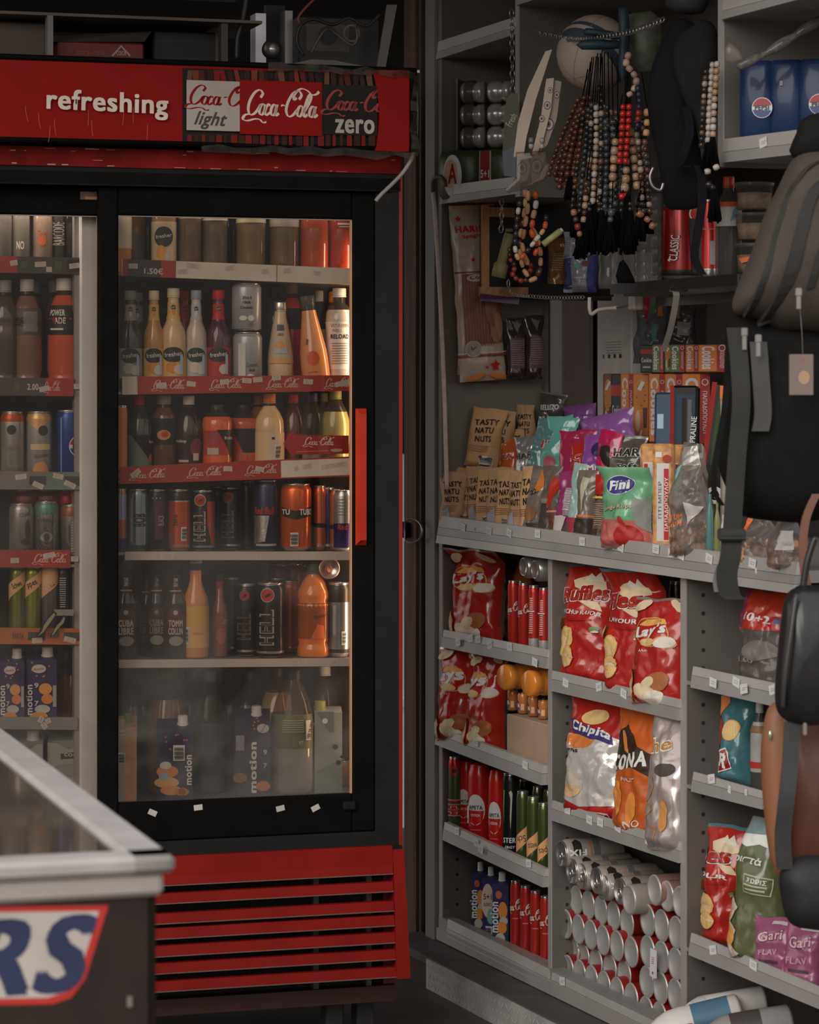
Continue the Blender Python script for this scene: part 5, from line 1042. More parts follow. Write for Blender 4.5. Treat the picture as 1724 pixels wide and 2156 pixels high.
# ================================================================== goods on the shelves
FOIL = lambda h, **k: M(h, .22, vary=.06, gain=k.pop('gain', 2.1), coat=.5, **k)
PAPERB = lambda h: M(h, .75, vary=.07, vscale=20)
def fit(xc, d, hw):
    a = WL.a(xc, d)
    if xc < 1190 and a < S0 + hw: a = S0 + hw; d = WL.d(xc, a)
    return a, d
def wbag(label, x0, x1, ytop, zb, d, yaw, mat, art=(), name='snack_bag', cat='bag', th=.07, lean=4, group=None, ybot=None, roll=0, **k):
    a, w_ = WL.span(x0, x1, d, yaw); a, d = fit((x0 + x1) / 2, d, .006 + w_ * .5 * cos(radians(yaw))); z = zb(a) if callable(zb) else zb
    if ybot is not None: z = WL.z(a, d, ybot)
    return bag(name, label, cat, WL.m(a, d, z, yaw, -lean, roll), w_, WL.z(a, d, ytop) - z, th, mat, art, group=group, **k)
def wcan(label, x0, x1, ytop, zb, d, yaw, mat, bands=(), art=(), name='drink_can', spin=0, group=None, zofs=0):
    xc = (x0 + x1) / 2; a, d = fit(xc, d, .036); Y = WL.xy(a, d).y; z = (zb(a) if callable(zb) else zb) + zofs
    return can(name, label, 'can', WL.m(a, d, z, yaw), (x1 - x0) * Y / FPX / 2, WL.z(a, d, ytop) - z, mat, bands, art, spin, group)
def wbottle(label, x0, x1, ytop, zb, d, yaw, kind, liq, name='drink_bottle', **k):
    xc = (x0 + x1) / 2; a, d = fit(xc, d, .036); Y = WL.xy(a, d).y; z = zb(a) if callable(zb) else zb
    return bottle(name, label, 'bottle', WL.m(a, d, z, yaw), (x1 - x0) * Y / FPX / 2, WL.z(a, d, ytop) - z, kind, liq, **k)
RED = FOIL('861f19'); REDD = FOIL('6c1713'); TEAL = FOIL('3e6268'); chip = LB('ac9478'); chip2 = LB('b08a5a'); chipw = LB('a89c90'); yel = LB('a8763c'); SILF = M('8c8884', .28, .6, vary=.1)
ow_ = LB('aaa49f'); GOLD = LB('9c7444')
def lays(label, x0, x1, ytop, zb, d, yaw, seed, th=.09, word="Lay's", cx=-.03, cz=.69, small='Αλάτι', **k):
    art = [('e', cx, cz, .36, .135, GOLD, -8), ('e', cx, cz, .34, .125, RED, -8), ('p', [(cx - .28, cz + .05), (cx + .29, cz + .07), (cx + .2, cz + .115), (cx - .16, cz + .12)], LB('a87a3e')), ('e', cx, cz - .095, .18, .035, chip2),
           ('t', word, cx, cz, .60, .125, ow_, 8, .06), ('e', .28, .60, .16, .055, GOLD), ('e', .28, .60, .15, .05, chipw, 10), ('t', small, cx - .05, .52, .16, .022, ow_, 5, .02),
           ('e', .18, .24, .2, .085, LB('7a4a2a'), 20), ('e', -.02, .14, .22, .07, chip, -12), ('e', .12, .10, .16, .06, chipw, 14), ('e', .02, .22, .13, .05, chip, 30), ('e', -.42, .18, .13, .15, GOLD, 5), ('e', -.43, .18, .11, .14, chip, 5), ('e', -.3, .92, .18, .04, chip, 20), ('e', .3, .93, .14, .035, chip, -20)]
    return wbag(label, x0, x1, ytop, zb, d, yaw, RED, art, bands=[(.975, 1, SILF)], seed=seed, th=th, wr=.007, back=SILF, **k)
def ruffles(label, x0, x1, ytop, zb, d, yaw, seed, word='Ruffles', flav='KETCHUP FLAVOUR', base=None, wx=0.0, **k):
    base = base or RED; line = LB('b2aaa4'); dk = LB('33100e')
    rid = lambda cx, cz, r, rot: [('e', cx, cz, r, r * .5, GOLD, rot), ('e', cx, cz, r * .92, r * .46, chip2, rot)] + [('r', cx + (i - 2) * r * .24, cz + .01, .012, r * .55, chip, rot) for i in range(5)]
    art = [('p', [(-.22, .80), (-.26, .86), (.0, .90), (.30, .86), (.34, .80), (.1, .76)], chip), ('p', [(-.05, .86), (.05, .92), (.12, .89), (.18, .93), (.28, .85)], chipw),
           ('p', [(-.1, .70), (.25, .69), (.36, .62), (.2, .63)], chip),
           ('t', word, wx, .755, .80, .135, line, 5, .11), ('t', word, wx, .756, .78, .125, dk, 5, .075), ('t', word, wx, .757, .76, .118, RED if base is RED else REDD, 5, .05),
           ('t', flav, wx, .60, .74, .032, ow_, -2, .03), ('r', 0, .545, .5, .016, LB('7a1a14'))] + rid(-.30, .36, .22, 60) + rid(-.2, .24, .16, 75) + [('e', .3, .48, .06, .018, LB('5a6a4a')), ('e', .3, .46, .05, .01, chipw), ('e', -.46, .5, .06, .05, chip2)]
    return wbag(label, x0, x1, ytop, zb, d, yaw, base, art, bands=[(.965, 1, TEAL)], seed=seed, th=.10, wr=.008, **k)
LA, LB_, LC, LD, MA, MBz, MC, RA, RB_, RC, RD, UA, UR = [WSH[k] for k in ('LA', 'LB', 'LC', 'LD', 'MA', 'MB', 'MC', 'RA', 'RB', 'RC', 'RD', 'UA', 'UR')]
# ---- left column, first shelf
lays('red crisp bag on the top left shelf with its silver seam folded over', 950, 1057, 1158, LA, .07, 26, 3, fold=-1.2)
wbottle('orange drink bottle with a green cap behind the four cola cans', 1072, 1122, 1172, LA, .20, 60, 'round', LIQ('9a5a26'), cap=LB('4c5538'), fill=.9)
wbottle('brown drink bottle half hidden behind the top left crisp bag', 1044, 1082, 1166, LA, .22, 60, 'round', LIQ('5a331c'), cap=LB('3c4a34'), fill=.9, lab=[(.25, .6, LB('6a6058'))])
COLA = M('86201b', .28, .25, gain=2.4); ccw = LB('b0a09a')
for i in range(4):
    x = 1069 + 21.6 * i; front = i < 2
    wcan(['slim cola can, left end of four beside the crisp bag', 'second slim cola can from the crisp bag, script facing out', 'third slim cola can from the crisp bag, small print turned out', 'slim cola can touching the divider, small print turned out'][i], x, x + 23.5, 1222 + 5 * i, LA, .035 + .0 * i, 52, COLA, [(.0, .05, SILV)] + ([(.05, .26, M('8d8a88', .3, .4))] if not front else []),
         [('cc', 0, .62, .9 * 2.2, ccw, 90 if 0 else 12, .16)] + [('e', .1, .1, .06, .03, ccw)] if front else [('r', -.1, .58, .3, .5, LB('8e3a34'))] + [('r', -.1, .82 - .03 * k, .26, .008, ccw) for k in range(17)] + [('r', -.1, .64, .5, .014, ccw)])
for i, (x, y) in enumerate(((1126, 1193), (1150, 1199))):
    a, z = wxy(x, y, .03); can('drink_can', ['can lying above the cola cans with its silver base outward, the left one', 'can lying above the cola cans with its silver base outward, by the divider'][i], 'can', WL.m(a, .0, z, 6) @ Matrix.Rotation(-pi / 2, 4, 'X'), .0275, .13, M('6c6a68', .3, .5))
# ---- second shelf
lays('red crisp bag at the left end of the second shelf, open silver top', 920, 1016, 1368, LB_, .05, 30, 8, word="ays", cx=-.1)
lays('red crisp bag on the second shelf leaning on the one left of it', 986, 1062, 1378, LB_, .03, 26, 5, word="ys", cx=-.15)
for i, (x, y) in enumerate(((1088, 1425), (1140, 1438))):
    a, z = wxy(x, y, .03); r = .031; m = WL.m(a, -.005, z, 12) @ Matrix.Rotation(-pi / 2, 4, 'X')
    bottle('drink_bottle', ['orange drink bottle lying with its base outward, the left one', 'orange drink bottle lying with its base outward, next to the divider'][i], 'bottle', m, r, .2, 'sports', LIQ('a06024'), fill=.93, cap=LB('4c5538'))
a0, a1 = wa(1065, .01), wa(1156, .01); zt = wz(1065, 1503, .01)
b = MB(); zb_ = LB_((a0 + a1) / 2) + .004; b.box(a0, S1a - .004, .012, .2, zb_, zt, M('8a7460', .7, vary=.12), .002); solo('cardboard_tray', b, 'plain tan cardboard tray under the orange cans on the second shelf', 'box', wm)
for i in range(4):
    x = 1068 + 21.5 * i; wcan('orange soda can standing on the tan cardboard tray, %s from its left' % ['first', 'second', 'third', 'fourth'][i], x, x + 23, 1452 + 7 * i, zt + .001, .045, 50, M('a8683c', .28, .25), [], [('p', [(-.6, .15), (-.2, .2), (-.3, .6), (-.6, .7)], LB('34344f')), ('t', 'FA', -.36, .42, .4, .2, ow_, 0, .05), ('r', .1, .35, .3, .3, LB('a88468'))])
# ---- third shelf
wcan('green and red energy can with upright letters at the left end of the third shelf', 944, 970, 1592, LC, .05, 58, M('3a4228', .28, .3), [(.86, 1, M('8c1c14', .25, .4))], [('c', .0, .82, .36, M('8c1c14', .3)), ('c', .05, .82, .2, LB('3a1512')), ('t', 'HELL', .02, .36, .62 * 2.4, .4, ow_, 90, .07), ('t', 'HELL', .02, .36, .6 * 2.4, .34, LB('8c1c14'), 90, .045)])
AM = M('8a1512', .28, vary=.05, gain=2.5, coat=.3)
def amita(label, x0, x1, ytop, d, word, sz=1.0, ex=()):
    wbottle(label, x0, x1, ytop, LC, d, 46, 'tin', AM, name='juice_can', fill=1.0, glass=AM, cap=AM, capr=.8, art=[('e', .0, .42, .42, .2, ow_), ('p', [(-.38, .41), (.38, .41), (.3, .27), (0, .22), (-.3, .27)], AM), ('t', word, 0, .45, .62, .055, txtd, 0, .03), ('t', 'MOTION', 0, .35, .4, .035, ow_, 0, .02), ('r', 0, .16, .5, .012, LB('9c4a42'))] + list(ex))
amita('red juice bottle at the left of the red pack on the third shelf', 964, 1000, 1601, .055, 'AMITA')
amita('red juice bottle in the middle of the red pack with barcode film', 985, 1034, 1608, .04, 'AMITA', ex=[('bar', -.36, .35, .14, .22)])
amita('red juice bottle with a white oval, nearest the black energy can', 1028, 1064, 1621, .03, 'AMITA')
wcan('black energy can with a pale claw mark between red and green drinks', 1058, 1092, 1626, LC, .025, 56, M('171717', .3, .3), [], [('p', [(-.02, .78), (.12, .8), (.2, .76), (.14, .5), (.08, .34), (.04, .5), (.08, .7)], LB('8a8578')), ('p', [(-.42, .8), (-.3, .8), (-.34, .6), (-.36, .42), (-.42, .6)], LB('6a7048')), ('t', 'STER', .0, .22, .8, .06, ow_, 0, .03), ('t', 'ERGY', .05, .14, .6, .03, ow_)])
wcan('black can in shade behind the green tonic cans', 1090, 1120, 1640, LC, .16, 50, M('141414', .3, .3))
SCH = M('4c5430', .22, .65); peach = LB('a97a52')
for i, (x0, x1, y) in enumerate(((1087, 1114, 1665), (1109, 1137, 1677), (1132, 1158, 1690))):
    wcan(['green tonic can with a peach sash, first right of the black can', 'green tonic can with a peach sash, middle of three', 'green tonic can with a peach sash, touching the divider'][i], x0, x1, y, LC, .02, 54, SCH, [], [('p', [(-.7, .14), (.7, .36), (.7, .58), (-.7, .36)], peach), ('t', ['Sch', 'wepp', 'pes'][i], 0, .36, .7, .09, txtd, 192, .0)])
for i, (x, y) in enumerate(((1143, 1662), (1120, 1655))): wcan(['green can in the second row by the divider, only its lid showing', 'green can in the second row behind the first tonic can'][i], x, x + 24, y, LC, .09, 54, SCH)
# ---- bottom left shelf
for i, (x0, x1, y) in enumerate(((999, 1027, 1828), (1021, 1049, 1838), (1042, 1076, 1849))):
    d = .075 - .012 * i; a, w_ = WL.span(x0, x1, d, 52); z = LD(a); h_ = WL.z(a, d, y) - z; o1, o2 = LB('a86a34'), LB('8c8880')
    carton('juice_carton', ['dark blue juice carton with white cap, left of the bottom three', 'middle dark blue juice carton with a round pale offer badge', 'dark blue juice carton next to the bottom cola cans'][i], 'carton', WL.m(a, d, z, 52), w_, .05, h_, LB('262340'),
           ([('e', .15, .55, .28, .13, o1), ('e', .2, .4, .26, .06, o2), ('e', .1, .3, .3, .09, o1), ('e', 0, .14, .3, .08, o2), ('e', -.1, .78, .2, .06, LB('8a4a3a')), ('t', 'motion', -.36, .45, .45 * h_ / w_, .12, ow_, 90, .03)] if i != 1 else [('e', -.1, .6, .46, .26, LB('a08c80')), ('t', '5+1', -.1, .66, .6, .09, txtd, 0, .02), ('t', 'ΔΩΡΟ', -.1, .54, .62, .05, txtd, 0, .02), ('e', .15, .36, .3, .12, LB('5a8078')), ('bar', .0, .13, .5, .16)]), cap=LB('a09d9a'), capx=-.05, slant=.06)
for i in range(4):
    x = 1074 + 21 * i; wcan('slim cola can in the bottom left four, %s' % ['nearest the juice cartons', 'second from the juice cartons', 'third from the juice cartons', 'against the divider'][i], x, x + 23.5, 1853 + 11 * i, LD, .04, 50, COLA, [], [('cc', -.0, .66, 1.9, ccw, 10, .18), ('r', .1, .5, .5, .012, LB('9a5a52')), ('e', -.3, .12, .08, .03, ccw)])
# ---- middle column, first shelf
ruffles('red ridged-crisp bag with KETCHUP FLAVOUR lettering beside the divider', 1184, 1300, 1188, MA, .06, 26, 21)
ruffles('red ridged-crisp bag in the middle with a teal folded top', 1278, 1393, 1200, MA, .045, 24, 33, word='fles', flav='FLAVOUR', wx=-.12, fold=-1)
lays('red crisp bag with a yellow roundel, right of the ketchup crisps', 1330, 1446, 1262, MA, .015, 18, 14, cx=-.03, th=.08)
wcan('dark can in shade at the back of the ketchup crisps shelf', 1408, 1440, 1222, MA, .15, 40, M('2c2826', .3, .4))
# ---- middle column, second shelf
wbag('teal crisp bag tucked behind the clear-fronted snack bag', 1168, 1236, 1462, MBz, .09, 20, TEAL, [('e', .1, .7, .3, .05, chip2), ('p', [(-.3, .3), (.2, .35), (.1, .2)], ow_)], seed=41)
CLW = M('9a9591', .2, .25, vary=.08, coat=.4)
wbag('big red and silver-white puff snack bag with a purple-outlined brand word', 1190, 1336, 1466, MBz, .045, 18, RED, [('e', -.02, .83, .2, .06, chip2), ('p', [(-.44, .68), (-.44, .18), (-.1, .12), (.40, .16), (.44, .66), (.2, .72), (-.1, .70)], CLW), ('e', -.16, .64, .24, .06, LB('9c5a2c')),
     ('p', [(-.42, .80), (-.1, .76), (.3, .70), (.34, .63), (.0, .66), (-.36, .71)], LB('2c2550')), ('t', 'Chipita', -.04, .725, .68, .085, ow_, -8, .05), ('t', 'rios', -.24, .565, .22, .032, txtd, 0, .03), ('e', -.26, .30, .2, .12, LB('8a8178')), ('e', -.26, .30, .16, .09, LB('94897e')), ('e', -.24, .24, .15, .05, LB('a3835e')), ('r', .18, .075, .26, .045, LB('a8948c')), ('r', .18, .075, .24, .038, REDD), ('t', 'ΧΩΡΙΣ', .18, .08, .18, .02, ow_)], seed=17, th=.10, wr=.007)
wbag('orange bat-printed snack bag between the clear-fronted bag and the silver one', 1292, 1402, 1496, MBz, .025, 8, FOIL('9a4a20'), [('p', [(-.44, .78), (-.2, .88), (.1, .72), (.45, .66), (.4, .50), (.1, .56), (-.2, .54), (-.42, .46)], LB('2a1c16')), ('p', [(-.3, .82), (-.2, .82), (-.05, .66), (-.16, .68), (-.26, .74)], LB('a86a34')), ('t', 'CONA', -.05, .60, .7, .12, ow_, 10, .05), ('e', -.2, .3, .1, .14, LB('a8662e'), 10), ('e', .06, .24, .08, .13, LB('a8662e'), -8), ('t', 'NUT', .0, .46, .3, .03, ow_), ('t', 'NO', .1, .12, .26, .05, LB('a39488'), 10)], seed=29, th=.08)
wbag('crumpled silver snack bag with a brown brand word at the divider', 1362, 1446, 1512, MBz, -.005, 14, M('8e8480', .2, .45, vary=.1, coat=.3), [('t', 'he', -.1, .80, .5, .12, ow_, 15, .07), ('t', 'he', -.1, .80, .48, .10, LB('8a5a2c'), 15, .02), ('ln', [(-.2, .56), (-.1, .5), (-.2, .42), (-.3, .36), (-.1, .32), (-.3, .26), (-.28, .2), (0, .18), (-.05, .1)], .03, LB('8c5c30')), ('e', .1, .62, .2, .05, LB('38302c')), ('e', .15, .28, .1, .12, LB('9a6a3c'))], seed=37, th=.07)
# ---- middle column, cans on their sides
ordn = ['first', 'second', 'third', 'fourth', 'fifth', 'sixth']
CANR = M('6f1a16', .3, .3)
def lying(label, x, y, d=.02, mat=CANR, lidout=False, r=.0335, ln=.12, name='drink_can', art=(), yaw=0, spin=0):
    a, z = wxy(x, y, d); m = WL.m(a, d, z, yaw)
    if lidout: m = m @ Matrix.Rotation(pi / 2, 4, 'X') @ Matrix.Translation((0, 0, -ln))
    else: m = m @ Matrix.Rotation(-pi / 2, 4, 'X')
    return can(name, label, 'can', m, r, ln, mat, (), art, spin, bk=.74 if lidout else .95)
zo = lambda x, y: (1140 + x / 4.79, 1740 + y / 4.79)
rows = [[(220, 695), (340, 745), (462, 793), (588, 850), (715, 902), (852, 975)], [(235, 985), (362, 1040), (485, 1092), (610, 1148), (750, 1205), (895, 1268)], [(190, 1215), (308, 1268), (410, 1322), (540, 1378), (680, 1436), (825, 1497)], [(252, 1445), (375, 1495), (495, 1550), (620, 1608), (752, 1672), (895, 1735)]]
for r_, row in enumerate(rows):
    for i, p in enumerate(row): lying('upturned cola can, %s from the left, %s row of the left stack' % (ordn[i], ['top', 'second', 'third', 'lowest'][r_]), *zo(*p), d=.045 if r_ in (0, 2) else .03)
rows2 = [[(1060, 945), (1200, 1000), (1345, 1070)], [(1060, 1258), (1200, 1316), (1342, 1385)], [(1052, 1565), (1190, 1628), (1338, 1697)], [(1045, 1872), (1180, 1930), (1335, 2010)]]
for r_, row in enumerate(rows2):
    for i, p in enumerate(row): lying('upturned cola can, %s from the left, %s row of the right stack' % (ordn[i], ['top', 'second', 'third', 'lowest'][r_]), *zo(*p), d=.03, r=.0345)
a, z = wxy(*zo(1135, 1380), .02); b = MB(); b.decals([('r', a, z, .03, .06, WHT, -3)] + [('r', a, z + .012 - .004 * i, .012, .0014, txtr) for i in range(4)] + [('c', a, z - .02, .003, txtr)], flat_map(.018), 1, 1, .1); b.box(a - .014, a + .014, .0185, .0195, z - .029, z + .029, WHT); solo('pack_label', b, 'narrow white paper label stuck on the right stack of can bases', 'label', wm)
FX = M('7c746d', .38, .1); fixart = [('p', [(-.7, .74), (.4, .74), (.55, .8), (.4, .88), (-.7, .88)], txtd), ('t', 'FIX', 0, .81, .3 * 2.2, .09, ow_, 90, .04), ('r', 0, .6, .8, .03, LB('8a5a34')), ('r', 0, .5, 1.0, .1, LB('4a4846'))]
for i, (x, y, lo, sp) in enumerate(((195, 275, True, 80), (297, 447, True, 70), (388, 502, True, 70), (545, 548, True, 60), (607, 605, True, 70), (785, 655, True, 70), (873, 738, False, 0), (1128, 642, False, 0), (1252, 702, False, 0), (1385, 760, False, 0))):
    lying(['grey beer can lying alone at the upper left of the can stack', 'grey beer can lying lid outward, left of the front pair', 'grey beer can lying lid outward, right of the front left pair', 'grey beer can lying lid outward, left of the middle pair', 'grey beer can lying lid outward, right of the middle pair', 'grey beer can lying lid outward beside the upturned one', 'beer can lying base outward in the middle of the top layer', 'beer can lying base outward, left of three over the right stack', 'beer can lying base outward, middle of three over the right stack', 'beer can lying base outward against the divider over the right stack'][i], *zo(x, y), d=.0 + .008 * (i % 3), mat=FX if i < 7 else M('7c5f58', .3, .4), lidout=lo, r=.0325, ln=.15, art=fixart if lo else (), spin=100)
# ---- right column
wbag('clear multipack bag with a red top band marked 10+2', 1556, 1664, 1244, RA, .06, 22, CLEAR('b8b0ac', .25, '8a807a', .2), [('p', [(-.5, .99), (.5, .99), (.5, .60), (-.4, .60)], FOIL('86261a')), ('p', [(-.5, .99), (-.34, .99), (-.34, .62), (-.5, .60)], FOIL('5c2038')), ('t', '10+2', -.02, .72, .56, .075, ow_, -4, .03), ('r', .36, .70, .12, .06, LB('38365a')), ('t', '1.60', -.12, .30, .34, .05, LB('7a6a66')), ('e', .1, .4, .3, .1, LB('5a5450'))], seed=51, th=.08, wr=.010)
ruffles('teal ridged-crisp bag with a red brand patch in the right column', 1512, 1592, 1464, RB_, .07, 40, 55, base=FOIL('33555a'), word='', flav='') if 0 else wbag('teal ridged-crisp bag with a red brand patch in the right column', 1512, 1592, 1462, RB_, .07, 36, FOIL('33555a'), [('p', [(-.5, .98), (-.28, .98), (-.2, .90), (-.5, .72)], LB('a06438')), ('p', [(-.5, .78), (-.30, .70), (-.3, .45), (-.5, .40)], RED), ('e', -.02, .60, .26, .11, GOLD, 10), ('e', -.02, .60, .24, .10, chip2, 10)] + [('r', -.02 + .07 * (i - 2), .60, .012, .15, chip, 8) for i in range(5)] + [('p', [(-.45, .36), (-.1, .42), (.1, .2), (-.3, .14)], ow_), ('p', [(-.43, .35), (-.11, .40), (.07, .21), (-.29, .155)], REDD), ('t', 'R', -.18, .28, .26, .15, ow_, -15, .05), ('e', -.3, .06, .2, .04, LB('a0642c'))], seed=55, th=.07)
wbottle('clear water bottle with a red stripe label beside the teal crisps', 1580, 1618, 1478, RB_, .075, 40, 'straight', CLEAR('b0aca8', .2, '77726e', .1), fill=1, cap=LB('8a8683'), lab=[(.22, .78, M('77736f', .4, vary=.2))], art=[('r', 0, .70, 2, .08, LB('5c4630')), ('r', 0, .30, 2, .07, LB('7c241c'))])
ruffles('red ridged-crisp bag leaning at the left of the lower right shelf', 1484, 1580, 1738, RC, .07, 34, 61, word='les', flav='OUR', wx=-.15, lean=2)
OLV = FOIL('474a30')
wbag('olive green crisp bag with Greek lettering beside the red crisps', 1542, 1650, 1724, RC, .035, 26, OLV, [('p', [(-.46, .99), (.44, .99), (.4, .86), (-.46, .84)], LB('596568')), ('p', [(-.4, .88), (.3, .9), (.42, .80), (.1, .83), (-.2, .80), (-.45, .83)], ow_), ('t', 'ριστά', -.1, .715, .60, .06, ow_, -3, .03), ('r', .16, .565, .50, .12, LB('8a8a78'), -4), ('r', .16, .565, .47, .105, OLV, -4), ('t', 'ΧΩΡΙΣ', .16, .59, .34, .032, ow_, -4, .03), ('r', .14, .56, .4, .012, LB('8a8a78'), -4), ('r', .14, .535, .36, .012, LB('8a8a78'), -4), ('p', [(-.48, .50), (-.3, .44), (-.2, .40), (-.34, .30), (-.18, .25), (-.26, .15), (-.1, .1), (-.48, .04)], LB('9a8a80')), ('e', -.34, .22, .12, .08, LB('a8743e'), 30), ('e', -.4, .35, .07, .05, LB('a8743e'))], seed=67, th=.09, bands=[(.97, 1, SILF)], gather=.55)
PNK = FOIL('774058')
for i, (x0, x1, y, d) in enumerate(((1588, 1678, 1932, .0), (1650, 1736, 1944, -.01))):
    wbag(['pink snack bag with bubbly lettering beside the olive bag', 'pink snack bag with bubbly lettering at the picture edge'][i], x0, x1, y, RC, .03, 30, PNK, [('t', 'Gari', .0, .70, .6, .18, LB('33202a'), 8, .08), ('t', 'Gari', .0, .70, .58, .16, LB('a37f84'), 8, .03), ('t', 'FLAV', -.05, .42, .5, .10, LB('94707c'), 4, .04), ('r', 0, .26, .5, .05, LB('3a2c34')), ('r', .2, .9, .5, .05, LB('8e8684'))], seed=71 + i, th=.06)
wbag('orange-tipped clear bag behind the pink snack bags', 1610, 1664, 1880, RC, .12, 30, CLEAR('b8b0ac', .25, '8a807a', .2), [('p', [(-.3, .9), (.3, .9), (.1, .5), (-.2, .6)], LB('94522c'))], seed=75)
def lyb(label, x, y, r, body, lab, d=.0, roll=0, art=(), ln=.2):
    a, z = wxy(x, y, d); bottle('spray_bottle', label, 'bottle', WL.m(a, d, z, 68) @ Matrix.Rotation(radians(roll), 4, 'Y'), r, ln, 'straight', body, fill=1.0, glass=body, cap=LB('a09c9a'), lab=lab, art=art)
wh_ = M('a39e99', .35)
lyb('white bottle with grey leaves and a blue band lying on the lowest right shelf', 1560, 2128, .036, wh_, [(.10, .45, LB('3c5666')), (.50, .58, wh_)], .06, -104, [('t', 'S', -.1, .54, .5, .14, LB('8c1f28'), 96, .05), ('e', .3, .78, .16, .02, LB('6a6866')), ('e', .1, .82, .16, .02, LB('6a6866'))], .22)
lyb('white bottle with a crimson S lying behind the blue-banded one', 1612, 2105, .03, wh_, [(.6, .75, LB('8f8a88'))], .13, -100, [('t', 'S', .1, .67, .5, .10, LB('7c1f28'), 96, .04)], .2)
lyb('grey bottle lying at the lower right corner', 1668, 2150, .034, M('6b6967', .3), [(.3, .6, LB('35302e'))], .05, -100, (), .2)
# ---- upper left bay: beer packs
za = UA(.2)
AMG = M('2f3520', .35, gain=2.2)
t = thing('beer_pack', 'dark green beer multipack with a white A emblem and a red 5+1 strip', 'pack', WL.m(S0 + .062, WL.d(1018, S0 + .062), za, 52))
b = MB()
for i in range(2): b.lathe([(.055, 0), (.062, .01), (.062, .10), (.055, .118), (0, .12)], AMG, 18, Matrix.Translation((-.045 + .09 * i, 0, 0)), sq=4)
b.decals([('e', -.062, .055, .024, .052, LB('b0aaa6')), ('e', -.066, .06, .017, .036, LB('a08070')), ('t', 'A', -.062, .06, .022, .05, LB('6a1f18'), 0, .03), ('r', .022, .06, .03, .108, LB('857f7b')), ('r', .021, .06, .024, .108, LB('6e1a16')), ('t', '5+1', .021, .058, .022, .02, ow_, 0, .03), ('t', 'ΔΩΡΟ', .021, .035, .022, .015, ow_, 0, .02)], flat_map(-.0645), 1, 1, .02)
b.build('wrapped_cans', t)
t = thing('can_pack', 'silver shrink-wrapped cans stacked on the green beer pack', 'pack', WL.m(S0 + .062, WL.d(1016, S0 + .062), za + .123, 52))
for i in range(2):
    for j in range(3):
        b = MB(); mx = Matrix.Translation((-.004 + .07 * i, .0, .030 + .056 * j)) @ Matrix.Rotation(pi / 2, 4, 'Y') @ Matrix.Translation((0, 0, -.05))
        b.lathe([(0, .002), (.02, .0), (.024, .004), (.0275, .012), (.0275, .03), (.022, .036), (.0265, .044), (.0275, .060), (0, .062)], M('8f8b87', .24, .45), 18, mx); b.build('can', t)
b = MB(); b.box(-.06, -.056, -.03, .06, .0, .175, M('4b4845', .4)); 
for j in range(3): b.lathe([(.030, -.012), (.031, 0), (.030, .012)], CLEAR('aaa6a2', .25, '77716c', .1), 18, Matrix.Translation((-.03, 0, .030 + .056 * j)) @ Matrix.Rotation(pi / 2, 4, 'Y'))
b.build('film', t)
# chain and hanging freshener
def chain(name, label, pts, mat, lk=.022, r=.0016, w=.006):
    b = MB(); P = crom([Vector(p) for p in pts], 8); acc = 0; last = Vector(P[0]); k = 0
    for p in P[1:]:
        p = Vector(p)
        while (p - last).length >= lk * .8:
            dr = (p - last).normalized(); c = last + dr * lk * .4; sd = dr.cross(Vector((0, 1, 0)) if k % 2 else Vector((1, .2, 0))).normalized() * w
            b.tube([c + dr * lk * .5 * cos(q * pi / 4) + sd * sin(q * pi / 4) for q in range(8)], r, mat, 5, True); last = last + dr * lk * .8; k += 1
    return solo(name, b, label, 'chain', wm)
CHM = M('6d6a68', .3, .8); WP = lambda x, y, d: (wa(x, d), d, wz(x, y, d))
chain('chain', 'steel chain hanging in front of the upper left shelf divider', [WP(1077, 20, -.03), WP(1078, 90, -.03), WP(1079, 196, -.03)], CHM)
# long blue pack in the upper right bay
t = thing('cola_pack', 'blue shrink-wrapped cola can pack on the upper right shelf', 'pack', WL.m(wa(1632, .08), .10, UR(wa(1632, .08)), 52))
b = MB(); BL = M('1c2c4c', .35, vary=.12, gain=1.5, coat=.2, spec=.2); hP = wz(1600, 134, .08) - UR(wa(1600, .08))
for i in range(3): b.lathe([(.03, .0), (.034, .005), (.034, hP * .94), (.028, hP), (0, hP)], BL, 24, Matrix.Translation((-.052 + .058 * i, 0, 0)), sq=5)
b.decals([('pep', -.038, hP * .50, .019), ('r', -.068, hP * .12, .007, .02, LB('6a6866')), ('r', .0, hP * .75, .006, .010, LB('6a6866')), ('pep', .075, hP * .52, .019)], flat_map(-.036), 1, 1, .02); b.build('wrapped_cans', t)
# ---- counter: paper bags of dried fruit
KR = PAPERB('977653'); KR2 = PAPERB('8c6f52'); ink = LB('1f1a17')
def tasty(label, x0, x1, ytop, ybot, d, yaw, seed, lean=6, mat=KR, full=True, z=None, roll=0, words=('TASTY', 'NATU', 'NUTS')):
    art = [('t', words[0], .02, .76, .74, .10, ink, 4, .045), ('t', words[1], .0, .62, .58, .10, ink, 3, .045), ('t', words[2], .02, .48, .52, .10, ink, 4, .045)] if full else [('t', words[0], .1, .78, .6, .10, ink, 4, .045)]
    art += [('r', -.1, .36 - .03 * k, .6, .008, LB('6a5038')) for k in range(4)]
    art += [('bar', .18, .12, .4, .15)] if seed % 2 else [('p', [(-.3, .26), (-.05, .34), (.05, .12), (-.25, .08)], LB('77777a'))]
    wbag(label, x0, x1, ytop, CS if ybot is None else 0, d, yaw, mat, art, name='paper_snack_bag', seed=seed, th=.045, wr=.005, lean=lean, ybot=ybot, pinch=.04, roll=roll, sit=.5)
tp = [(925, 978, 992), (950, 1003, 985), (978, 1030, 980), (1000, 1050, 986), (1022, 1075, 984), (1042, 1092, 990), (1066, 1112, 988), (1090, 1150, 982)]
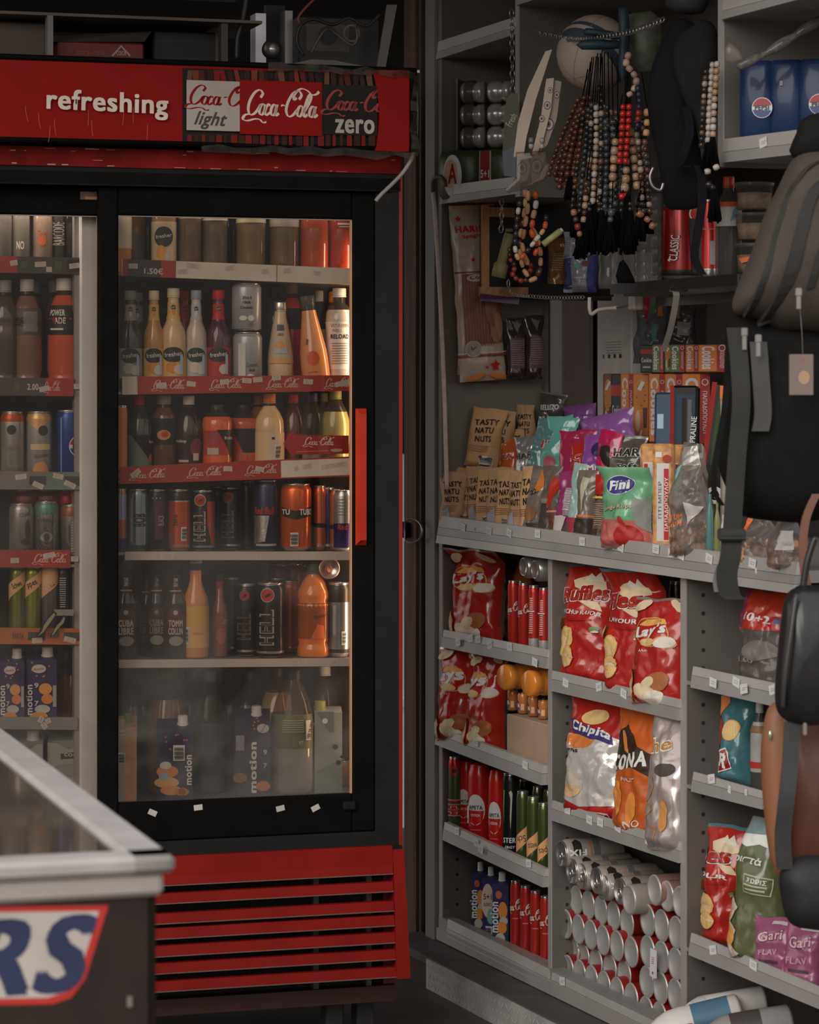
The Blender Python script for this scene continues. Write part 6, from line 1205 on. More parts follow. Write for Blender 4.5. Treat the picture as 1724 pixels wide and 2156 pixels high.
for i, (x0, x1, y) in enumerate(tp):
    tasty('brown paper nut bag in the front row on the counter, ' + ['at its far left end', 'second from the far left', 'third from the far left', 'fourth from the far left', 'fifth from the far left', 'sixth from the far left', 'seventh from the far left', 'last with large lettering'][i], x0, x1, y, None, .075 - .006 * i, 52 - 2 * i, 80 + i, 8, KR if i % 2 else KR2)
tasty('brown paper nut bag hanging at the front of the black hook', 978, 1046, 858, 985, .22, 50, 91, 4, KR, roll=8)
tasty('brown paper nut bag hanging second on the black hook', 1020, 1072, 864, 985, .30, 48, 92, 3, KR2, roll=5)
tasty('brown paper nut bag hanging deepest on the black hook', 1088, 1124, 853, 960, .42, 46, 93, 2, KR2)
tasty('crumpled brown paper bag behind the orange gummy bag', 1040, 1108, 906, 990, .2, 46, 94, 4, KR, roll=-6)
for i, (x0, y, x1, y1, dA, dB) in enumerate(((978, 868, 1112, 866, .16, .54), (950, 480, 985, 478, .10, .2), (962, 678, 990, 676, .10, .2))):
    b = MB(); p = Vector(WP(x0, y, dA)); q = Vector(WP(x1, y1, dB)) if i == 0 else Vector((S0 + .0, p.y + .03, p.z)); b.tube([p, p + (q - p) * .5, q], .0032, M('1a1817', .4, .3), 7)
    b.tube([p + Vector((0, .012 * cos(k * pi / 4) - .004, .006 * sin(k * pi / 4))) for k in range(8)], .0028, M('1a1817', .4, .3), 6, True); solo('hook', b, ['long black hook holding the paper nut bags', 'black hook on the side wall beside the long sweets bag', 'lower black hook on the side wall beside the long sweets bag'][i], 'hook', wm)
# gummy sweets
def gum(label, x0, x1, ytop, ybot, d, yaw, mat, art=(), seed=1, lean=5, roll=0, th=.04, top=None, **k):
    wbag(label, x0, x1, ytop, CS if ybot is None else 0, d, yaw, mat, art, name='sweets_bag', seed=seed, th=th, lean=lean, ybot=ybot, roll=roll, wr=.006, bands=[(.95, 1, top)] if top else (), pinch=.08, **k)
HT = lambda t, w_, z=.6, c='8c1e16', x=0, h=.16: [('t', t, x, z, w_, h, ow_, 3, .10), ('t', t, x, z, w_, h * .92, LB(c), 3, .05)]
clrb = CLEAR('b0a8a2', .3, '857c75', .25, dscale=25)
ZF = LB('8c5a3a')
gum('dark grey sweets bag hanging behind the teal bags', 1126, 1178, 826, 905, .34, 46, FOIL('3c3937'), [('t', 'RELLEZO', 0, .6, .7, .14, ow_, 10, .05)], 101, roll=10, top=SILF)
gum('orange sweets bag hanging edge-on behind the grey one', 1168, 1188, 836, 900, .38, 30, FOIL('8a4a1e'), (), 102)
gum('orange gummy bag with a red H behind the paper nut bags', 1046, 1094, 926, 1000, .15, 46, FOIL('9c4c22'), HT('HA', .6, .5), 103)
gum('silver gummy bag with black H lettering', 1082, 1132, 918, 1010, .14, 46, SILF, HT('HAR', .8, .55, '2a2624'), 104)
gum('teal gummy bag leaning right with a red letter, front one', 1106, 1172, 880, 1000, .16, 46, FOIL('4a6a68'), HT('H', .24, .55) + [('t', 'W', .3, .45, .3, .14, ow_, -10, .05)], 105, roll=12)
gum('bright teal gummy bag in the middle of the teal ones', 1132, 1200, 876, 1000, .18, 44, FOIL('548a80'), [('t', 'Wi', .2, .48, .4, .14, ow_, 20, .05), ('e', -.1, .22, .2, .1, LB('8a4a55'))], 106, roll=8)
gum('teal gummy bag at the back, its corner sticking up', 1176, 1228, 874, 990, .24, 40, FOIL('5a8f86'), (), 107, roll=-14)
gum('purple sweets bag hanging high above the magenta bag', 1190, 1262, 852, 920, .33, 36, FOIL('6a3f70'), [('t', 'milk', 0, .3, .5, .2, LB('2a2024'), 8, .04)], 108, roll=-10)
gum('purple sweets bag sloping down to the right', 1238, 1352, 868, 968, .30, 40, FOIL('744a7e'), (), 109, roll=-16)
gum('magenta sweets bag behind the red one', 1174, 1250, 906, 1010, .17, 40, FOIL('80203c'), (), 110)
gum('red sweets bag with a white C between magenta and purple', 1200, 1240, 934, 1010, .13, 42, FOIL('86201a'), HT('C', .5, .6, '86201a'), 111)
gum('purple chocolate bag with a dark oval', 1224, 1276, 916, 1010, .13, 42, FOIL('6a3a72'), [('e', .3, .66, .3, .16, LB('221f40')), ('t', 'Ma', .1, .26, .5, .12, ow_, 0, .05)], 112)
# front row
gum('clear gummy bag with an orange corner beside the last paper bag', 1100, 1146, 980, None, .035, 38, CLEAR('c0b8b2', .35, '8f867f', .25, dscale=25), [('p', [(.0, .95), (.4, .98), (.35, .66), (-.1, .6)], FOIL('a0622c')), ('t', '22', -.1, .62, .3, .07, txtd, 30), ('e', -.1, .3, .3, .1, LB('6a4a34')), ('p', [(-.3, .1), (.3, .1), (.1, .02), (-.1, .02)], FOIL('a0622c'))], 120, th=.06, roll=8)
gum('clear crinkled sweets bag with dark contents', 1128, 1166, 978, None, .03, 34, clrb, [('e', 0, .3, .3, .2, LB('332c28')), ('r', 0, .5, .4, .06, LB('6a6460'))], 121, roll=5)
gum('sweets bag with a red corner and clear lower half', 1150, 1188, 1000, None, .03, 32, clrb, [('p', [(-.2, .98), (.3, .9), (-.1, .5), (-.4, .45)], FOIL('8a2a1c')), ('e', .1, .3, .3, .2, LB('4a2c24')), ('r', .0, .42, .7, .03, LB('94604a'))], 122)
gum('magenta sweets bag with a printed back in the front row', 1170, 1222, 992, None, .03, 32, FOIL('702a4c'), [('r', .16, .55, .5, .4, LB('77686e'))] + [('r', .16, .7 - .03 * i, .44, .008, LB('a39aa0')) for i in range(10)] + [('e', 0, .16, .3, .1, LB('3a2a2a')), ('p', [(-.5, .36), (.1, .34), (-.1, .1), (-.5, .1)], LB('8e8682'))], 123)
gum('pale mint sweets bag standing edge-on in the front row', 1198, 1228, 972, None, .025, 30, FOIL('71857e'), [('p', [(-.5, .3), (.5, .3), (.4, .0), (-.4, .0)], LB('7a2a34'))], 124)
gum('brown-gold chocolate bag with an orange band in the front row', 1210, 1252, 992, None, .022, 30, FOIL('5a5046'), [('r', 0, .36, 1, .03, LB('a0522c')), ('p', [(-.2, .9), (.2, .88), (.0, .4)], LB('84806e')), ('p', [(-.5, .33), (.5, .33), (.5, 0), (-.5, 0)], LB('2c2522'))], 125)
gum('tall magenta and red sweets bag leaning in the front row', 1232, 1280, 904, None, .045, 30, FOIL('84183c'), [('p', [(.0, .6), (.4, .62), (.2, .36), (-.1, .36)], FOIL('8f1c14')), ('p', [(-.5, .3), (.5, .3), (.5, .0), (-.5, .0)], LB('5a4a44')), ('t', 'love', -.26, .42, .2, .08, ow_, 80)], 126, roll=6, th=.03)
gum('brown chocolate bag with red top left of the mint-green sweets', 1246, 1294, 1000, None, .018, 30, FOIL('3f2a22'), [('p', [(-.5, .99), (.5, .99), (.3, .72), (-.4, .7)], FOIL('86201a')), ('r', 0, .42, .7, .4, LB('4c3a30'))] + [('r', 0, .58 - .03 * i, .6, .008, LB('8a7a6c')) for i in range(11)] + [('r', 0, .66, .9, .03, LB('a3844a'))], 127)
gum('black and silver liquorice bag with big lettering behind the mint-green sweets', 1258, 1362, 918, 1040, .09, 36, FOIL('3f3a36'), [('p', [(-.5, .99), (-.26, .99), (-.26, .86), (-.5, .86)], SILF), ('p', [(-.48, .8), (-.2, .8), (-.2, .3), (-.48, .3)], LB('1f1a18'))] + HT('HARI', .56, .70, '221e1c', .16, .15) + HT('Saft', .44, .46, '221e1c', .18, .13), 128, top=SILF, th=.05)
gum('mint-green sweets pouch with a blue oval logo and red berry panel', 1262, 1372, 984, None, .0, 30, FOIL('568262'), [('p', [(-.5, .0), (.5, .0), (.5, .34), (-.5, .36)], FOIL('94504a')), ('e', -.06, .78, .28, .125, LB('a29aa4')), ('e', -.06, .78, .27, .115, LB('2c2c58')), ('t', 'Fini', -.06, .78, .38, .13, ow_, 6, .06), ('t', 'Jungle Rops', -.04, .50, .66, .075, LB('38503c'), 4, .05), ('t', 'Jungle Rops', -.04, .502, .64, .062, LB('a08c80'), 4, .02), ('e', .18, .14, .24, .15, LB('7c1d18')), ('e', .1, .3, .05, .1, LB('86291f'), 20), ('p', [(.26, .6), (.5, .62), (.5, .2), (.32, .3)], LB('6a6c68'))], 129, th=.07, fold=-.8)
# crackers, nuts
def slab(label, x0, x1, y0, ybot, d, yaw, dp, mat, art=(), sidearts=(), name='cracker_pack', cat='packet', lean=0, z=None, roll=0, bev=.005):
    a, w_ = WL.span(x0, x1, d, yaw); zb = CS if (ybot is None and z is None) else (z if z is not None else WL.z(a, d, ybot)); h_ = WL.z(a, d, y0) - zb
    b = MB(); b.box(-w_ / 2, w_ / 2, -dp / 2, dp / 2, 0, h_, mat, bev); b.decals(art, flat_map(-dp / 2), w_, h_, .05); b.decals(sidearts, lambda x, zz, o: (-w_ / 2 - o - .0003, -x, zz), dp, h_, .05)
    return solo(name, b, label, cat, WL.m(a, d, zb, yaw, -lean, roll), None)
CRK = M('94693f', .35, vary=.35, vscale=70, coat=.3)
pb = lambda: [('r', 0, .48, .62, .92 * .75, LB('9a948f')), ('r', -.12, .47, .26, .68, LB('7f1d1a')), ('r', .20, .47, .3, .68, LB('8f8c8c'))]
slab('cracker packet with a white and red label, the left and further one', 1350, 1382, 934, None, .06, 58, .05, CRK, pb() + [('t', 'ΠΤΙ-ΜΠΕΡ', .2, .42, .5 * 5, .04, LB('4a4c58'), 90, .02)])
slab('cracker packet with a large red ΠΑΠΑΔΟΠΟΥΛΟΥ label, the right one', 1376, 1420, 934, None, .035, 58, .05, CRK, [('r', 0, .46, .60, .72, LB('9c9894')), ('r', .16, .44, .24, .66, LB('86201c')), ('t', 'ΠΑΠΑΔΟΠΟΥΛΟΥ', .16, .44, .58 * 4.4, .035, ow_, 90, .03), ('t', 'ΠΤΙ ΜΠΕΡ', -.15, .48, .4 * 4.4, .03, LB('4a4c58'), 90, .02), ('e', .2, .86, .22, .04, LB('7a2a20')), ('r', -.2, .9, .3, .05, ow_)])
slab('cracker packet half hidden behind the clear nut bag', 1412, 1452, 936, None, .12, 58, .05, CRK, pb())
NUT = M('7a5640', .6, vary=.5, vscale=60)
def nuts(label, x0, x1, ytop, d, yaw, seed, art=()):
    a, w_ = WL.span(x0, x1, d, yaw); h_ = WL.z(a, d, ytop) - CS; t = thing('nut_bag', label, 'bag', WL.m(a, d, CS, yaw)); rn = random.Random(seed); b = MB()
    for i in range(70):
        x = rn.uniform(-.42, .42) * w_; z = .008 + abs(rn.gauss(0, .10)) * h_ * 1.6; b.ball((x, rn.uniform(-.018, .018), min(z, h_ * .5)), rn.uniform(.006, .010), [NUT, M('8a6248', .55), M('6a4632', .6), M('94745a', .5)][i % 4], 7, 5, (1, .8, 1.2))
    o = b.build('nuts', t); o['kind'] = 'stuff'
    q = bag('film', '', '', Matrix.Identity(4), w_, h_, .06, CLEAR('cfc9c4', .16, '9a938d', .22, 1.45, .08, 30), art, seed=seed, wr=.010, gather=.5); q.parent = t
    for k in ('label', 'category'):
        if k in q: del q[k]
nuts('clear bag of nuts with orange print beside the cracker packets', 1408, 1500, 980, .0, 34, 131, [('t', 'YUM', -.25, .44, .3, .06, LB('a0552c'), 5, .04), ('t', 'GUM', -.25, .36, .3, .06, LB('a0552c'), 5, .04), ('p', [(-.02, .6), (.4, .55), (.1, .34)], LB('8f8a86'))])
nuts('silver-topped clear bag of nuts behind the first nut bag', 1418, 1496, 930, .06, 36, 132, [('p', [(-.4, .95), (.3, .98), (.4, .8), (0, .74), (-.3, .84)], M('7b7772', .3, .3)), ('p', [(-.45, .74), (-.2, .8), (-.1, .62), (-.4, .55)], LB('55827c'))])
nuts('clear bag of roasted nuts at the right end of the counter, orange corner', 1556, 1640, 1088, .02, 36, 133, [('p', [(-.45, .95), (-.2, .98), (-.25, .6), (-.45, .55)], LB('a05228'))])
nuts('clear bag of pale nuts at the very right end of the counter', 1618, 1700, 1096, .0, 36, 134, [('r', .1, .6, .4, .4, LB('8f8a86'))])
for i, (x0, x1, y, c, lb) in enumerate(((1486, 1502, 1040, '3c5a58', 'slim teal sweets tube beside the nut bags'), (1503, 1516, 1056, '5c5c38', 'slim yellow-green sweets tube beside the teal one'), (1516, 1530, 1084, '8f8a86', 'short white and orange sweets tube'))):
    wbottle(lb, x0, x1, y, CS, .02, 40, 'straight', M(c, .35), name='sweets_tube', fill=1, glass=M(c, .35), cap=M(c, .35))
# biscuits: riser, boxes, chocolate packs
b = MB(); r0, r1 = wa(1262, .40), wa(1560, .40); RZ = wz(1330, 930, .40); b.box(r0, r1, .36, .50, CS, RZ, M('2a2725', .5)); solo('display_riser', b, 'dark step at the back of the counter carrying the biscuit boxes', 'stand', wm)
LBd = lambda h: M(h, .45, gain=1.1, spec=.15)
ORB = M('9a5a28', .45, vary=.06); REB = M('7c1d18', .45); GRB = M('4c5a36', .45); BKB = M('231f1e', .45); ck = LB('a8703c')
def cookie(label, x0, x1, ytop, z, d, yaw, base, kind, dp=.045, ybot=None):
    a, w_ = WL.span(x0, x1, d, yaw); h_ = WL.z(a, d, ytop) - z; L_ = h_ / w_
    cw_ = LB('a09a9c')
    art = {'spine': [('r', .32, .5, .36, 1.0, REB), ('t', 'Cookies', -.16, .52, .84 * L_, .46 / L_, cw_, -90, .05), ('t', 'ΠΑΠΑΔΟΠΟΥΛΟΥ', .32, .44, .62 * L_, .16 / L_, cw_, -90, .02), ('c', .32, .88, .12, cw_), ('c', .32, .88, .09, REB)],
           'face': [('e', .0, .68, .40, .24, ck), ('e', .0, .68, .38, .22, LB('96602e'))] + [('c', .0 + .25 * cos(q * 2.4), .68 + .15 * sin(q * 2.4), .05, LB('5a3018')) for q in range(6)] + [('p', [(.1, .5), (.4, .5), (.35, .2), (.15, .2)], LB('4a2c1a')), ('r', .0, .82, .26, .14, ow_, -25), ('e', -.2, .3, .16, .16, LB('a88a70')), ('r', -.02, .12, .4, .03, ow_, 70)],
           'black': [('r', .0, .75, 1, .16, REB), ('t', 'Cookies', 0, .45, .84, .16, cw_, 0, .02), ('r', 0, .2, .6, .06, LB('8a8078'))]}[kind]
    b = MB(); b.box(-w_ / 2, w_ / 2, -dp / 2, dp / 2, 0, h_, base, .002); b.decals(art, flat_map(-dp / 2), w_, h_, .05, .0003); return solo('biscuit_box', b, label, 'box', WL.m(a, d, z, yaw))
zR = RZ + .001
low = [(1270, 1290, M('5a3a26', .5), 'face', 'brown biscuit box at the left end of the lower biscuit row'), (1287, 1309, BKB, 'black', 'black and red biscuit box left of the orange lower row'), (1307, 1333, ORB, 'spine', 'orange biscuit box with a white-lettered spine, first of the lower row'), (1333, 1366, ORB, 'face', 'orange biscuit box with a big biscuit picture, lower row'), (1366, 1400, ORB, 'spine', 'orange biscuit box right of the biscuit picture, lower row'), (1400, 1436, ORB, 'spine', 'orange biscuit box above the blue chocolate pack, lower row'), (1436, 1494, ORB, 'spine', 'wide orange biscuit box at the right end of the lower row')]
for i, (x0, x1, m_, k_, lb) in enumerate(low): cookie(lb, x0, x1, 787, zR, .42, 64, m_, k_)
zU = wz(1380, 786, .42) + .0015
for x0, x1, m_, k_, lb in ((1348, 1374, BKB, 'black', 'black biscuit box at the left end of the upper row'), (1373, 1397, GRB, 'spine', 'green biscuit box beside the black one, upper row'), (1399, 1412, GRB, 'face', 'narrow dark green biscuit box between two green spines'), (1411, 1441, GRB, 'spine', 'green biscuit box beside the orange ones, upper row'), (1443, 1470, ORB, 'spine', 'orange biscuit box with a narrow spine, upper row'), (1470, 1530, ORB, 'spine', 'large orange biscuit box at the right end of the upper row')):
    cookie(lb, x0, x1, 726, zU, .42, 64, m_, k_)
slab('blue chocolate biscuit pack beside the red-edged packs', 1376, 1420, 826, None,   .25, 56, .04, M('2a435a', .35, gain=1.2, spec=.25), [('r', .1, .55, .8, .05, LB('242a44')), ('p', [(-.4, .5), (.3, .52), (.1, .25), (-.4, .2)], LBd('6a7a84')), ('e', .15, .32, .3, .2, LB('3a2418')), ('r', -.2, .8, .3, .1, LB('7a8f9c'))], name='chocolate_pack', lean=6)
for i, (x0, x1, y, d, lb, ct) in enumerate(((1410, 1468, 812, .21, 'black chocolate bar pack with a red edge and a blue panel', '2c4252'), (1456, 1528, 806, .18, 'black chocolate bar pack with a red edge and a green panel, tilted', '36452a'))):
    slab(lb, x0, x1, y, None, d, 54, .04, M('171515', .35, gain=1.2, spec=.2), [('r', -.42, .5, .15, 1.0, LBd('8c1d18')), ('r', .08, .72, .66, .44, LBd(ct)), ('r', .02, .73, .16, .38, LBd('2a1c17')), ('r', .22, .73, .14, .36, LBd('6a6460') if i == 0 else LB('2a1f1a')), ('t', 'PRALINE', .36, .72, .36 * 2.6, .035, ow_, 86, .01), ('ring', .0, .32, .2, .11, ow_), ('t', 'MO', .34, .30, .3, .13, ow_, 60, .06)], name='chocolate_pack', lean=4, roll=0 if i == 0 else 7)
slab('white and orange wafer pack behind the backpack edge', 1518, 1546, 812, None, .17, 54, .03, FOIL('8f877f'), [('r', 0, .96, 1, .08, LB('a0501f')), ('r', .1, .6, .4, .4, LB('7a4a34'))], name='chocolate_pack')
# ================================================================== hanging goods and things by the counter
def CF(Y): return Frame((0, Y), (1, 0))
class Flat:
    """things hanging square to the viewer's side of the stall at distance Y"""
    def __init__(s, Y): s.f = CF(Y); s.k = Y / FPX; s.m = s.f.m(0, 0, 0)
    def p(s, x, y, d=0.0): a = s.f.a(x, d); return Vector((a, d, s.f.z(a, d, y)))
    def o(s, pts, d=0.0): return [(s.p(x, y, d).x, s.p(x, y, d).z) for x, y in pts]
    def path(s, pts, d=0.0, n=5): return crom([tuple(s.p(*q[:2], (q[2] if len(q) > 2 else 0) + d)) for q in pts], n)
def shift(b, dy): b.v = [(x, y + dy, z) for x, y, z in b.v]; return b
# ---- sweets on the side wall
def sidebag(label, x0, x1, ytop, ybot, s_, mat, art=(), seed=1, roll=0, name='sweets_bag', th=.03, bands=(), wr=.004, **k):
    xc = (x0 + x1) / 2; d = WL.d(xc, s_); w_ = WL.span(x0, x1, d, 90)[1]; z = WL.z(s_, d, ybot)
    return bag(name, label, 'bag', WL.m(s_, d, z, 90, 0, roll), w_, WL.z(s_, d, ytop) - z, th, mat, art, seed=seed, wr=wr, bands=bands, pinch=.05, **k)
CRM = FOIL('8f8074'); RDX = LB('8a241a'); star = lambda x, z, r, k=.4: ('p', [(x + (r if i % 2 == 0 else r * .42) * cos(pi / 2 + i * pi / 5), z + (r if i % 2 == 0 else r * .42) * k * sin(pi / 2 + i * pi / 5)) for i in range(10)], RDX)
sidebag('orange sweets bag half hidden behind the long cream sweets bag', 962, 1012, 520, 625, S0 + .012, FOIL('8f6436'), [star(-.2, .2, .1, .5)], 201)
sidebag('second long sweets bag hanging behind the cream one', 962, 1052, 640, 806, S0 + .012, FOIL('5c463a'), [('r', -.4, .5, .2, .8, LB('857a72')), ('e', -.38, .2, .1, .08, LB('8a5a30'))], 202)
sidebag('long cream sweets bag with red lettering and a brown striped window on the side wall', 968, 1066, 432, 802, S0 + .05, CRM, [star(-.32, .925, .08, .26), ('t', 'HARIBO', -.02, .865, .78, .038, RDX, 0, .06), ('t', 'Spaghetti', .02, .825, .6, .028, RDX, 4, .04), star(-.1, .69, .06, .26), ('e', .18, .66, .12, .04, LB('a0602c'), 30),
    ('r', 0, .62, .98, .008, LB('6a2f28')), ('r', .05, .41, .84, .40, LB('5e4036'))] + [('r', -.32 + .06 * i, .40, .02, .40, LB('6f4d40')) for i in range(10)] + [('e', -.05, .585, .24, .022, LB('94867c')), ('t', 'Cola', -.05, .587, .3, .022, txtd, 0, .03), ('e', .3, .3, .16, .09, LB('7b5a48')), ('e', .2, .42, .12, .12, LB('6b5044')),
    ('r', 0, .145, .98, .012, LB('6a2f28')), ('r', 0, .16, .98, .004, ow_), ('c', -.22, .185, .17, LB('8b8580')), ('c', -.22, .185, .15, LB('77716c')), ('t', 'V', -.22, .187, .14, .024, LB('4a4a3c'), 0, .02), star(.22, .085, .13, .26), star(.04, .082, .05, .26), ('e', -.2, .03, .2, .014, LB('a06030'), 15), ('e', .28, .03, .2, .012, LB('a06030'), -10)], 203, -4, bands=[(.97, 1, M('a08468', .4))], wr=.0035)
for i, (x0, x1, y) in enumerate(((1066, 1106, 668), (1106, 1144, 664))):
    sidebag(['dark sweets bag with printed lines hanging beside the long cream bag', 'dark sweets bag with printed lines hanging nearest the dark pillar'][i], x0, x1, y, 798, S0 + .05, FOIL('2c2422'), [('r', 0, .42, .72, .5, LB('4a3a3a'))] + [('r', 0, .62 - .035 * k, .64, .009, LB('75666a')) for k in range(12)] + [('p', [(-.3, .95), (.2, .9), (0, .74)], LB('55504e'))], 204 + i)
b = MB(); p0, p1 = WP(1008, 622, .03), WP(1092, 640, .03); sx_ = .13
q = lambda x, y: (WL.d(x, sx_), WL.z(sx_, WL.d(x, sx_), y)); pl = [q(1012, 618), q(1094, 628), q(1092, 641), q(1008, 633)]
b.add([(sx_, d, z) for d, z in pl] + [(sx_ - .002, d, z) for d, z in pl], [(0, 1, 2, 3), (7, 6, 5, 4), (0, 4, 5, 1), (1, 5, 6, 2), (2, 6, 7, 3), (3, 7, 4, 0)], FOIL('432448', gain=1.6)); solo('hang_tag', b, 'purple bag top sticking out under the cork edge', 'bag', wm)
# ---- torch and beads in the tray
F = Flat(6.86)
b = MB(); P = [F.p(1072, 492), F.p(1068, 508), F.p(1056, 553), F.p(1055, 556), F.p(1049, 584)]; k = F.k
b.tube(P, 1.0, M('6a6446', .5), 14, rf=lambda t: k * (10.5 if t < .55 else (11.5 if t < .7 else 15.5))); b.tube([P[0] + Vector((0, -.0, .004)), P[0] + Vector((0, 0, .012))], k * 8, M('5c573c', .5), 12); solo('torch', b, 'khaki plastic torch leaning on the black back of the cork tray', 'torch', F.m)
chain('chain', 'short chain loop hanging over the cork tray', [WP(1056, 418, .02), WP(1056, 460, .02), WP(1054, 500, .02)], CHM, .02, .0016, .006)
chain('chain', 'thin chain sagging under the cork tray and black edge', [WP(1070, 590, .01), WP(1075, 618, .01), WP(1120, 624, .01), WP(1170, 627, .01), WP(1230, 626, .01)], CHM, .02, .0012, .004)
# ---- bead strands
bd = lambda *hs: [M(h, .28, coat=.25, gain=1.7) for h in hs]; BR = bd('42251c', '4e2c20', '3a221b'); DK = bd('1c1a19', '2a2725', '242222'); GB = bd('333638', '3d4042', '2c2f31'); CR = bd('8a6c50', '97795a', '8e7660'); WT = bd('8e857d', '9a9088')
RB = [M('961f12', .3, coat=.3, gain=2.0)]; TN = [M('8f6a48', .45), M('9c7550', .45)]; MX = bd('8a7a6e', '2c221e', '5a4032', '221f1d', '3a3634'); ORB_ = M('92401f', .35); WOV = M('97918f', .3)
TASS = M('100f10', .95, gain=1.2, spec=.03)
def strand(label, pts, Y, size, mats, tassel=0, gap=1.0, elong=1.0, double=0, top=None, seedv=1, name='bead_strand', wv=None):
    F = Flat(Y); rn = random.Random(seedv); b = MB(); k = F.k; lines = [0] if not double else [-double / 2, double / 2]
    for o_ in lines:
        P = [Vector(p) for p in F.path([(x + o_, y, rn.uniform(-.004, .004)) for x, y in pts])]; seg = [0]
        for i in range(1, len(P)): seg.append(seg[-1] + (P[i] - P[i - 1]).length)
        n = max(2, int(seg[-1] / (size * k * gap * elong))); j = 0
        for c in range(n):
            L_ = seg[-1] * (c + .5) / n
            while j < len(seg) - 2 and seg[j + 1] < L_: j += 1
            t_ = (L_ - seg[j]) / max(1e-9, seg[j + 1] - seg[j]); p = P[j].lerp(P[j + 1], t_); dr = (P[j + 1] - P[j]).normalized()
            mx = Vector((0, 0, 1)).rotation_difference(dr).to_matrix(); s_ = size * k / 2 * rn.uniform(.86, 1.08); mt = mats[(c if wv is None else wv[c % len(wv)]) % len(mats)] if wv else mats[rn.randrange(len(mats))]
            e_ = elong
            b.lathe([(s_ * .35, -s_ * e_), (s_ * .85, -s_ * e_ * .75), (s_, 0), (s_ * .85, s_ * e_ * .75), (s_ * .35, s_ * e_)], mt, 9, Matrix.Translation(p) @ mx.to_4x4())
        b.tube(P, k * 1.0, TASS, 4)
    if top: b.tube(F.path([pts[0], top]), k * 1.3, TASS, 5)
    if not tassel: return solo(name, b, label, 'beads', F.m)
    t = thing(name, label, 'beads', F.m); b.build('beads', t); q_ = MB(); x, y = pts[-1]
    for i in range(40):
        dx, dy = rn.uniform(-11, 11), rn.uniform(-3, 3); q_.tube([F.p(x + dx * .3, y, dy * k), F.p(x + dx * .8, y + tassel * .4, dy * k * 2), F.p(x + dx * 1.3 + rn.uniform(-2, 2), y + tassel * rn.uniform(.8, 1.05), dy * k * 2)], k * 2.2, TASS, 4)
    q_.ball(F.p(x, y + 3), k * 6, TASS, 8, 6, (1, 1, 1.4)); q_.build('tassel', t); return t
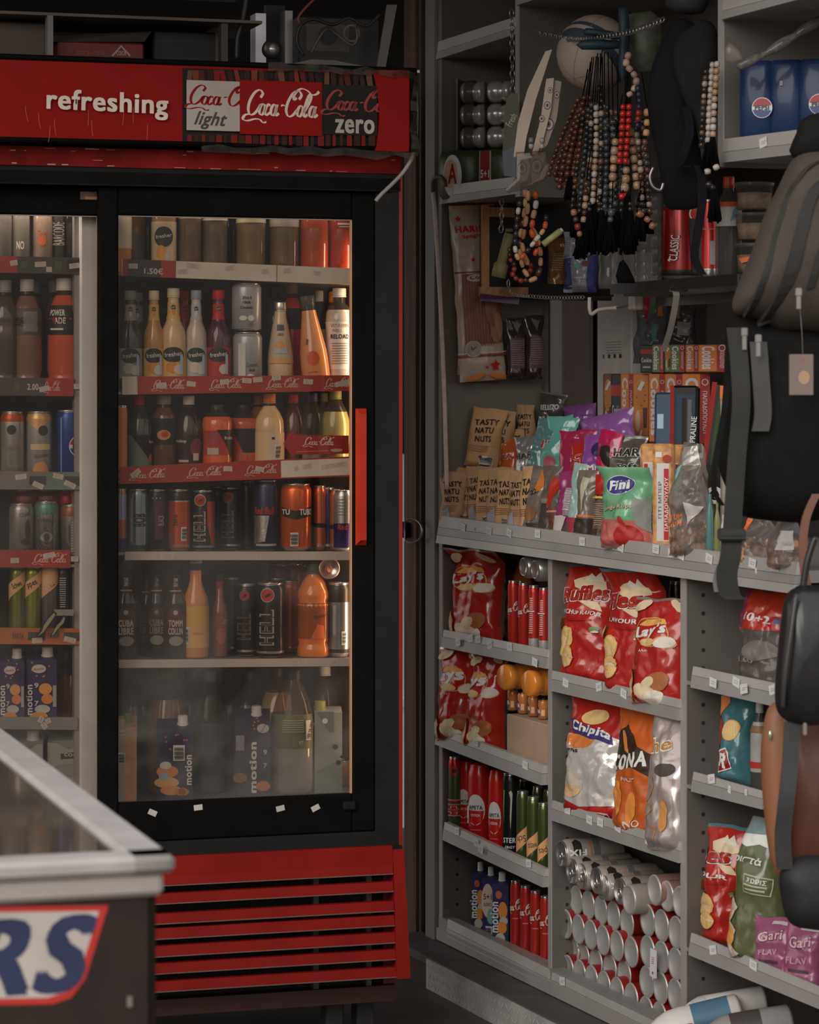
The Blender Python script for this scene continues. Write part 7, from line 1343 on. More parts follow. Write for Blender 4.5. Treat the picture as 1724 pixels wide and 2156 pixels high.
S = [([(1226, 205), (1205, 250), (1180, 310), (1160, 372)], 6.24, 11, BR, 0, 'brown bead strand swinging out furthest to the left', (1240, 130)),
     ([(1232, 215), (1212, 270), (1196, 330), (1184, 400)], 6.22, 12, BR, 0, 'brown bead strand second from the left of the bunch', (1243, 130)),
     ([(1238, 200), (1222, 260), (1206, 330), (1200, 372)], 6.20, 11, BR, 50, 'reddish brown bead strand with a short tassel, left part of the bunch', (1246, 120)),
     ([(1236, 230), (1228, 300), (1218, 380), (1212, 440)], 6.18, 11, BR + DK, 60, 'dark brown mixed bead strand left of the grey ones', (1250, 120)),
     ([(1246, 225), (1240, 300), (1232, 380), (1226, 450)], 6.17, 11, DK + GB, 70, 'charcoal bead strand behind the brown beads', (1255, 118)),
     ([(1252, 215), (1250, 300), (1246, 380), (1240, 432)], 6.16, 11, MX, 90, 'black and cream bead strand in the middle left of the bunch', (1258, 112)),
     ([(1262, 220), (1262, 300), (1258, 370), (1254, 430)], 6.14, 12, CR + WT, 95, 'cream bead strand in the middle of the bunch', (1264, 112)),
     ([(1272, 220), (1272, 310), (1270, 400), (1268, 448)], 6.12, 11, DK + MX, 80, 'dark mottled bead strand right of the cream one', (1272, 110)),
     ([(1282, 250), (1284, 330), (1282, 400), (1278, 456)], 6.10, 12, GB, 72, 'blue-grey bead strand in the middle of the bunch', (1280, 110)),
     ([(1262, 180), (1268, 240), (1262, 300)], 6.19, 11, DK, 0, 'short black bead strand high in the bunch', (1268, 100)),
     ([(1296, 290), (1292, 340), (1288, 400)], 6.04, 15, CR, 0, 'golden cream bead strand left of the red beads', (1310, 200)),
     ([(1328, 270), (1334, 330), (1342, 400)], 6.03, 15, CR, 0, 'golden cream bead strand swinging right of the red beads', (1318, 200)),
     ([(1318, 330), (1318, 370), (1314, 404)], 6.02, 16, CR, 0, 'fat golden bead strand under the red beads', (1316, 280)),
     ([(1306, 414), (1320, 412)], 6.01, 14, RB, 120, 'short row of red beads with a long black tassel', (1312, 400)),
     ([(1350, 292), (1356, 360), (1358, 420), (1362, 452)], 5.98, 12, BR + MX, 40, 'brown bead strand beside the black hanging cap', (1340, 200)),
     ([(1362, 226), (1362, 256), (1360, 290)], 5.97, 15, TN, 0, 'three tan beads beside the black hanging cap', (1350, 150)),
     ([(1340, 445), (1356, 458), (1374, 470), (1368, 484)], 5.96, 14, [M('6a452c', .3, coat=.3)], 0, 'loose loop of brown wooden beads low beside the black tassels', (1350, 400)),
     ([(1235, 380), (1232, 430), (1228, 470)], 6.13, 12, CR + BR, 60, 'tan and brown bead strand low in the bunch', (1245, 300)),
     ([(1218, 240), (1204, 300), (1190, 350), (1178, 384)], 6.25, 12, BR, 0, 'brown bead strand behind the outermost ones', (1240, 140)),
     ([(1256, 240), (1252, 310), (1248, 370), (1236, 450)], 6.20, 12, DK + BR, 60, 'very dark bead strand behind the cream ones', (1260, 120)),
     ([(1268, 240), (1266, 320), (1262, 390), (1258, 452)], 6.19, 12, DK + GB, 70, 'charcoal and grey bead strand deep in the bunch', (1268, 120)),
     ([(1290, 230), (1290, 300), (1290, 370), (1288, 430)], 6.13, 12, DK + MX, 80, 'dark mottled bead strand behind the red beads', (1288, 120)),
     ([(1346, 250), (1350, 330), (1352, 400)], 6.08, 12, DK + MX, 40, 'dark mixed bead strand behind the golden ones', (1336, 180)),
     ([(1300, 250), (1302, 330), (1304, 400), (1300, 450)], 6.10, 12, GB + DK, 70, 'grey bead strand deep behind the golden beads', (1300, 140)),
     ([(1288, 440), (1284, 470)], 6.00, 14, GB, 60, 'two grey beads above a thick black tassel', (1290, 380)),
     ([(1206, 440), (1214, 470), (1222, 500)], 6.06, 12, [M('5c1f18', .3), M('2a2422', .4), M('6a4a3a', .3)], 45, 'red and black bead strand low at the left of the tassels', (1210, 400))]
for i, (pts, Y, sz, mt, ts, lb, tp_) in enumerate(S): strand(lb, pts, Y, sz + 1.5, mt, ts, top=tp_, seedv=300 + i, double=sz + 2 if i < 9 or i in (14, 18, 19, 20, 21, 22, 23) else 0)
strand('bright red double bead strand in the middle of the bunch', [(1318, 218), (1316, 270), (1312, 318), (1310, 346)], 6.0, 13, RB, 0, double=13, top=(1322, 150), seedv=330)
for i, (x, Y) in enumerate(((1240, 6.05), (1266, 6.03), (1326, 5.99), (1345, 5.97))): strand('long black tassel hanging below the beads, ' + ['leftmost thick one', 'second from the left', 'right of the red row', 'rightmost of the bunch'][i], [(x, 424), (x + 1, 446)], Y, 10, DK, 88 if i < 3 else 60, seedv=340 + i, top=(x + 4, 380))
strand('small bead bracelet with red, pink and blue charms', [(1325, 110), (1318, 135), (1330, 150), (1340, 170), (1330, 195), (1318, 200)], 5.97, 15, [M('6a2a2c', .3), M('77605a', .3), M('2a3c48', .3), M('8a7468', .3), M('33403c', .3)], 0, seedv=350)
strand('dark blue charm beads below the bracelet', [(1342, 180), (1346, 210), (1344, 240), (1342, 270)], 5.96, 13, [M('22243c', .4), M('1c1d2a', .4), M('6a1f1a', .3)], 0, seedv=351)
for i, (x, y0, y1, mt) in enumerate(((1486, 145, 312, MX), (1500, 130, 302, WT), (1510, 128, 290, WT + CR))):
    strand(['brown and white striped bead strand right of the black cap', 'white bead strand right of the black cap', 'white and tan bead strand touching the right shelf bay'][i], [(x, y0), (x - 6, (y0 + y1) / 2), (x - 10, y1)], 5.62 - .02 * i, 12 + i, mt, 60 if i else 0, double=0, seedv=360 + i)
strand('white and tan beads with a thick tassel below the white strands', [(1480, 362), (1494, 360), (1508, 352), (1518, 352)], 5.57, 15, WT + TN, 0, seedv=370); strand('dark bead pair with a black tassel over the red can', [(1488, 386), (1496, 392), (1504, 398)], 5.58, 14, DK, 70, seedv=371)
strand('long loop of tan wooden beads with orange and white ones over the tray', [(1105, 395), (1106, 440), (1098, 480), (1095, 520), (1100, 560), (1118, 588), (1134, 575), (1138, 540), (1130, 500), (1118, 480)], 6.56, 12, TN + [TN[0], BR[0]], 0, elong=1.7, seedv=380)
strand('straight strand of tan cylinder beads over the tray', [(1112, 398), (1110, 440), (1104, 480), (1100, 520), (1112, 560)], 6.54, 12, TN, 0, elong=2.0, seedv=381)
strand('tan and white bead strand hanging right of the loop', [(1128, 400), (1128, 430), (1122, 460), (1120, 490), (1130, 520), (1124, 540)], 6.52, 12, [TN[0], ORB_, WOV, DK[0]], 0, elong=1.5, seedv=382)
strand('orange and white bead strand curving to the green tube', [(1095, 420), (1090, 450), (1086, 490), (1084, 520), (1092, 545), (1108, 530), (1128, 505), (1146, 480), (1150, 450)], 6.50, 11, [WOV, ORB_, DK[1], TN[1]], 0, elong=1.4, seedv=383)
strand('small dark red and brown bead string in the bottom of the tray', [(1072, 520), (1074, 545), (1084, 560), (1080, 580), (1100, 592), (1110, 585), (1118, 560), (1108, 545)], 6.58, 11, BR + [M('6a2a1c', .3)], 0, seedv=384)
F = Flat(6.45); b = MB(); b.tube([F.p(1143, 515), F.p(1180, 486)], F.k * 7, M('74744a', .4), 10); b.tube([F.p(1180, 486), F.p(1184, 483)], F.k * 5, M('8a8680', .4), 8); solo('sweets_tube', b, 'slanting yellow-green tube beside the wooden beads', 'tube', F.m)
# ---- eye-pattern strap packs
F = Flat(6.33); lthr = M('8f8074', .5, vary=.08); eyem = LB('4a3c48'); wtm = LB('9a9088')
def plate(F, out, d, th, mat, art=()):
    b = MB(); P = F.o(out, d); n = len(P); V = [(x, y, z) for y in (d, d + th) for x, z in P]; ft = [tuple(t_) for t_ in tessellate_polygon([[Vector((x, z, 0)) for x, z in P]])]
    b.add(V, ft + [tuple(i + n for i in t_)[::-1] for t_ in ft] + [(i, i + n, (i + 1) % n + n, (i + 1) % n) for i in range(n)], mat); b.decals(art, flat_map(d), 1, 1, .2); return b
def eye(F, x, y, r, d=0.0, sq=1.0): c = F.p(x, y, d); k = F.k; return [('e', c.x, c.z, r * k, r * k * 1.25, eyem), ('e', c.x, c.z, r * k * .75, r * k * .95, wtm), ('e', c.x, c.z, r * k * .5, r * k * .66, LB('5c5a60')), ('e', c.x, c.z, r * k * .22, r * k * .3, txtd)]
solo('leather_strap', plate(F, [(1148, 108), (1162, 104), (1128, 210), (1108, 290), (1102, 332), (1081, 330), (1090, 260), (1110, 190)], .0, .003, lthr), 'pale leather strap of the eye-bead pack, left and longest', 'strap', F.m)
solo('leather_strap', plate(F, [(1150, 166), (1166, 164), (1160, 230), (1142, 300), (1122, 340), (1118, 330), (1138, 250)], -.006, .003, lthr, eye(F, 1158, 190, 5, -.006) + eye(F, 1152, 222, 7, -.006) + eye(F, 1140, 250, 6, -.006)), 'pale leather strap printed with small eye rings', 'strap', F.m)
solo('leather_strap', plate(F, [(1166, 168), (1182, 172), (1172, 250), (1152, 305), (1136, 320), (1152, 240)], .004, .003, M('77695f', .5), eye(F, 1155, 262, 11, .004) + eye(F, 1172, 200, 6, .004)), 'darker strap with a large eye ring behind the pale one', 'strap', F.m)
b = plate(F, [(1088, 330), (1108, 326), (1116, 350), (1110, 378), (1096, 386), (1086, 370)], -.012, .004, lthr, eye(F, 1099, 354, 11, -.012)); solo('eye_charm', b, 'oval eye charm at the lower left end of the straps', 'charm', F.m)
b = plate(F, [(1118, 326), (1150, 318), (1152, 352), (1144, 378), (1120, 384)], -.010, .004, M('857a70', .5), eye(F, 1130, 350, 13, -.010)); solo('eye_charm', b, 'round eye charm at the lower right end of the straps', 'charm', F.m)
b = MB(); b.puff(F.o([(1085, 322), (1150, 318), (1158, 345), (1150, 378), (1120, 398), (1070, 408), (1060, 404), (1084, 378)]), .004, CLEAR('d8d2cc', .07, '8a817a', .1), rings=(1, .9, .6, 0)); solo('plastic_sleeve', shift(b, -.022), 'clear sleeve around the two eye charms', 'sleeve', F.m)
for i, x in enumerate((1118, 1141)): strand('short row of white eye beads, %s' % ['above the left charm', 'above the right charm'][i], [(x, 290), (x, 302), (x, 314)], 6.27, 12, WT + [M('55555c', .3)], 0, seedv=390 + i)
F = Flat(6.5); b = plate(F, [(1066, 208), (1076, 196), (1090, 196), (1094, 300), (1090, 372), (1062, 368), (1058, 320), (1062, 250)], .03, .006, M('3f4132', .5), [('t', 'Fresh', F.p(1077, 250).x, F.p(1077, 250).z, .03, .016, LB('8a8a7a'), 62, .02), ('p', F.o([(1058, 318), (1094, 300), (1090, 372), (1062, 368)]), M('4a5058', .5))]); solo('air_freshener', b, 'olive and blue-grey card pack hanging under the steel chain', 'pack', F.m)
# ---- chain line, ball, teal gear, pouch
chain('chain', 'sagging steel chain carrying the hanging goods', [WP(1132, 68, -.03), WP(1160, 74, -.03), WP(1210, 82, -.04), WP(1260, 78, -.05), WP(1330, 66, -.05), WP(1400, 40, -.05)], CHM, .02, .0016, .006)
F = Flat(6.22); c = F.p(1252, 112, .09); R_ = F.k * 82; b = MB(); WB = M('7f7268', .45, vary=.06); SBm = M('2c3540', .45); mx = Matrix.Translation(c) @ Matrix.Rotation(radians(38), 4, 'Y') @ Matrix.Rotation(radians(-25), 4, 'X')
pr = []
for i in range(25):
    t_ = -pi / 2 + pi * i / 24; f_ = i / 24; pr.append((max(.0005, R_ * cos(t_)), R_ * sin(t_), SBm if i in (9, 10, 12) else WB))
b.lathe(pr, WB, 30, mx)
for a_ in (0, 60, 120): b.tube([mx @ Vector((R_ * 1.002 * cos(radians(a_)) * cos(q_ * pi / 12), R_ * 1.002 * sin(radians(a_)) * cos(q_ * pi / 12), R_ * 1.002 * sin(q_ * pi / 12))) for q_ in range(24)], .0008, M('5a5048', .6), 4, True)
solo('ball', b, 'off-white ball with dark blue bands hanging behind the beads', 'ball', F.m)
F = Flat(6.08); TE = M('1c2c34', .5, gain=1.6, spec=.3)
for i, (o_, lb) in enumerate((([(1226, 66), (1234, 59), (1250, 60), (1290, 66), (1316, 72), (1318, 84), (1290, 82), (1250, 76), (1230, 74)], 'upper teal rubber grip in front of the striped ball'), ([(1212, 96), (1222, 86), (1250, 84), (1300, 86), (1318, 96), (1300, 104), (1260, 106), (1224, 106)], 'lower teal rubber grip in front of the striped ball'), ([(1300, 20), (1322, 16), (1324, 80), (1320, 150), (1308, 178), (1300, 150), (1302, 90)], 'teal rubber strap hanging beside the striped ball'))):
    b = MB(); b.puff(F.o(o_), .012, TE); solo('rubber_grip', shift(b, -.01 * i), lb, 'grip', F.m)
F = Flat(6.12); b = MB(); b.puff(F.o([(1322, 30), (1370, 22), (1392, 40), (1396, 100), (1380, 150), (1340, 156), (1324, 110)]), .02, M('33352c', .5, vary=.5, vscale=30)); solo('patterned_pouch', b, 'grey-green patterned pouch behind the chain', 'pouch', F.m)
# ---- black caps and bag
F = Flat(5.78); CLO = M('100f12', .9, spec=.1, vary=.2, bump=.4, bscale=300); CLO2 = M('181716', .85, spec=.1, vary=.2, bump=.4, bscale=300)
b = MB(); b.puff(F.o(crom([(1440, 38), (1412, 56), (1388, 100), (1370, 150), (1362, 205), (1368, 262), (1384, 335), (1394, 400), (1402, 436), (1440, 442), (1474, 432), (1480, 380), (1474, 310), (1462, 240), (1470, 150), (1476, 70)], 3, True)), .04, CLO, wob=.004); solo('cap', b, 'black-navy cloth cap hanging beside the bead bunch', 'cap', F.m)
b = MB(); b.puff(F.o(crom([(1452, 62), (1472, 48), (1498, 62), (1510, 110), (1513, 180), (1502, 250), (1480, 322), (1462, 280), (1438, 225), (1416, 165), (1412, 110), (1426, 80)], 3, True)), .03, CLO2, wob=.003); solo('cap', shift(b, -.055), 'black cloth cap overlapping the navy one, curved brim edge to the left', 'cap', F.m)
b = MB(); b.strip(F.path([(1444, 225), (1452, 275), (1440, 320), (1428, 352), (1470, 352), (1478, 420), (1470, 480), (1462, 540), (1478, 578)], -.08), Vector((F.k * 9, 0, 0)), CLO, .003); solo('cloth_strap', b, 'black strap dangling from the caps in front of the red can', 'strap', F.m)
b = MB(); b.puff(F.o([(1398, 14), (1420, 30), (1452, 34), (1478, 30), (1490, 10), (1480, -30), (1400, -30)]), .03, M('161517', .7)); solo('cap_hanger', shift(b, -.02), 'black hanger top above the cloth caps', 'hanger', F.m)
b = MB(); b.tube(F.path([(1375, 352), (1368, 372), (1374, 392), (1390, 400), (1396, 385)], -.05), F.k * 3.2, M('6d6a68', .3, .8), 7); solo('key_ring', b, 'steel ring hanging at the lower left of the black cap', 'ring', F.m)
# ---- glass shelf goods
GS = GSZ - .0015
def gs(x0, x1, ytop, d): xc = (x0 + x1) / 2; a = WL.a(xc, d); Y = WL.xy(a, d).y; return WL.m(a, d, GS, 58), (x1 - x0) * Y / FPX / 2, WL.z(a, d, ytop) - GS
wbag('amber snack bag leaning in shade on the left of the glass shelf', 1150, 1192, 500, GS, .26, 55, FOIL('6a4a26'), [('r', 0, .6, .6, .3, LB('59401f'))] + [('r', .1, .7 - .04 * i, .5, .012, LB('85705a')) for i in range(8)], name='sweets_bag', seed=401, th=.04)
wbag('white and blue biscuit bag on the glass shelf under the tassels', 1186, 1256, 488, GS, .24, 55, FOIL('77757c'), [('r', -.36, .5, .26, 1.0, LB('8b8a90')), ('r', -.36, .3, .26, .5, LB('30345c')), ('r', .38, .3, .22, .6, LB('30345c')), ('e', .05, .58, .12, .06, LB('5a3a34')), ('e', .2, .46, .1, .05, LB('5a3a34')), ('e', -.02, .42, .1, .05, LB('55807c')), ('r', .05, .2, .4, .08, LB('8f8a8c')), ('t', 'Biscuits', .05, .2, .4, .06, LB('55525c'), 4)] + [('r', -.36, .9 - .03 * i, .2, .008, LB('55535c')) for i in range(12)], name='sweets_bag', seed=402, th=.05)
clc = CLEAR('dcdcda', .16, '9a9692', .12, 1.4, .05, 20)
def ribbed(label, x0, x1, ytop, d, n, name='plastic_cup', taper=.9):
    m, r, h = gs(x0, x1, ytop, d); b = MB(); pr = []
    for i in range(n): z = h * i / n; pr += [(r * (.92 + .0 * i), z + .001), (r, z + h / n * .25), (r, z + h / n * .75), (r * .93, z + h / n * .98)]
    b.lathe([(0, .001)] + pr + [(r * .9, h), (0, h)], clc, 20); return solo(name, b, label, 'cup', m)
ribbed('clear rounded plastic jar on the glass shelf under the tassels', 1258, 1312, 520, .22, 2, 'plastic_jar')
ribbed('tall stack of clear plastic cups left of the red can', 1334, 1394, 408, .24, 7, 'cup_stack')
b = MB(); F = Flat(6.0); b.puff(F.o([(1304, 552), (1312, 546), (1322, 560), (1334, 585), (1338, 596), (1300, 596), (1296, 580)]), .012, TASS, wob=.004); solo('tassel', b, 'loose black tassel lying on the glass shelf by the jar', 'tassel', F.m)
m, r, h = gs(1393, 1478, 430, .15)
can('drink_can', 'large red energy can with CLASSIC lettering on the glass shelf', 'can', m, r, h, M('861814', .25, .3, vary=.35, vscale=25, gain=1.15), [(.0, .05, SILV), (.05, .14, M('191717', .3))], [('t', 'CLASSIC', -.14, .42, .34 * h / r / 2, .14, LB('2a1614'), 84, .04), ('t', 'CLASSIC', -.15, .42, .33 * h / r / 2, .12, ow_, 84, .02), ('p', [(-.34, .26), (-.24, .32), (-.26, .24)], ow_), ('c', .42, .86, .20, ow_), ('c', .42, .86, .17, LB('8c1a16')), ('p', [(.2, .8), (.6, .8), (.6, .1), (.3, .1)], LB('221d1c'))], 0)
m, r, h = gs(1476, 1512, 420, .14); can('drink_can', 'slim pinkish red can behind the strap on the glass shelf', 'can', m, r, h, M('8a2a24', .25, .4), [(.0, .12, SILV)], [('r', .2, .32, .3, .3, LB('77777a')), ('r', 0, .62, .8, .01, LB('b06a60'))])
m, r, h = gs(1506, 1562, 372, .14); bottle('drink_bottle', 'ribbed clear water bottle with a red cap on the glass shelf', 'bottle', m, r, h, 'straight', CLEAR('b8b6b2', .12, '87827e', .1), fill=1, cap=M('8c2018', .35), lab=[(.50, .74, LB('7f7c78'))], art=[('r', 0, .72, 2, .05, LB('8a3a22')), ('p', [(.1, .55), (.4, .6), (.4, .7), (.2, .66)], LB('46606a'))])
for i, (y0, y1, lb, cc_) in enumerate(((382, 444, 'top clear tub of pale sweets in the stack of three', '9c8674'), (446, 508, 'middle clear tub of pale sweets in the stack of three', '9a8576'), (510, 578, 'bottom clear tub with orange print in the stack of three', '94806f'))):
    m, r, h = gs(1546, 1630, 400, .17); xc = 1588; a = WL.a(xc, .17); zb_, zt_ = WL.z(a, .17, y1), WL.z(a, .17, y0); m = WL.m(a, .17, max(zb_, GS) + .001, 58); h = zt_ - max(zb_, GS) - .004
    t = thing('plastic_tub', lb, 'tub', m); b = MB(); b.lathe([(0, .001), (r * .84, .001), (r * .95, h * .86), (r, h * .87), (r, h * .93), (r * .9, h * .94)], CLEAR('d0ccc8', .10, 'a09890', .05), 24); b.build('tub', t)
    b = MB(); b.lathe([(0, .003), (r * .80, .003), (r * .88, h * .62), (0, h * .66)], M(cc_, .5, vary=.3, vscale=60, bump=.6, bscale=120), 20)
    if i == 2: b.decals([('p', [(-.4, .5), (.3, .62), (.3, .48), (-.3, .34)], LB('a0502c'))], cyl_map([(r * .97, 0), (r * .97, h)]), 2 * r, h, .01, .001)
    b.build('sweets', t); b = MB(); b.lathe([(r * 1.02, h * .93), (r * 1.03, h), (r * .9, h), (r * .88, h * .96), (0, h * .96)], CLEAR('d0ccc8', .14, 'a09890', .05), 24); b.build('lid', t)
# ---- lead, hanging clear bags behind the counter
b = MB(); b.tube(crom([WP(1241, 626, .12), WP(1241, 650, .12), WP(1246, 661, .12), WP(1262, 652, .13), WP(1298, 648, .14)], 5), .0045, M('8a857f', .45), 8); b.tube(crom([WP(1298, 648, .14), WP(1315, 645, .15), WP(1328, 636, .16)], 4), .002, M('3a3330', .5), 6); solo('white_lead', b, 'white lead hanging from the glass shelf above the heater', 'cable', wm)
b = MB(); x0, z0 = wxy(1332, 634, .16); b.box(x0 - .015, x0 + .015, .155, .18, z0 - .02, z0 + .02, M('7d7771', .5), .003); solo('connector_block', b, 'small white terminal block at the end of the white lead', 'connector', wm)
clh = CLEAR('aeb0ae', .28, '77787a', .3, 1.4, .1, 25)
wbag('clear hanging bag with red, green and orange strips behind the counter', 1332, 1410, 612, 0, .50, 52, clh, [('r', -.12, .80, .14, .36, LB('6e1c26')), ('r', .10, .82, .18, .30, LB('3f5030')), ('r', .28, .72, .12, .2, LB('8c5024')), ('t', 'ZERO', .0, .4, .8, .14, LB('3a3c3e'), 86), ('r', .14, .40, .16, .24, LB('3a5a5c'))], seed=411, ybot=765, th=.04, wr=.008)
wbag('smoky clear bag hanging right of the striped one', 1398, 1470, 606, 0, .52, 52, CLEAR('8a8886', .25, '55524f', .2), [('r', .1, .4, .4, .2, LB('55504c')), ('r', -.1, .7, .2, .3, LB('4a3a34'))], seed=412, ybot=750, th=.03, wr=.008)
b = MB(); b.strip(crom([WP(1424, 600, .08), WP(1416, 612, .08), WP(1424, 622, .08), WP(1412, 690, .09), WP(1396, 740, .10)], 4), Vector((.007, .004, 0)), CLEAR('d0ccc8', .3, '9a948e', .2), .001); solo('plastic_strip', b, 'crumpled clear strip hanging from the glass shelf edge', 'strip', wm)
# ---- clear sleeve over the blue cola pack
F = Flat(5.5); b = MB(); b.tube(F.path([(1552, 142), (1580, 128), (1620, 108), (1660, 84), (1690, 64), (1730, 40)]), F.k * 10, CLEAR('b0aca8', .25, '857f7a', .3, 1.4, .1, 40), 10, rf=lambda t: .6 + .6 * abs(sin(t * 9))); solo('plastic_roll', b, 'crinkled clear plastic roll above the blue cola pack', 'roll', F.m)
b = MB(); b.puff(F.o([(1526, 100), (1536, 90), (1556, 104), (1566, 126), (1540, 134), (1528, 128)]), .008, CLEAR('c8c0ba', .4, '8a817a', .2), wob=.004); solo('plastic_scrap', b, 'small crumpled clear wrapper left of the plastic roll', 'wrapper', F.m)
# ================================================================== backpack and bags hanging in front
F = Flat(5.0); k = F.k; GC = M('3f3934', .85, spec=.1, gain=1.9, vary=.12, bump=.4, bscale=400); BC = M('131211', .85, spec=.1, vary=.2, bump=.4, bscale=300); SC_ = M('272624', .8, spec=.15, vary=.1, bump=.3, bscale=500); ZP = M('7d7874', .4, .3, gain=1.4)
bp = thing('backpack', 'grey and black backpack with dangling straps hanging in front of the right shelves', 'backpack', F.m)
b = MB(); b.puff(F.o(crom([(1652, 640), (1546, 655), (1534, 730), (1530, 800), (1522, 900), (1518, 980), (1540, 1040), (1562, 1086), (1640, 1100), (1720, 1100), (1800, 1060), (1820, 900), (1800, 700)], 3, True)), .09, BC, back=.05, wob=.006); shift(b, .05); b.build('body', bp)
b = MB(); P = crom([(1690, 322), (1662, 345), (1636, 398), (1610, 450), (1584, 525), (1556, 594), (1541, 640), (1552, 662), (1602, 674), (1640, 694), (1690, 696), (1790, 690), (1840, 560), (1820, 380), (1750, 322)], 3, True)
b.puff(F.o(P), .11, GC, back=.06, rings=(1, .985, .95, .88, .76, .55, .3, 0)); b.build('front_pocket', bp)
from mathutils.bvhtree import BVHTree
bvh = BVHTree.FromPolygons(b.v, [f for f in b.f]) 
def onpocket(pts, hw, name, m_, up=.0):
    b = MB(); P = []
    for p in F.path([q[:2] for q in pts]):
        h_ = bvh.ray_cast(Vector((p[0], -.6, p[2])), Vector((0, 1, 0))); P.append((p[0], (h_[0].y if h_[0] else -.03) - .002, p[2]))
    b.strip(P, Vector((k * hw, 0, k * hw * .35)), m_, .007); b.build(name, bp)
onpocket([(1706, 350), (1672, 378), (1644, 425), (1620, 500), (1600, 575), (1580, 630), (1568, 664)], 7, 'zip', SC_)
onpocket([(1736, 380), (1706, 400), (1684, 440), (1666, 505), (1648, 580), (1624, 640), (1604, 680)], 14, 'zip', M('1d1b1a', .75, bump=.3, bscale=400))
onpocket([(1760, 470), (1726, 500), (1702, 560), (1688, 610)], 7, 'zip', SC_)
for x, y0, y1, d in ((1567, 690, 738, -.06), (1596, 704, 752, -.08), (1681, 606, 652, -.125)):
    b = MB(); b.box(*sorted((F.p(x - 7, y0, d).x, F.p(x + 7, y0, d).x)), d - .004, d, F.p(x, y0 + 18, d).z, F.p(x, y0, d).z, ZP, .002); b.box(*sorted((F.p(x - 5, y0, d).x, F.p(x + 5, y0, d).x)), d - .004, d, F.p(x, y1, d).z, F.p(x, y0 + 16, d).z, ZP, .002); b.build('zip_pull', bp)
def strapp(pts, hw, m_=SC_, name='strap'): b = MB(); b.strip(F.path(pts), Vector((k * hw, 0, 0)), m_, .004); b.build(name, bp)
strapp([(1548, 690, -.05), (1556, 760, -.06), (1560, 850, -.07), (1552, 950, -.07), (1546, 1040, -.065), (1541, 1112, -.06)], 19)
strapp([(1596, 720, -.055), (1602, 800, -.06), (1606, 870, -.06), (1600, 908, -.06)], 18, M('31302e', .7, bump=.3, bscale=500))
strapp([(1536, 780, -.02), (1522, 880, -.03), (1506, 970, -.035), (1503, 1030, -.035), (1520, 1064, -.03)], 6, BC)
strapp([(1540, 1128, -.06), (1538, 1170, -.06), (1530, 1210, -.055), (1536, 1250, -.05), (1548, 1262, -.05)], 22)
strapp([(1516, 1190, -.05), (1508, 1220, -.05), (1510, 1246, -.05)], 7, M('4a4846', .6))
b = MB(); p = F.p(1540, 1126, -.065); b.box(p.x - k * 29, p.x + k * 29, -.075, -.055, p.z - k * 13, p.z + k * 14, M('1f1e1d', .4), .004); b.box(p.x - k * 24, p.x + k * 24, -.078, -.074, p.z - k * 2, p.z + k * 4, SC_); b.build('buckle', bp)
b = MB(); p, q_ = F.p(1661, 832, -.12), F.p(1712, 746, -.12); b.box(p.x, q_.x, -.122, -.12, p.z, q_.z, M('6f625c', .6, gain=1.6, spec=.1), .001); b.decals([('c', F.p(1690, 757, -.12).x, F.p(1690, 757, -.12).z, .002, LB('7c3a2c')), ('e', F.p(1692, 795, -.12).x, F.p(1692, 795, -.12).z, .010, .012, LB('7a6450'))], flat_map(-.122), 1, 1, .2); b.tube([F.p(1690, 757, -.121), F.p(1688, 700, -.11), F.p(1684, 650, -.11)], .0008, M('4a4644', .6), 5); b.build('price_tag', bp)
b = MB(); b.puff(F.o(crom([(1668, 332), (1676, 280), (1690, 250), (1740, 240), (1800, 300), (1790, 335)], 3, True)), .03, BC); b.build('top_handle', bp)
F2 = Flat(4.9); k2 = F2.k
hb = thing('handbag', 'shiny black leather handbag with a strap at the right edge below the backpack', 'handbag', F2.m); BL_ = M('161515', .28, vary=.2, spec=.6)
b = MB(); b.puff(F2.o(crom([(1700, 1232), (1672, 1238), (1652, 1260), (1642, 1330), (1634, 1410), (1631, 1470), (1640, 1504), (1668, 1522), (1730, 1526), (1790, 1480), (1790, 1260)], 3, True)), .05, BL_, wob=.003); b.build('body', hb)
b = MB(); b.tube(F2.path([(1676, 1250, -.04), (1664, 1340, -.05), (1652, 1430, -.05), (1648, 1490, -.04)]), .004, M('2a2928', .3), 7); b.tube(F2.path([(1690, 1240, .0), (1700, 1180, .0), (1716, 1130, .0)]), .006, BL_, 8); b.build('ridge_highlight', hb)  # paler tube paints the highlight along the bag's ridge
b = MB(); b.strip(F2.path([(1668, 1520, .0), (1664, 1600, -.01), (1656, 1680, -.02), (1648, 1760, -.02), (1652, 1830, -.02)]), Vector((k2 * 17, 0, 0)), M('1c1b1a', .5), .005); b.build('strap', hb)
b = MB(); b.box(F2.p(1686, 1535).x, F2.p(1694, 1535).x, -.03, -.02, F2.p(1690, 1545).z, F2.p(1690, 1518).z, ZP, .002); b.build('clasp', hb)
b = MB(); b.strip(F2.path([(1718, 1040), (1697, 1090), (1690, 1150), (1696, 1220), (1712, 1280)], .06), Vector((k2 * 9, 0, 0)), M('52352a', .5), .006); solo('leather_strap', b, 'brown leather strap curving at the right edge beside the counter', 'strap', F2.m)
F3 = Flat(5.0); lt = thing('leather_bag', 'tan and brown leather bag hanging at the right edge', 'bag', F3.m); TAN = M('65402b', .5, vary=.15, vscale=8); BRN = M('3f251c', .45, vary=.3, vscale=6)
b = MB(); b.puff(F3.o(crom([(1622, 1490), (1646, 1478), (1660, 1500), (1664, 1600), (1660, 1720), (1656, 1830), (1640, 1846), (1622, 1800), (1610, 1700), (1604, 1600), (1610, 1530)], 3, True)), .03, TAN); shift(b, .02); b.build('flap', lt)
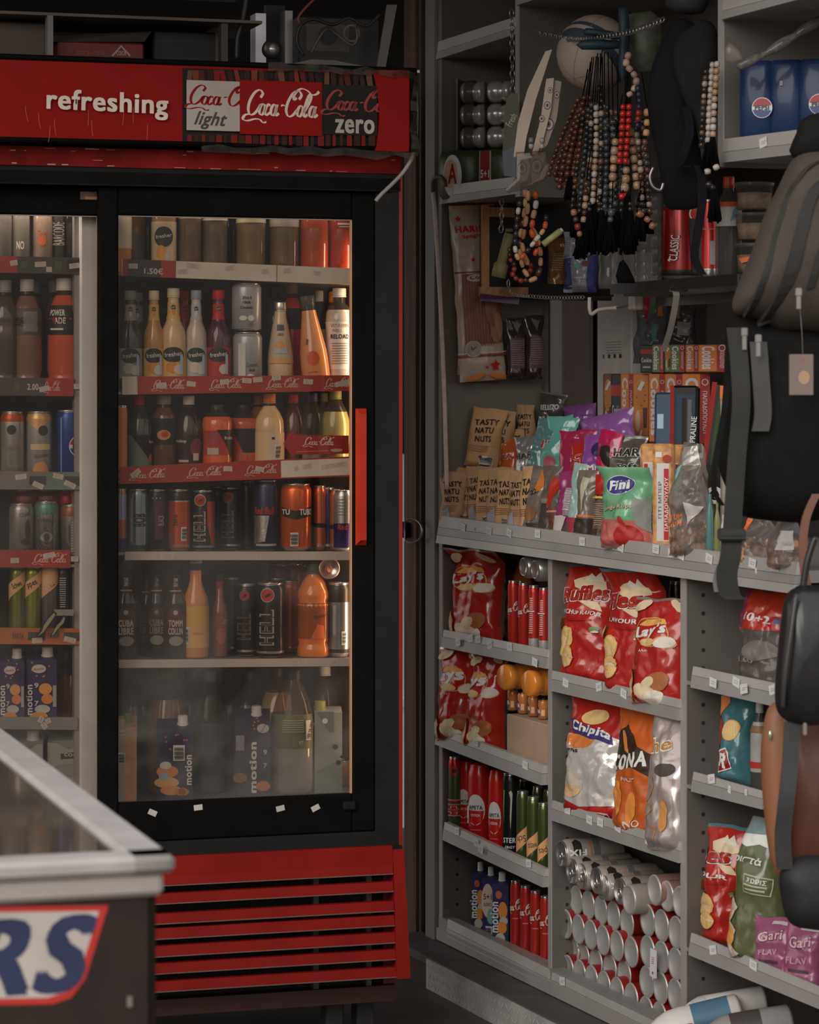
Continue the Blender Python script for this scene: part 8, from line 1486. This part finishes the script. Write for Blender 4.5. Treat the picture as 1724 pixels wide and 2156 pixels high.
b = MB(); b.puff(F3.o(crom([(1660, 1530), (1700, 1510), (1790, 1510), (1800, 1880), (1720, 1890), (1672, 1860), (1655, 1700)], 3, True)), .06, BRN, wob=.006); shift(b, .06); b.build('body', lt)
b = MB(); c = F3.p(1621, 1548, -.012); b.ball(c, .006, M('9a948e', .25, .8), 10, 7, (.5, .5, 1.5)); b.build('rivet', lt)
b = MB(); b.puff(F2.o(crom([(1642, 1836), (1668, 1808), (1720, 1800), (1790, 1830), (1790, 1950), (1700, 1956), (1660, 1940), (1644, 1890)], 3, True)), .04, M('121111', .6), wob=.004); solo('black_pouch', b, 'black pouch at the lower end of the black strap, right edge', 'pouch', F2.m)
# ================================================================== light and camera
w = D.worlds.new('sky'); SC.world = w; w.use_nodes = True; nt = w.node_tree; bg = nt.nodes['Background']
tc = nt.nodes.new('ShaderNodeTexCoord'); sp = nt.nodes.new('ShaderNodeSeparateXYZ'); nt.links.new(tc.outputs['Generated'], sp.inputs[0])
cr = nt.nodes.new('ShaderNodeValToRGB'); mr = nt.nodes.new('ShaderNodeMapRange'); mr.inputs['From Min'].default_value = -1; nt.links.new(sp.outputs['Z'], mr.inputs['Value']); nt.links.new(mr.outputs['Result'], cr.inputs['Fac'])
e = cr.color_ramp.elements; e[0].position = .45; e[0].color = (.16, .14, .125, 1); e[1].position = .56; e[1].color = (.66, .635, .605, 1); k = e.new(1.0); k.color = (.72, .74, .78, 1)
nt.links.new(cr.outputs['Color'], bg.inputs['Color']); bg.inputs['Strength'].default_value = WORLD
def area(name, loc, tgt, sx, sy, power, color):
    l = D.lights.new(name, 'AREA'); l.shape = 'RECTANGLE'; l.size = sx; l.size_y = sy; l.energy = power; l.color = color
    o = D.objects.new(name, l); COL.objects.link(o); o.location = loc; o.rotation_euler = (Vector(tgt) - Vector(loc)).to_track_quat('-Z', 'Y').to_euler(); return o
sun = D.lights.new('soft_daylight', 'SUN'); sun.energy = SUN; sun.angle = radians(38); sun.color = (1, .96, .9)
so = D.objects.new('soft_daylight', sun); COL.objects.link(so); so.rotation_euler = (Vector((.5, 6.4, .9)) - Vector((-2.0, .8, 3.6))).to_track_quat('-Z', 'Y').to_euler()
# lamps in the fridge: strip on the right jamb
p0 = FR.w(-.058, .085, (GZ0 + GZ1) / 2); p1 = FR.w(-.5, .22, (GZ0 + GZ1) / 2)
area('fridge_lamp', p0, p1, 1.15, .02, LAMP, (1, .70, .46)).rotation_euler = Matrix((( (p1 - p0).normalized().cross(Vector((0, 0, 1))).normalized()), Vector((0, 0, 1)), -(p1 - p0).normalized())).transposed().to_euler()
for o in [x for x in D.objects if x.name == 'fridge_lamp']:
    o.data.size = .02; o.data.size_y = 1.15
# added fill strips above the doors, hidden by the rail, to even the interior
for x0, x1, pw in ((-1.30, -.72, LAMP * .8), (-.62, -.08, LAMP * .18)):
    p0 = FR.w((x0 + x1) / 2, .085, GZ1 + .045); o = area('fridge_fill_top', p0, FR.w((x0 + x1) / 2, .20, GZ1 - .6), x1 - x0, .02, pw, (1, .88, .76)); zz = -(FR.w((x0 + x1) / 2, .16, GZ1 - .6) - p0).normalized(); xx = Vector((FR.e1.x, FR.e1.y, 0)); yy = zz.cross(xx).normalized(); o.rotation_euler = Matrix((xx, yy, zz)).transposed().to_euler()
cam = D.cameras.new('camera'); co = D.objects.new('camera', cam); COL.objects.link(co); SC.camera = co
co.location = (0, 0, EYE); co.rotation_euler = (pi / 2, 0, 0)
cam.sensor_fit = 'HORIZONTAL'; cam.sensor_width = 36; cam.lens = FPX / 1724 * 36
cam.shift_y = -(1078 - HY) / 1724.0 ; cam.clip_end = 100
cam.dof.use_dof = True; cam.dof.focus_distance = 6.35; cam.dof.aperture_fstop = 9
SC.view_settings.view_transform = 'Standard'; SC.view_settings.look = 'None'; SC.view_settings.exposure = EXPO; SC.view_settings.gamma = 1
SC.view_settings.use_curve_mapping = False
SC.cycles.max_bounces = 10; SC.cycles.transparent_max_bounces = 24; SC.cycles.diffuse_bounces = 3; SC.cycles.glossy_bounces = 3
SC.cycles.caustics_reflective = False; SC.cycles.caustics_refractive = False; SC.cycles.sample_clamp_indirect = 4; SC.cycles.sample_clamp_direct = 0
from collections import Counter
cn = Counter((o.get('label'), o.get('group')) for o in D.objects if o.get('category')); dup = [k for k, v in cn.items() if v > 1]
if dup: print('DUPLICATE LABELS', dup)
